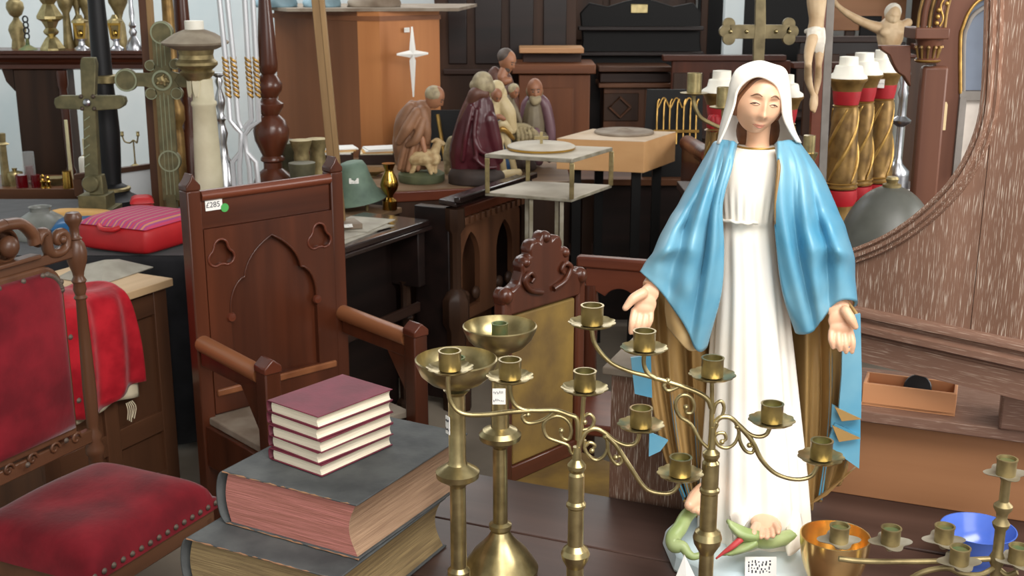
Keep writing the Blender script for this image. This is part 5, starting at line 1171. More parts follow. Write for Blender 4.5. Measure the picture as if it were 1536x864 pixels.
# bell and vase
b = at(538, 296, 6.3); t = thing('bell', 'large green patinated bronze bell lying tilted beside the thin pole', 'bell', (b.x, 6.3, .951)); k = pw(540, 6.3, 270) * 1.04
bl = [(10 * k, 58 * k), (17 * k, 56 * k), (21 * k, 48 * k), (24 * k, 32 * k), (30 * k, 14 * k), (40 * k, 3 * k), (41 * k, 0), (36 * k, 2 * k), (26 * k, 15 * k), (18 * k, 45 * k), (0, 50 * k)]
G().lathe(bl, 40).obj('body', 'verdigris', t, 60, loc=(0, 0, .045), rot=(math.radians(3), math.radians(-9), 0)); sticker(t, (-.01, -.092, .165), .1, .05, .028, 2, math.radians(-14))
G().lathe([(.008, 0), (.01, .03), (.016, .045), (.0, .06)], 12).obj('clapper', 'brass_dull', t, 40, loc=(.05, -.06, .0))
turned('vase', 'small polished brass vase with narrow neck beside the bell', 'vase', 584, 6.28, [(11, 304), (11, 301), (5, 296), (5, 293), (12, 284), (14, 277), (12, 268), (7, 258), (6.5, 254), (10, 246), (10.5, 245)], 'brass_bright', .951)
q = at(555, 260, 6.7); t = turned('dish', 'low brass dish lying behind the bell', 'dish', 556, 6.95, [(10, 262), (24, 256), (25, 254)], 'brass', PZ)
for i, (px, py, lb, mt) in enumerate(((512, 226, 'loose cream papers stacked behind the bell', 'paper'), (560, 222, 'pile of pale leaflets at the foot of the wooden pulpit', 'paper'))):
    q = at(px, py, 7.45); t = thing('paper_stack', lb, 'papers', (q.x - .04 + .06 * i, 7.45, PZ), .1)
    G().box((0, 0, .03), (.22, .2, .06)).obj('box', 'dark_oak_x', t, 30); 
    for j in range(4): G().box((.01 * j, .005 * j, .064 + .008 * j), (.2, .17, .007), .08 * j).obj('sheet', ['paper', 'fringe', 'orange_cloth', 'paper'][(j + i) % 4], t, 0)
# ---- figures ----
mat('robe_tan', (150, 108, 78), .55, 0, (120, 84, 60), 8, .08)
mat('robe_wine', (82, 30, 38), .35, 0, (64, 24, 30), 6)
mat('robe_cream', (206, 190, 150), .5, 0, (180, 160, 118), 8)
mat('robe_blue', (40, 74, 112), .45)
mat('robe_brown', (96, 60, 46), .5, 0, (80, 50, 40), 8)
mat('robe_grey', (120, 108, 84), .55, 0, (96, 84, 66), 8)
mat('robe_violet', (120, 90, 100), .4, 0, (96, 66, 72), 8)
mat('fig_skin', (168, 118, 86), .5, 0, (140, 92, 66), 10)
mat('hair_grey', (170, 156, 124), .6, 0, (128, 114, 88), 26, .2)
mat('hair_dark', (66, 54, 48), .6, 0, (92, 80, 72), 26, .2)
mat('wool', (200, 176, 132), .7, 0, (160, 130, 88), 30, .4)
mat('wool_grey', (160, 146, 110), .7, 0, (120, 106, 76), 30, .4)
mat('moss', (96, 100, 70), .7, 0, (70, 76, 52), 8, .2)
mat('earth', (64, 50, 44), .7, 0, (48, 38, 34), 8, .2)
class Fig:
    """a small painted figure measured in the photograph, at distance Y"""
    def __init__(s, name, label, cat, px, py, Y, z0, group='nativity figures'):
        s.Y = Y; s.b = at(px, py, Y); s.z0 = z0; s.k = pw(px, Y, py); s.dz = z0 - s.b.z
        s.t = thing(name, label, cat, (s.b.x, Y, z0), 0, group)
    def p(s, px, py, dy=0): q = at(px, py, s.Y); return Vector((q.x - s.b.x, dy, q.z - s.b.z))
    def blob(s, name, mt, limbs=(), ells=(), vox=.006, sm=3, par=None):
        g = G()
        for pts, r in limbs: limb(g, [s.p(*q) for q in pts], [x * s.k for x in r], 12, 12)
        for q, r in ells: g.ell(s.p(*q), tuple(x * s.k for x in r), 16, 10)
        return g.obj(name, mt, par or s.t, 180, remesh=vox, smooth=sm)
    def head(s, px, py, dy, r, yaw, pitch, mt='fig_skin', beard=0):
        M = Matrix.Translation(s.p(px, py, dy)) @ Matrix.Rotation(math.radians(yaw), 4, 'Z') @ Matrix.Rotation(math.radians(pitch), 4, 'X')
        h = head_geo(G(), r * .8 * s.k, r * .95 * s.k, r * 1.15 * s.k, 40, 32, beard, M).obj('head', mt, s.t, 180)
        for sx in (-1, 1):
            G().ell(M @ Vector((sx * .3 * r * .8 * s.k, -.88 * r * .95 * s.k, .0)), (r * s.k * .13, r * s.k * .1, r * s.k * .07), 8, 6, M.to_3x3()).obj('eye', 'hair_dark', h, 180)
            G().tube([M @ Vector((sx * q * r * .8 * s.k, -(.98 - .25 * q) * r * .95 * s.k, .2 * r * 1.15 * s.k)) for q in (.12, .32, .55)], r * s.k * .045, 6).obj('eyebrow', 'hair_dark', h, 180)
        return h, M
f = Fig('shepherd_figure', 'tan-robed shepherd figure bending forward over a lamb', 'figurine', 632, 272, 6.75, PZ)
G().lathe([(33 * f.k, 0), (35 * f.k, .01), (35 * f.k, .045), (28 * f.k, .06), (0, .06)], 32, (0, .02, 0)).obj('base', 'moss', f.t, 50)
f.blob('robe', 'robe_tan', [([(607, 246), (606, 215), (612, 180), (622, 160)], (13, 18, 16, 10)), ([(620, 248), (620, 220), (625, 185), (632, 160)], (13, 17, 17, 11)), ([(636, 245), (632, 215), (634, 180), (638, 158)], (10, 14, 13, 9)), ([(597, 205, -.02), (603, 185, -.03), (616, 160, -.03)], (7, 11, 9)), ([(641, 210, -.04), (640, 190, -.05), (634, 165, -.04)], (6, 8, 9)), ([(600, 250, -.05), (606, 225, -.06), (612, 205, -.06)], (4, 4, 3)), ([(613, 252, -.06), (618, 228, -.065), (625, 205, -.06)], (4, 4, 3)), ([(628, 250, -.06), (630, 232, -.06), (634, 215, -.06)], (4, 4, 3))])
f.blob('cape', 'robe_tan', [([(600, 210, -.06), (612, 190, -.075), (626, 166, -.06)], (6, 9, 8)), ([(612, 215, -.07), (626, 205, -.085), (636, 178, -.06)], (4, 7, 7)), ([(598, 196, 0), (604, 176, 0), (618, 156, 0)], (8, 10, 7))], sm=4)
h, M = f.head(652, 145, -.01, 15, 78, 30)
G().ell(M @ Vector((0, .008, .012)), (13.2 * f.k, 14.5 * f.k, 13.5 * f.k), 18, 12, M.to_3x3()).obj('hair', 'hair_grey', h, 180)
f.blob('neck', 'fig_skin', [([(634, 162), (646, 152)], (7, 7))])
f.blob('hand', 'fig_skin', [([(634, 205, -.06), (638, 222, -.07), (640, 228, -.07)], (5, 4, 3))])
def sheep(fig, px, py, sc, face, mt='wool', parent=None, dy=-.05):
    k = sc
    fig.blob('lamb_body', mt, [([(px - 18 * k, py, dy), (px, py - 2 * k, dy), (px + 12 * k, py, dy)], (11 * k, 13 * k, 11 * k)), ([(px + 10 * k, py - 4 * k, dy), (px + 15 * k * face, py - 16 * k, dy), (px + 17 * k * face, py - 24 * k, dy)], (9 * k, 7 * k, 6 * k)), ([(px + 16 * k * face, py - 26 * k, dy), (px + 26 * k * face, py - 23 * k, dy)], (6 * k, 3.4 * k)), ([(px - 14 * k, py + 6 * k, dy), (px - 22 * k, py + 20 * k, dy - .01)], (6 * k, 3.5 * k)), ([(px + 12 * k, py + 4 * k, dy), (px + 14 * k, py + 19 * k, dy - .01)], (5 * k, 3.2 * k)), ([(px + 4 * k, py + 8 * k, dy - .02), (px + 8 * k, py + 20 * k, dy - .03)], (5 * k, 3 * k)), ([(px + 14 * k * face, py - 30 * k, dy - .02), (px + 9 * k * face, py - 27 * k, dy - .03)], (2, 2.2))], vox=.005, sm=2)
sheep(f, 640, 236, 1.0, 1)
f = Fig('sheep_figure', 'small grey sheep figure between shepherd and wine-robed king', 'figurine', 677, 262, 7.0, PZ)
f.blob('body', 'wool_grey', [([(675, 240), (676, 225), (678, 212)], (11, 10, 8)), ([(678, 212), (686, 213, -.02)], (8, 5)), ([(670, 258, -.02), (671, 244, -.02)], (4, 5)), ([(682, 258, -.02), (681, 244, -.02)], (4, 5))], vox=.005, sm=1)
f = Fig('king_figure', 'kneeling king figure in glossy wine-red cloak seen from behind', 'figurine', 712, 276, 6.72, PZ)
G().loft([(0, .01, 0, 42 * f.k, 34 * f.k), (.05, .01, 0, 42 * f.k, 34 * f.k), (.085, 0, 0, 34 * f.k, 28 * f.k)], 32, 10).obj('base', 'earth', f.t, 180)
f.blob('cloak', 'robe_wine', [([(692, 254), (694, 225), (705, 180), (714, 150)], (16, 20, 18, 14)), ([(712, 250), (714, 225), (722, 180), (722, 150)], (18, 22, 19, 14)), ([(738, 256), (732, 230), (730, 190), (728, 158)], (14, 16, 16, 12)), ([(748, 240, -.02), (742, 215, -.02), (734, 180, -.03)], (8, 12, 12)), ([(695, 240, -.07), (700, 200, -.085), (709, 160, -.06)], (3, 3.4, 3)), ([(716, 235, -.1), (712, 200, -.09), (716, 165, -.07)], (3, 3.4, 3)), ([(738, 232, -.085), (722, 225, -.1), (712, 205, -.09)], (3, 3.6, 3)), ([(744, 250, -.07), (728, 248, -.1), (712, 235, -.1)], (3, 3.6, 3))], sm=2)
f.blob('shoulder_wrap', 'robe_brown', [([(706, 160, -.01), (714, 142, -.03), (726, 142, -.02)], (9, 11, 9)), ([(684, 208, -.02), (692, 180, -.03), (702, 158, -.03)], (2.6, 4, 5))], sm=3)
f.blob('hair', 'hair_grey', ells=[((724, 126, -.01), (16, 15, 17)), ((714, 130, 0), (10, 10, 9)), ((734, 132, 0), (9, 9, 10))], sm=3)
f = Fig('seated_figure', 'seated woman figure with cream veil and blue skirt beside the king', 'figurine', 748, 262, 7.0, PZ)
f.blob('skirt', 'robe_blue', [([(740, 245), (744, 225), (746, 190)], (15, 15, 12)), ([(758, 246), (756, 225), (754, 190)], (14, 14, 11))])
f.blob('robe_panel', 'robe_cream', [([(757, 262, -.06), (752, 225, -.08), (746, 190, -.07)], (5, 5, 5)), ([(772, 256, -.03), (762, 215, -.05), (756, 188, -.05)], (5, 6, 6))])
f.blob('shawl', 'robe_cream', [([(735, 190), (740, 165), (746, 150)], (10, 13, 11)), ([(768, 195), (762, 170), (752, 152)], (8, 12, 11)), ([(742, 198, -.06), (754, 182, -.09), (766, 196, -.06)], (5, 6, 5))])
f.blob('gold_trim', 'gilt_trim', [([(740, 205, -.07), (754, 190, -.105), (770, 206, -.06)], (3, 4, 3))])
h, M = f.head(745, 143, -.03, 10, 25, 35)
f.blob('veil', 'robe_cream', ells=[((745, 133, .02), (12, 12, 12)), ((738, 145, .03), (9, 9, 14)), ((753, 145, .04), (8, 8, 14))], sm=3)
f.blob('hands', 'fig_skin', [([(738, 178, -.09), (748, 172, -.11), (756, 176, -.1)], (4, 4.4, 3.6))])
f = Fig('joseph_figure', 'standing dark-bearded man figure in brown behind the seated woman', 'figurine', 756, 252, 7.25, PZ)
f.blob('robe', 'robe_brown', [([(752, 230), (752, 200), (750, 150), (744, 115)], (20, 20, 19, 12)), ([(768, 234), (766, 200), (764, 150), (758, 118)], (16, 16, 14, 10)), ([(732, 150), (734, 125), (742, 108)], (8, 9, 8))])
f.blob('neck', 'fig_skin', [([(752, 116, -.03), (757, 104, -.02)], (8, 7)), ([(757, 122, -.05), (764, 120, -.05)], (6, 5))])
h, M = f.head(761, 92, -.02, 14, 55, 22, beard=.12)
G().ell(M @ Vector((0, .02, .02)), (12.3 * f.k, 13 * f.k, 12.5 * f.k), 18, 12, M.to_3x3()).obj('hair', 'hair_dark', h, 180)
G().ell(M @ Vector((0, -.022, -.036)), (7.5 * f.k, 6 * f.k, 7 * f.k), 14, 10, M.to_3x3()).obj('beard', 'hair_dark', h, 180)
f = Fig('child_figure', 'small curly-haired child figure leaning at the bearded man', 'figurine', 772, 250, 7.12, PZ)
f.blob('robe', 'robe_grey', [([(772, 240), (770, 200), (766, 160), (764, 142)], (11, 12, 10, 7)), ([(780, 175, -.04), (772, 155, -.04), (764, 145, -.02)], (4, 5, 6))])
h, M = f.head(771, 130, -.02, 9, 40, 20); G().ell(M @ Vector((0, .008, .012)), (8.6 * f.k, 9 * f.k, 8.6 * f.k), 16, 10).obj('hair', 'hair_grey', h, 180)
f = Fig('old_man_figure', 'seated bald old man figure with grey beard and violet cloak', 'figurine', 803, 250, 7.3, PZ)
f.blob('robe', 'robe_grey', [([(800, 232), (800, 215), (800, 185), (800, 160)], (18, 18, 18, 13)), ([(790, 225, -.07), (792, 205, -.06)], (9, 10)), ([(812, 222, -.07), (812, 205, -.05)], (9, 10))])
f.blob('cloak', 'robe_violet', [([(824, 240, -.01), (826, 200, -.01), (818, 160, 0), (808, 148, .01)], (5, 8, 9, 8)), ([(786, 185, .02), (790, 160, .02), (798, 148, .02)], (7, 9, 8)), ([(808, 240, -.08), (808, 210, -.1), (804, 195, -.08)], (7, 8, 6))], sm=3)
h, M = f.head(802, 135, -.03, 15, 5, 8, beard=.1)
G().ell(M @ Vector((0, -.034, -.048)), (9 * f.k, 7 * f.k, 10 * f.k), 14, 10).obj('beard', 'hair_grey', h, 180)
for s in (-1, 1): G().ell(M @ Vector((s * .036, .01, -.01)), (4 * f.k, 8 * f.k, 8 * f.k), 12, 8).obj('side_hair', 'hair_grey', h, 180)
f = Fig('sheep_figure', 'woolly grey-white sheep figure behind the round dish', 'figurine', 785, 256, 7.06, PZ)
f.blob('rock', 'earth', [([(772, 246), (785, 238), (798, 246)], (8, 14, 8))])
f.blob('body', 'wool_grey', [([(772, 195), (785, 198), (798, 203)], (14, 17, 13)), ([(772, 210), (770, 226)], (5, 4)), ([(798, 212), (798, 226)], (5, 4)), ([(806, 205, -.03), (812, 210, -.04)], (8, 5))] + [([(774 + 6 * i, 186, -.06), (777 + 6 * i, 200, -.085), (775 + 6 * i, 214, -.06)], (2, 2.4, 2)) for i in range(5)], vox=.005, sm=1)
f = Fig('crib_figure', 'small woven crib lying below the metal stand', 'figurine', 760, 256, 6.85, PZ)
f.blob('crib', 'robe_cream', [([(745, 252, -.02), (760, 248, -.03), (778, 246, -.02)], (6, 7, 6))], sm=1)
# black easel frames behind the shepherd
q = at(690, 215, 7.55); t = thing('easel_frame', 'black picture frame with gold edge leaning behind the shepherd', 'frame', (q.x, 7.5, PZ), .0); k = pw(660, 7.55, 190)
G().hexa([(-95 * k, 0, 0), (20 * k, 0, 0), (20 * k, .03, 0), (-95 * k, .03, 0), (-88 * k, .14, 72 * k), (12 * k, .14, 72 * k), (12 * k, .17, 72 * k), (-88 * k, .17, 72 * k)]).obj('panel', 'black', t, 0)
G().tube([(-22 * k, -.01, 0), (-34 * k, .12, 66 * k)], .012, 6).obj('gold_edge', 'gilt_trim', t)
# ---------------- pulpit with white star cross ----------------
pp = thing('pulpit', 'tall plain brown wooden pulpit with chamfered corner', 'pulpit', (-1.0, 8.3, 0)); zt = at(538, 17, 7.85).z
poly = [(-.62, .1), (-.62 + .62 + .02, -.43), (.15, -.45), (.53, -.2), (.48, .6), (-.5, .7)]
poly = [(at(415, 100, 8.35).x + 1.0, .05), (at(538, 100, 7.87).x + 1.0, -.43), (at(571, 100, 7.85).x + 1.0, -.45), (at(660, 100, 8.1).x + 1.0, -.2), (.4, .6), (-.5, .65)]
for i in range(5):
    p0, p1 = Vector((*poly[i], 0)), Vector((*poly[i + 1], 0)); c = (p0 + p1) / 2; L = (p1 - p0).length; a = math.atan2(p1.y - p0.y, p1.x - p0.x); nn = Vector((-math.sin(a), math.cos(a), 0))
    G().box((0, .015, zt / 2), (L, .03, zt)).obj('side_panel', 'ply_shaded' if i == 0 else 'ply', pp, 0, loc=c, rot=(0, 0, a))  # first face takes the shaded copy, the others the lit one
G().slab([(x * 1.02, y * 1.02) for x, y in poly], zt - .06, zt - .03).obj('inner_deck', 'ply_shaded', pp)
G().slab([(at(396, 15, 8.2).x + 1, -.1), (at(430, 15, 7.8).x + 1, -.5), (at(688, 15, 7.9).x + 1, -.42), (.75, .5), (-.7, .6)], zt, zt + .02).obj('top_board', 'dust_top', pp, 30)
sticker(pp, (.32, -.37, zt - .12), math.radians(34), .04, .03, 1)
for i, (px, lb, mt, w) in enumerate(((412, 'pale blue plastic box on the pulpit top board', 'blue_pale', .28), (482, 'grey blue bundle of cloth on the pulpit top', 'blue_pale', .24), (560, 'crumpled beige cloth bundle on the pulpit top', 'dust_top', .34))):
    if 'blue_pale' not in MATS: mat('blue_pale', (140, 170, 182), .5, 0, (110, 136, 146), 8)
    q = at(px, 12, 8.05); tag(G().loft([(0, 0, 0, w / 2, .1), (.03, 0, 0, w / 2, .1), (.07, .02, 0, w / 2.4, .09), (.1, 0, 0, w / 4, .05)], 24, 10, lambda a, t_: 1 + .08 * math.sin(5 * a + 6 * t_)).obj('bundle', mt, None, 180, loc=(q.x, 8.05, zt + .0205)), lb, 'bundle')
# the cross, held off the panel on a peg
q0 = at(619, 90, 7.74); e = at(640, 90, 7.74)
xc = thing('star_cross', 'white star-shaped metal cross mounted on the pulpit panel', 'cross', (q0.x, 7.74, q0.z), math.radians(24)); k = pw(619, 7.74, 90)
def spike(dx, dz, wd):
    L = Vector((dx, 0, dz)); n = Vector((-dz, 0, dx)).normalized() * wd; m_0 = L * .16
    return G().add([(0, -.016, 0), tuple(m_0 + n), tuple(L + n * .25), tuple(L - n * .25), tuple(m_0 - n), (0, .016, 0)], [(0, 1, 2), (0, 2, 3), (0, 3, 4), (5, 2, 1), (5, 3, 2), (5, 4, 3), (0, 4, 5), (0, 5, 1)])
zcr = 9 * k
for dx, dz, wd in ((0, 40 * k, 5 * k), (0, -64 * k, 5 * k), (-25 * k, 0, 5.5 * k), (25 * k, 0, 5.5 * k)):
    g = spike(dx, dz, wd); g.v = [(x, y, z + zcr) for x, y, z in g.v]; g.obj('ray', 'white_paint', xc, 0)
G().tube([(0, .0, zcr), (0, .13, zcr)], .008, 8).obj('peg', 'iron', xc)
# ---------------- metal stand with round cover ----------------
Y = 5.5; A, B, Cc, Dd = atz(727, 232, 1.33), atz(858, 240, 1.33), atz(919, 222, 1.33), atz(790, 217, 1.33)
ms = thing('metal_stand', 'dusty brass-edged metal shelf stand with two shelves on thin legs', 'stand', (B.x, B.y, 0)); R_ = lambda v: Vector((v.x - B.x, v.y - B.y, 0))
quad = [R_(A), R_(B), R_(Cc), R_(Dd)]
wid = (quad[1] - quad[0]); dep = (quad[2] - quad[1])
def plate(z, th, mt, nm, ext=0): G().slab([(v.x, v.y) for v in quad], z, z + th).obj(nm, mt, ms, 30, .002)
plate(1.315, .018, 'steel_dust', 'top_plate'); plate(1.13, .015, 'steel_dust', 'shelf_plate')
mat('dust_plate', (196, 188, 172), .8, 0, (176, 166, 150), 6)
G().slab([(v.x * .96, v.y * .96) for v in quad], 1.1452, 1.148).obj('shelf_dust', 'dust_plate', ms); G().slab([(v.x * .97, v.y * .97) for v in quad], 1.3332, 1.336).obj('top_dust', 'dust_plate', ms)
for v in quad: G().box((v.x * .97, v.y * .97, 1.23), (.022, .022, .17)).obj('corner_post', 'brass', ms, 30, .002)
for i, u in enumerate((.38, .58, .78, .98)):
    v = quad[0] + wid * u * .88 + dep * (.06 if i % 2 else .3); G().box((v.x, v.y, .565), (.018, .018, 1.13)).obj('leg', 'steel_dust', ms, 30)
    if i in (0, 2):
        w2 = quad[0] + wid * (u + .2) * .88 + dep * .06
        for z in (.2, .8, .86): G().tube([(v.x, v.y, z), (w2.x, w2.y, z)], .009, 6).obj('stretcher', 'steel_dust', ms)
        mid = (v + w2) / 2
        for zc_ in (.68, .6): G().tube(cr([(v.x, v.y, zc_), (mid.x, mid.y, zc_ + .03), (w2.x, w2.y, zc_), (mid.x, mid.y, zc_ - .03)], 24, True), .005, 6).obj('lattice', 'steel_dust', ms)
c = atz(812, 224, 1.336); t = thing('round_cover', 'round flat dusty brass lid with small cross handle on the metal stand', 'lid', (c.x, c.y, 1.3362)); k = pw(812, 5.5, 225)
G().lathe([(52 * k, 0), (54 * k, .004), (54 * k, .018), (50 * k, .024), (0, .028)], 48).obj('disc', 'dust_plate', t, 40); G().lathe([(54.4 * k, .004), (54.6 * k, .014)], 48, cap=False).obj('rim', 'brass_bright', t)
G().prism([(-.007, .026), (.007, .026), (.007, .05), (.034, .05), (.034, .064), (.007, .064), (.007, .085), (-.007, .085), (-.007, .064), (-.034, .064), (-.034, .05), (-.007, .05)], -.006, .006).obj('cross_handle', 'brass_dull', t, 0)
# ---------------- pale box on black legs ----------------
mat('box_dust', (206, 186, 162), .85, 0, (190, 166, 138), 6)
zb_ = 1.28; A, B, Cc = atz(835, 208, zb_), atz(967, 213, zb_), atz(1014, 198, zb_)
wx = thing('box_stand', 'pale plywood box on black square legs', 'stand', (B.x, B.y, 0)); a_, c_ = Vector((A.x - B.x, A.y - B.y, 0)), Vector((Cc.x - B.x, Cc.y - B.y, 0)); hb = .17
bx_ = G().slab([(0, 0), (c_.x, c_.y), (c_.x + a_.x, c_.y + a_.y), (a_.x, a_.y)], zb_ - hb, zb_); bx_.obj('box', 'pine_side', wx, 0, .003)
G().slab([(0, 0), (c_.x, c_.y), (c_.x + a_.x, c_.y + a_.y), (a_.x, a_.y)], zb_ + .0002, zb_ + .0012).obj('dusty_top', 'box_dust', wx, 0)
for u, v in ((.16, .2), (.16, .85), (.85, .2), (.85, .85)):
    p = a_ * u + c_ * v; G().box((p.x, p.y, (zb_ - hb) / 2), (.05, .05, zb_ - hb)).obj('leg', 'black', wx, 30)
c = atz(936, 200, zb_); k = pw(936, c.y, 200); t = thing('round_cover', 'round flat wooden disc lying on the pale box', 'lid', (c.x, c.y, zb_ + .0015))
G().lathe([(44 * k, 0), (45 * k, .006), (44 * k, .014), (16 * k, .016), (14 * k, .022), (10 * k, .022), (9 * k, .016), (0, .016)], 40).obj('disc', 'dust_top', t, 40)
# table beneath, seen behind the legs
t = thing('table', 'plain brown low wooden table behind the black box legs', 'table', (.86, 7.25, 0)); G().box((.1, .25, .93), (1.1, .56, .04)).obj('top', 'walnut_x', t, 30, .004)
for x in (-.4, .6):
    for y in (0, .5): G().box((x, y, .455), (.06, .06, .91)).obj('leg', 'dark_oak', t, 30)
G().box((.1, .05, .47), (.9, .03, .86)).obj('dark_fill_board', 'ebony', t, 30)  # dark board added so the gap behind the legs goes dark
# ---------------- dark furniture along the back ----------------
def slabpx(t, name, mt, Y, x0, x1, y0, y1, dep=.05, dy=0, bev=.006):
    """a board whose front fills the measured rectangle at distance Y+dy"""
    a, b = at(x0, (y0 + y1) / 2, Y + dy), at(x1, (y0 + y1) / 2, Y + dy); zt, zb = at((x0 + x1) / 2, y0, Y + dy).z, max(.0005, at((x0 + x1) / 2, y1, Y + dy).z)
    L = t.location; return G().box(((a.x + b.x) / 2 - L.x, Y + dy + dep / 2 - L.y, (zt + zb) / 2 - L.z), (b.x - a.x, dep, zt - zb)).obj(name, mt, t, 30, bev)
def floorthing(name, label, cat, px, Y): q = at(px, 200, Y); return thing(name, label, cat, (q.x, Y, 0))
t = floorthing('wardrobe', 'very dark tall wooden wardrobe behind the nativity figures', 'wardrobe', 720, 9.2)
slabpx(t, 'body', 'dark_oak', 9.2, 655, 862, -60, 520, .5); slabpx(t, 'waist_rail', 'dark_oak_x', 9.2, 665, 862, 104, 112, .05, -.05)
for x0, x1 in ((672, 700), (712, 752), (764, 800), (815, 850)): slabpx(t, 'panel', 'ebony', 9.2, x0, x1, -50, 96, .03, -.025)
t = floorthing('lectern', 'red-brown panelled lectern with pale ledge behind the old man figure', 'lectern', 832, 8.7)
slabpx(t, 'body', 'lectern_wood', 8.7, 778, 882, 112, 520, .4); slabpx(t, 'cornice', 'lectern_wood_x', 8.7, 768, 894, 97, 111, .5, -.06); slabpx(t, 'upper_ledge', 'beam', 8.7, 779, 876, 72, 80, .3, .05); slabpx(t, 'back_board', 'dark_oak_x', 8.7, 784, 872, 80, 98, .05, .2)
slabpx(t, 'panel', 'lectern_wood', 8.7, 800, 860, 132, 260, .03, -.02)
t = floorthing('bench_pew', 'black high-backed pew with brass plate at the back', 'pew', 962, 9.4)
q = lambda px, py: (at(px, py, 9.4).x - t.location.x, at(px, py, 9.4).z)
G().prism([q(868, 100), q(1055, 100), q(1050, 60), q(1052, 20), q(1040, 4), q(1010, 10), q(985, 2), q(962, -4), q(938, 2), q(912, 10), q(884, 4), q(870, 20), q(874, 60)], 0, .06).obj('back', 'black', t, 30, .01)
for y in (40, 78): slabpx(t, 'rail', 'ebony', 9.4, 868, 1056, y, y + 6, .12, -.1)
slabpx(t, 'seat_box', 'ebony', 9.4, 872, 1052, 100, 520, .5); p = slabpx(t, 'plate', 'brass', 9.4, 946, 972, 6, 20, .01, -.012)
t = floorthing('carved_cabinet', 'dark brown cabinet with carved recessed panel behind the pale box', 'cabinet', 950, 9.0)
slabpx(t, 'body', 'walnut', 9.0, 902, 1004, 112, 520, .34); slabpx(t, 'cornice', 'walnut_x', 9.0, 898, 1008, 100, 108, .36, -.06); slabpx(t, 'frieze', 'dark_oak_x', 9.0, 900, 1006, 110, 124, .32, -.03); slabpx(t, 'ledge', 'walnut_x', 9.0, 898, 1008, 125, 132, .36, -.06)
slabpx(t, 'recess', 'dark_oak', 9.0, 905, 958, 140, 182, .02, -.012)
pc = [(at(930 + 16 * math.cos(a), 161 + 15 * math.sin(a), 8.98).x - t.location.x, -.025, at(930, 161 + 15 * math.sin(a), 8.98).z) for a in np.linspace(0, 2 * PI, 5)]
G().tube(pc, .012, 6).obj('carving', 'walnut', t); slabpx(t, 'stile', 'walnut', 9.0, 962, 976, 134, 520, .02, -.012)
t = floorthing('wall_cupboard', 'tall dark cupboard rising behind the black pew with brass plate', 'cupboard', 950, 10.4); slabpx(t, 'body', 'dark_oak', 10.4, 846, 1036, -90, 520, .3)
for x0, x1 in ((852, 905), (915, 968), (978, 1030)): slabpx(t, 'door', 'dark_oak', 10.4, x0, x1, -80, 60, .03, -.03)
def pew(label, x0, x1, ytop, Y, mt='mahogany', bot=520):
    t = floorthing('church_pew', label, 'pew', (x0 + x1) / 2, Y)
    slabpx(t, 'back', mt, Y, x0 + 6, x1 - 6, ytop + 8, bot, .05); slabpx(t, 'top_rail', 'mahogany_x' if mt != 'ebony' else 'dark_oak_x', Y, x0, x1, ytop, ytop + 9, .1, -.03)
    n = max(2, int((x1 - x0) / 60))
    for i in range(n): u0 = x0 + 14 + (x1 - x0 - 20) * i / n; slabpx(t, 'panel', 'dark_oak', Y, u0, u0 + (x1 - x0 - 20) / n - 10, ytop + 26, ytop + 110, .02, -.012)
    slabpx(t, 'seat', 'dark_oak_x', Y, x0 + 4, x1 - 4, ytop + 120, ytop + 126, .36, -.36); return t
pew('dark red church pew back with rounded rail left of the veiled statue', 995, 1180, 83, 8.6)
pew('dark pew back beyond the crucifix, upper of two', 1180, 1346, 55, 9.2, 'ebony')
pew('red-brown pew back behind the gold candlesticks, nearer of two', 1190, 1330, 94, 8.1, 'mahogany')
pew('brown pew to the right behind the carved shrine column', 1372, 1560, 66, 8.8, 'mahogany')
pew('added black pew darkening the gap below the pale box', 780, 1010, 262, 8.3, 'ebony', 520)  # pew added to hide the grey floor and darken this gap
t = floorthing('pillar', 'pale grey painted upright board behind the trefoil cross', 'pillar', 1090, 9.8); slabpx(t, 'shaft', 'wall_paint', 9.8, 1078, 1106, -60, 520, .1)
t['kind'] = 'thing'
t = floorthing('screen', 'tall black screen behind the trefoil cross', 'screen', 1150, 10.2); slabpx(t, 'panel', 'black', 10.2, 1040, 1236, -80, 520, .06)
for x in (1044, 1226): slabpx(t, 'stile', 'dark_oak', 10.2, x, x + 10, -80, 520, .08, -.02)
t = floorthing('panel_board', 'plain beige board standing high behind the outstretched corpus', 'board', 1300, 10.25); slabpx(t, 'board', 'drop_wood', 10.25, 1244, 1362, -80, 46, .05); slabpx(t, 'dark_pane', 'black', 10.25, 1290, 1322, 24, 60, .03, -.03); 
for x in (1252, 1344): slabpx(t, 'leg', 'dark_oak', 10.25, x, x + 14, 40, 520, .05, .05)
t = floorthing('cupboard', 'dark wooden cupboard filling the back right corner', 'cupboard', 1480, 9.6); slabpx(t, 'body', 'dark_oak', 9.6, 1380, 1640, -80, 520, .5); slabpx(t, 'cornice', 'walnut_x', 9.6, 1374, 1650, -30, -16, .55, -.04)
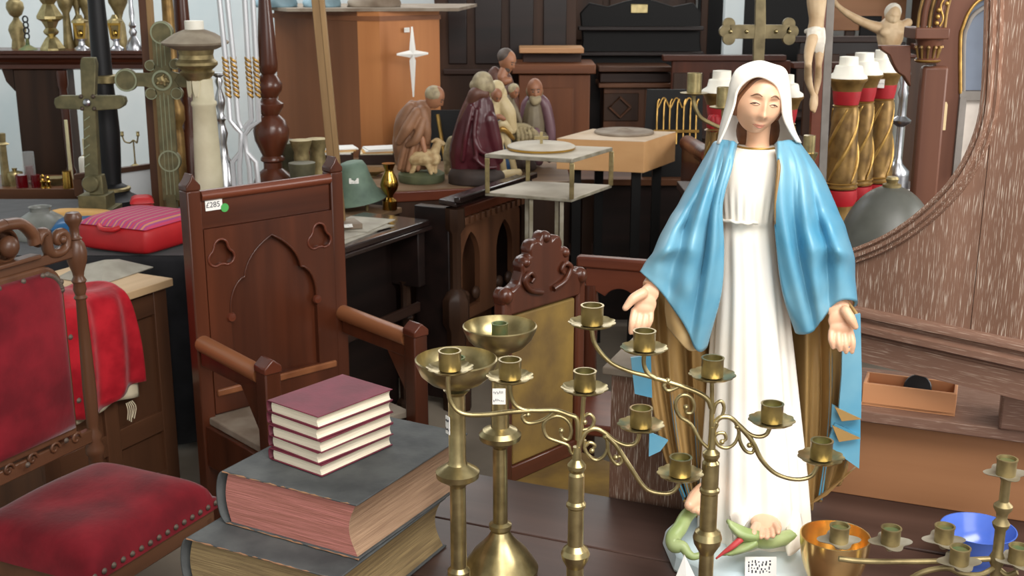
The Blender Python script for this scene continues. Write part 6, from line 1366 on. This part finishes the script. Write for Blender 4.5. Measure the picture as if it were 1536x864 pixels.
# gilt frames leaning
t = thing('gilt_frame', 'dark leaning screen with gilded pointed-arch tracery beside the pale box', 'frame', (at(1010, 215, 7.3).x, 7.3, .951), .0); k = pw(1010, 7.3, 180); z0 = at(1010, 218, 7.3).z - .951
G().hexa([(-46 * k, 0, 0), (44 * k, 0, 0), (44 * k, .02, 0), (-46 * k, .02, 0), (-40 * k, .06, z0 + 82 * k), (44 * k, .06, z0 + 82 * k), (44 * k, .08, z0 + 82 * k), (-40 * k, .08, z0 + 82 * k)]).obj('panel', 'black', t, 0)
for i, x in enumerate((-26, -16, -7, 4, 14, 24, 33)):
    P = [(x * k, -.005, z0 + 2 * k), (x * k + 1.5 * k, .04, z0 + 58 * k), (x * k + 4.5 * k, .05, z0 + 68 * k)]
    G().tube(cr(P, 8), 1.5 * k, 6).obj('tracery_bar', 'gilt_trim', t, 60)
for x in (-15, 4, 23): G().tube(cr([(x * k - 9 * k, .035, z0 + 55 * k), (x * k, .05, z0 + 70 * k), (x * k + 9 * k, .035, z0 + 55 * k)], 12), 1.3 * k, 6).obj('tracery_arch', 'gilt_trim', t, 60)
for z in (20, 22): G().tube([(-30 * k, .005, z0 + z * k), (38 * k, .005, z0 + z * k)], 1.4 * k, 6).obj('cross_bar', 'gilt_trim', t)
t = thing('bench_end', 'rolled red-brown wooden bench end behind the statue shoulder', 'bench', (at(1050, 240, 6.55).x, 6.55, 0)); k = pw(1042, 6.55, 230); zc = at(1042, 228, 6.55).z
G().lathe([(12 * k, -.25), (12.5 * k, -.24), (12.5 * k, .24), (12 * k, .25)], 24).obj('roll', 'mahogany_red', t, 40, loc=(0, .1, zc), rot=(PI / 2, 0, .1))
for i in range(4): G().lathe([(12.8 * k, -.006), (13.2 * k, 0), (12.8 * k, .006)], 24, cap=False).obj('reed', 'mahogany', t, 60, loc=(.015 - .004 * i, -.13 + .035 * i, zc), rot=(PI / 2, 0, .1))
G().box((0.02, .1, zc / 2), (.12, .42, zc - .02), .1).obj('upright', 'mahogany', t, 30, .006)
# ---------------- rear table on the right with tall gilt candlesticks ----------------
RTZ = 1.10
t = thing('side_table', 'long dark side table behind the statue carrying gilt candlesticks and shrine', 'table', (1.75, 5.2, 0))
G().box((0, 0, RTZ - .02), (1.75, 2.2, .04)).obj('top', 'dark_oak_x', t, 30, .004)
for x in (-.8, .8):
    for y in (-1.02, 1.02): G().box((x, y, (RTZ - .04) / 2), (.08, .08, RTZ - .04)).obj('leg', 'dark_oak', t, 30)
G().box((-.8, 0, RTZ - .1), (.03, 2.1, .12)).box((.8, 0, RTZ - .1), (.03, 2.1, .12)).obj('apron', 'dark_oak', t, 30)
mat('stick_red', (176, 22, 34), .55, 0, (150, 16, 26), 10, .05)
def gilt_stick(label, px, Y, ytop):
    """px, ytop: where the candle stub's top shows"""
    k = pw(px, Y, ytop + 100); q = at(px, ytop, Y); H_ = q.z - RTZ
    t = thing('altar_candlestick', label, 'candlestick', (at(px - 6, ytop + 100, Y).x, Y, RTZ), 0, 'tall gilt candlesticks with red bands')
    zz = lambda y: H_ - y * k * 1.0   # y: pixels below the stub top
    S = lambda rows: [(hw * k, max(0, zz(y))) for hw, y in rows]
    tw = lambda a, j, z: 1 + .17 * (abs(math.sin(1.5 * a - z * 8)) ** .5 - .7) * sstep(zz(190), zz(180), z) * sstep(zz(72), zz(82), z)
    n = 30; sh_ = S([(24, 196), (24, 190)] + [(24 - 6 * u, 188 - 114 * u) for u in np.linspace(0, 1, n)] + [(18, 72)])
    G().lathe(sh_, 48, scal=tw).obj('twisted_shaft', 'gilt', t, 60)
    for q in range(4):
        P = []
        for i in range(28):
            u = i / 27; y = 186 - 110 * u; hw = (24 - 6 * (186 - y) / 114) * .985; a = 2 * PI * q / 4 + 2.6 * u + .4; P.append((hw * k * math.cos(a), hw * k * math.sin(a), zz(y)))
        G().tube(P, [.004, .009, .0095, .008, .004], 8).obj('spiral_bead', 'gilt_trim', t, 180)
    for y, hw in ((72, 19.5), (188, 26), (194, 26)): G().lathe([(hw * k - .01, zz(y) - .006), (hw * k, zz(y)), (hw * k - .01, zz(y) + .006)], 32).obj('ring', 'gilt_trim', t, 60)
    G().lathe(S([(18, 70), (20, 60), (21, 50)]), 32).obj('upper_red_band', 'stick_red', t, 60); G().lathe(S([(22, 222), (26, 212), (25, 198)]), 32).obj('lower_red_band', 'stick_red', t, 60)
    G().lathe(S([(21, 50), (25, 38), (29, 34), (29, 31)]), 32).obj('pan', 'gilt', t, 60)
    G().lathe(S([(29, 31), (28, 28), (22, 24), (20, 15), (19, 13), (14, 12), (13.5, 0)]), 24, scal=lambda a, j, z: 1 + .03 * math.sin(5 * a + j)).obj('candle_stub', 'candle_wax', t, 50)
    lo = zz(222)
    G().lathe([(34 * k, 0), (34 * k, .02), (26 * k, .04), (20 * k, max(.05, lo * .6)), (22 * k, max(.06, lo))], 32).obj('foot', 'gilt', t, 50); return t
gilt_stick('gilt twisted altar candlestick with red bands, nearest of the three by the crucifix', 1273, 5.0, 85)
gilt_stick('gilt twisted altar candlestick with red bands, half hidden between two others', 1296, 5.55, 79)
s3 = gilt_stick('gilt twisted altar candlestick with small white label, rightmost of the three', 1326, 5.75, 75); sticker(s3, (-.03, -.075, .57), -.3, .03, .04, 1)
gilt_stick('gilt candlestick with thick white stub left of the statue head', 1085, 5.2, 106)
gilt_stick('gilt candlestick with pale stub just showing right of the veil', 1178, 4.95, 112)
# brass two-branch with cups, left of the statue head
t = thing('branch_candlestick', 'brass branch with two plain cylinder cups left of the veiled head', 'candlestick', (at(1100, 230, 4.75).x, 4.75, RTZ)); L = t.location; k = pw(1060, 4.75, 150)
V = lambda px, py: Vector((at(px, py, 4.75).x - L.x, 0, at(px, py, 4.75).z - L.z))
for px, py in ((1041, 139), (1085, 160)):
    c = V(px, py); G().lathe([(2 * k, -.012), (20 * k, -.004), (21 * k, 0), (11 * k, .002)], 28, tuple(c)).obj('drip_plate', 'brass_dull', t, 50); G().lathe([(11 * k, 0), (11 * k, 29 * k), (10 * k, 29 * k), (10 * k, 3 * k), (0, 3 * k)], 24, tuple(c)).obj('candle_cup', 'brass', t, 40)
G().tube(cr([V(1041, 142), V(1041, 155), V(1050, 175), V(1068, 186), V(1090, 196), V(1110, 210)], 24), 3.2 * k, 10).obj('arm', 'brass_dull', t); G().tube(cr([V(1085, 163), V(1086, 180), V(1098, 200)], 10), 3 * k, 10).obj('arm', 'brass_dull', t)
G().lathe([(.1, 0), (.1, .015), (.03, .04), (.02, .1), (.02, V(1105, 205).z)], 24, (V(1108, 205).x, 0, 0)).obj('stem', 'brass_dull', t)
t = thing('tulip_ornament', 'bright red tulip-shaped ornament beside the brass branch', 'ornament', (at(1070, 200, 4.95).x, 4.95, RTZ)); z0 = at(1070, 196, 4.95).z - RTZ; k = pw(1070, 4.95, 180)
for i in range(5): a = 2 * PI * i / 5 + .3; G().ell((5 * k * math.cos(a), 5 * k * math.sin(a), z0 + 11 * k), (6 * k, 6 * k, 13 * k), 12, 10).obj('petal', 'stick_red', t, 180)
G().lathe([(.05, 0), (.05, .01), (.012, .03), (.012, z0), (14 * k, z0 + 1 * k), (6 * k, z0 + 6 * k)], 20).obj('stem', 'gilt', t)
# trefoil brass cross
t = thing('altar_cross', 'dull brass cross with trefoil ends and studs above the statue veil', 'cross', (at(1136, 90, 5.6).x, 5.6, RTZ)); L = t.location; k = pw(1136, 5.6, 45); V = lambda px, py: (at(px, py, 5.6).x - L.x, at(px, py, 5.6).z - L.z)
mat('cross_brass', (124, 112, 82), .5, .6, (94, 84, 60), 16)
G().prism([V(1128, 160), V(1142, 160), V(1147, 58), V(1148, 36), V(1147, -60), V(1134, -60), V(1132, 36), V(1130, 58)], -.014, .014).obj('upright', 'cross_brass', t, 30, .002)
G().prism([V(1094, 58), V(1184, 58), V(1184, 37), V(1094, 37)], -.013, .013).obj('cross_arm', 'cross_brass', t, 30, .002)
for cx in (1093, 1183):
    for dx, dy, r in ((-5 if cx < 1140 else 5, 0, 9.5), (0, -11, 9.5), (0, 11, 9.5)):
        a = V(cx + dx, 47 + dy); G().lathe([(0, .013 + dy * .0001), (r * k * .95, .013 + dy * .0001), (r * k, .009), (r * k, -.013 - dy * .0001), (0, -.013 - dy * .0001)], 24).obj('foil', 'cross_brass', t, 40, loc=(a[0], 0, a[1]), rot=(PI / 2, 0, 0))
for x in (1095, 1119, 1163, 1183): a = V(x, 47); G().ell((a[0], -.016, a[1]), .0095, 10, 8).obj('stud', 'brass', t, 180)
G().box((V(1134, 150)[0], 0, .02), (.2, .16, .04)).obj('foot', 'cross_brass', t, 30, .004); G().lathe([(.05, .04), (.025, .08), (.02, V(1134, 158)[1])], 16, (V(1134, 150)[0], 0, 0)).obj('stem', 'cross_brass', t, 40)
# crucifix with corpus
CY = 4.62; t = thing('crucifix', 'tall crucifix with pale carved corpus beside the gilt candlesticks', 'crucifix', (at(1226, 280, CY).x, CY, RTZ)); L = t.location; V = lambda px, py, dy=0: Vector((at(px, py, CY).x - L.x, dy, at(px, py, CY).z - L.z)); k = pw(1225, CY, 80)
def bar(x0, x1, u0, u1, mt, nm, d0, d1, y0=-60, y1=300):
    G().hexa([V(x0, y1, d0), V(x1, y1, d0), V(x1, y1, d1), V(x0, y1, d1), V(u0, y0, d0), V(u1, y0, d0), V(u1, y0, d1), V(u0, y0, d1)]).obj(nm, mt, t, 30, .002)
mat('grey_wood', (128, 122, 116), .7, 0, (104, 98, 92), 8)
bar(1211, 1226, 1229, 1244, 'mahogany_red', 'upright', 0, .03); bar(1226, 1238, 1243, 1255, 'grey_wood', 'edge_strip', -.002, .06)
G().box((V(1218, 300).x, .03, V(1218, 300).z / 2), (.16, .14, V(1218, 300).z)).obj('foot', 'grey_wood', t, 30, .004)
mat('corpus', (196, 172, 138), .55, 0, (168, 138, 102), 9, .05); mat('cloth_pale', (222, 216, 204), .6, 0, (190, 182, 166), 9)
g = G()
for pts, r in (([(1222, -40), (1220, 0), (1220, 30), (1217, 52)], (16, 15, 11, 13)), ([(1211, 55, -.03), (1203, 75, -.06), (1198, 92, -.10)], (9, 7.5, 5.5)), ([(1198, 92, -.10), (1203, 115, -.05), (1212, 140, -.03)], (5.5, 6, 3.6)), ([(1224, 58, -.01), (1222, 80, -.02), (1219, 95, -.04)], (8, 7, 5)), ([(1219, 95, -.04), (1222, 118, .0), (1217, 142, -.01)], (5, 5.5, 3.6)), ([(1213, 140, -.03), (1210, 152, -.04), (1208, 160, -.05)], (5, 5, 3)), ([(1216, 142, -.02), (1214, 154, -.035), (1212, 163, -.045)], (5, 5, 3)), ([(1230, -45), (1262, -70), (1290, -90)], (8, 6, 5)), ([(1212, -45), (1180, -70), (1150, -90)], (8, 6, 5))):
    limb(g, [V(*q[:2], (q[2] if len(q) > 2 else 0) - .05) for q in pts], [x * k for x in r], 12, 12)
g.obj('corpus', 'corpus', t, 180, remesh=.0045, smooth=3)
g = G()
for i in range(7): limb(g, [V(1206 + 3.6 * i, 44, -.075 - .012 * math.sin(i)), V(1206 + 3.4 * i, 58, -.085), V(1210 + 2.4 * i, 70 + 2 * i, -.075)], [3.4 * k, 3.8 * k, 2.6 * k], 8, 8)
limb(g, [V(1204, 46, -.06), V(1214, 42, -.08), V(1228, 43, -.06)], [4 * k, 4.4 * k, 4 * k], 8, 8)
g.obj('loincloth', 'cloth_pale', t, 180, remesh=.004, smooth=1)
turned('brass_cup', 'small plain brass candle cup in front of the crucifix foot', 'cup', 1213, 4.35, [(8, 262), (8, 246), (13, 232), (14, 229), (9, 228), (9, 203)], 'brass', RTZ)
# second corpus with outstretched arm
CY = 7.6; t = thing('corpus', 'large pale carved corpus with one arm stretched out, on the far pew', 'sculpture', (at(1335, 66, CY).x, CY, at(1335, 66, CY).z)); L = t.location; V = lambda px, py, dy=0: Vector((at(px, py, CY).x - L.x, dy, at(px, py, CY).z - L.z)); k = pw(1335, CY, 40)
g = G()
for pts, r in (([(1334, 64), (1335, 56), (1336, 44)], (18, 20, 20)), ([(1318, 42), (1300, 36, -.02), (1284, 29, -.02)], (9, 7, 6.5)), ([(1284, 29, -.02), (1266, 18, -.03), (1254, 8, -.03)], (6.5, 5, 3.6)), ([(1254, 8, -.03), (1250, 2, -.03), (1248, -6, -.03)], (4, 4, 2.5)), ([(1350, 42), (1362, 34)], (9, 7)), ([(1334, 40), (1336, 30)], (7, 6))):
    limb(g, [V(*q) for q in pts], [x * k for x in r], 12, 12)
for s in (-1, 1): g.ell(V(1334 + 9 * s, 48, -.055), (10 * k, 6 * k, 7 * k), 12, 8)
g.obj('torso', 'corpus', t, 180, remesh=.007, smooth=3)
M = Matrix.Translation(V(1337, 24, -.03)) @ Matrix.Rotation(.12, 4, 'Y') @ Matrix.Rotation(.3, 4, 'X'); h = head_geo(G(), 11 * k, 13 * k, 16 * k, 40, 32, .12, M).obj('head', 'corpus', t, 180)
G().ell(M @ Vector((0, .02, .018)), (12.5 * k, 12 * k, 14 * k), 18, 12, M.to_3x3()).obj('hair', 'cloth_pale', h, 180)
t2 = floorthing('plinth', 'dark wooden plinth supporting the outstretched corpus', 'plinth', 1335, 7.6); slabpx(t2, 'block', 'dark_oak', 7.6, 1312, 1372, 86, 520, .2, -.1)
slabpx(t2, 'cap', 'mahogany_x', 7.6, 1308, 1376, 82, 87, .24, -.12)
# ---------------- gothic shrine with gilded arch, pane and hanging tag ----------------
wood('shrine_wood', (84, 50, 36), (112, 72, 54), 'Z', 8, .5, .05)
SY = 4.55; t = thing('shrine', 'carved gothic wooden shrine with gilded arch, capital and glazed door', 'shrine', (at(1400, 280, SY).x, SY, RTZ)); L = t.location; k = pw(1400, SY, 150)
V = lambda px, py: (at(px, py, SY).x - L.x, at(px, py, SY).z - L.z)
G().box((V(1390, 200)[0], -.02, V(1390, 98)[1] / 2), (38 * k, .05, V(1390, 98)[1])).obj('column', 'shrine_wood', t, 30, .012)
G().lathe([(15 * k, 0), (18 * k, .008), (18 * k, .014), (14 * k, .02), (15 * k, .05), (20 * k, .085), (21 * k, .09)], 24, (V(1387, 93)[0], -.03, V(1387, 93)[1])).obj('capital', 'shrine_wood', t, 45)
for i in range(6):
    a = PI + PI * (i + .5) / 6; cx, cz = V(1387, 76); P = [(cx + 14.5 * k * math.cos(a), -.03 + 14.5 * k * math.sin(a), cz - 12 * k), (cx + 17 * k * math.cos(a), -.03 + 17 * k * math.sin(a), cz), (cx + 19 * k * math.cos(a), -.03 + 19 * k * math.sin(a), cz + 8 * k), (cx + 20 * k * math.cos(a), -.03 + 20 * k * math.sin(a), cz + 5 * k)]
    G().tube(cr(P, 10), [1.2 * k, 2 * k, 2.4 * k, 2.8 * k], 8).obj('gilt_leaf', 'gilt', t, 60)
G().lathe([(17 * k, 0), (19 * k, .006), (17 * k, .012)], 24, (V(1387, 92)[0], -.03, V(1387, 92)[1])).obj('gilt_ring', 'gilt_trim', t, 60)
a, b = V(1361, 57), V(1413, 40); G().box(((a[0] + b[0]) / 2, -.02, (a[1] + b[1]) / 2), (b[0] - a[0], .14, b[1] - a[1])).obj('abacus', 'shrine_wood', t, 30, .005)
for x, mt, w in ((1370, 'gilt', 2.4), (1378, 'shrine_wood', 5), (1387, 'gilt', 3), (1398, 'shrine_wood', 7), (1410, 'gilt', 2.4)):
    p0 = V(x, 41); G().tube(cr([(p0[0], -.05, p0[1]), (p0[0] + 2 * k, -.05, p0[1] + 30 * k), (p0[0] + 14 * k, -.05, p0[1] + 75 * k), (p0[0] + 40 * k, -.05, p0[1] + 115 * k)], 14), w * k, 10).obj('arch_rib', mt, t, 60)
p0 = V(1399, 38); G().tube([(p0[0] + 3 * k * math.sin(u * 9) + 4 * k * u, -.075, p0[1] + 55 * k * u) for u in np.linspace(0, 1, 30)], 1.6 * k, 8).obj('vine', 'gilt_trim', t, 60)
for u in np.linspace(.08, .92, 6): G().ell((p0[0] + 5 * k * (1 if int(u * 10) % 2 else -1) + 4 * k * u, -.076, p0[1] + 55 * k * u), (3 * k, .008, 3.5 * k), 10, 8).obj('vine_leaf', 'gilt_trim', t, 180)
brk = [V(1364, 68), V(1318, 68), V(1320, 74), V(1332, 82), V(1338, 96), V(1345, 108), V(1354, 114), V(1364, 130)]
G().prism(brk, -.02, .02).obj('bracket', 'shrine_wood', t, 30, .004)
# side board with arched glazed door
bd = G().prism([V(1404, 320), V(1500, 320), V(1500, -70), V(1404, -70)], .0, .03).obj('side_board', 'shrine_wood', t, 0)
win = [V(1441, 252), V(1482, 252), V(1482, 0)] + [V(1470, -4), V(1458, 12), V(1448, 32), V(1443, 55)]
cut(bd, G().prism(win, -.1, .1))
P = [V(1440, 140), V(1440, 60), V(1444, 40), V(1452, 20), V(1464, 4), V(1480, -6)]; G().tube(cr([(x, -.004, z) for x, z in P], 20), 2.6 * k, 8).obj('gilt_moulding', 'gilt_trim', t, 60)
P = [V(1446, 138), V(1447, 62), V(1452, 40), V(1462, 22), V(1482, 8)]; G().tube(cr([(x, .006, z) for x, z in P], 20), 3.2 * k, 8).obj('door_frame', 'grey_wood', t, 60)
mat('pane_blue', (120, 130, 146), .15, 0, (96, 104, 118), 3, coat=.3)
mat('pane_paper', (222, 214, 204), .6, 0, (180, 170, 160), 5)
G().prism([V(1440, 136), V(1484, 136), V(1484, -10), V(1440, -10)], .018, .024).obj('pane', 'pane_blue', t, 0)
G().prism([V(1440, 256), V(1484, 256), V(1484, 150), V(1440, 150)], .018, .024).obj('lower_pane', 'pane_paper', t, 0)
a, b = V(1438, 150), V(1484, 137); G().box(((a[0] + b[0]) / 2, .006, (a[1] + b[1]) / 2), (b[0] - a[0], .03, b[1] - a[1])).obj('door_rail', 'grey_wood', t, 30)
a = V(1436, 205); G().box((a[0] + .004, .0, a[1]), (10 * k, .03, 120 * k)).obj('door_stile', 'grey_wood', t, 30)
# tag on a string
p = at(1417, 108, SY - .02); tg = thing('price_tag', 'buff card luggage tag hanging on string from the shrine', 'tag', (p.x, SY - .02, p.z)); k2_ = k
G().tube([(0, 0, 0), (.0, -.006, -22 * k), (.001, -.006, -46 * k)], .002, 6).obj('string', 'fringe', tg)
G().tube(cr([(-.006, 0, .004), (.006, -.004, -.004), (-.004, 0, -.014), (.008, -.002, -.03), (-.008, 0, -.03)], 20), .002, 6).obj('knot', 'fringe', tg)
G().prism([(-6 * k, -44 * k), (6 * k, -44 * k), (8 * k, -48 * k), (8 * k, -86 * k), (-8 * k, -86 * k), (-8 * k, -48 * k)], -.008, -.006).obj('card', 'card_tag', tg, 0)
# grey dome
DY = 4.2; p = at(1345, 385, DY); k = pw(1345, DY, 330); t = thing('dome_cover', 'large dull grey domed cover with a small knob behind the oak panel', 'dome', (p.x, DY + .12, RTZ)); hh = p.z - RTZ + 100 * k; rr = 80 * k
G().lathe([(rr, 0), (rr, .01)] + [(rr * math.cos(a), .02 + (hh - .02) * math.sin(a)) for a in np.linspace(0, PI / 2 * .97, 18)], 48).obj('dome', 'shade_grey', t, 60)
G().lathe([(14 * k, hh - .006), (14 * k, hh + .004), (8 * k, hh + .01), (10 * k, hh + .024), (8 * k, hh + .032), (0, hh + .034)], 20, (0, 0, 0)).obj('knob', 'brass_dull', t, 45)
# silver pieces between candlestick and shrine
turned('silver_candlestick', 'silver plated candlestick between the gilt ones and the shrine', 'candlestick', 1352, 5.95, [(18, 262), (18, 256), (8, 246), (5, 236), (5, 190), (14, 184), (15, 180), (6, 174), (5, 150), (8, 140), (5, 130), (9, 110), (5, 100), (7, 92)], 'silver', RTZ)
turned('glass_jug', 'tall dusty glass bottle behind the silver candlestick', 'bottle', 1348, 6.2, [(15, 262), (16, 180), (16, 130), (8, 108), (6, 92), (8, 90)], 'glass_dome', RTZ)
q = at(1350, 238, 5.6); tag(G().box((0, 0, .05), (.12, .1, .1)).obj('white_box', 'paper', None, 30, .004, loc=(q.x + .03, 5.45, RTZ + .001)), 'small white carton beside the rightmost gilt candlestick foot', 'box')
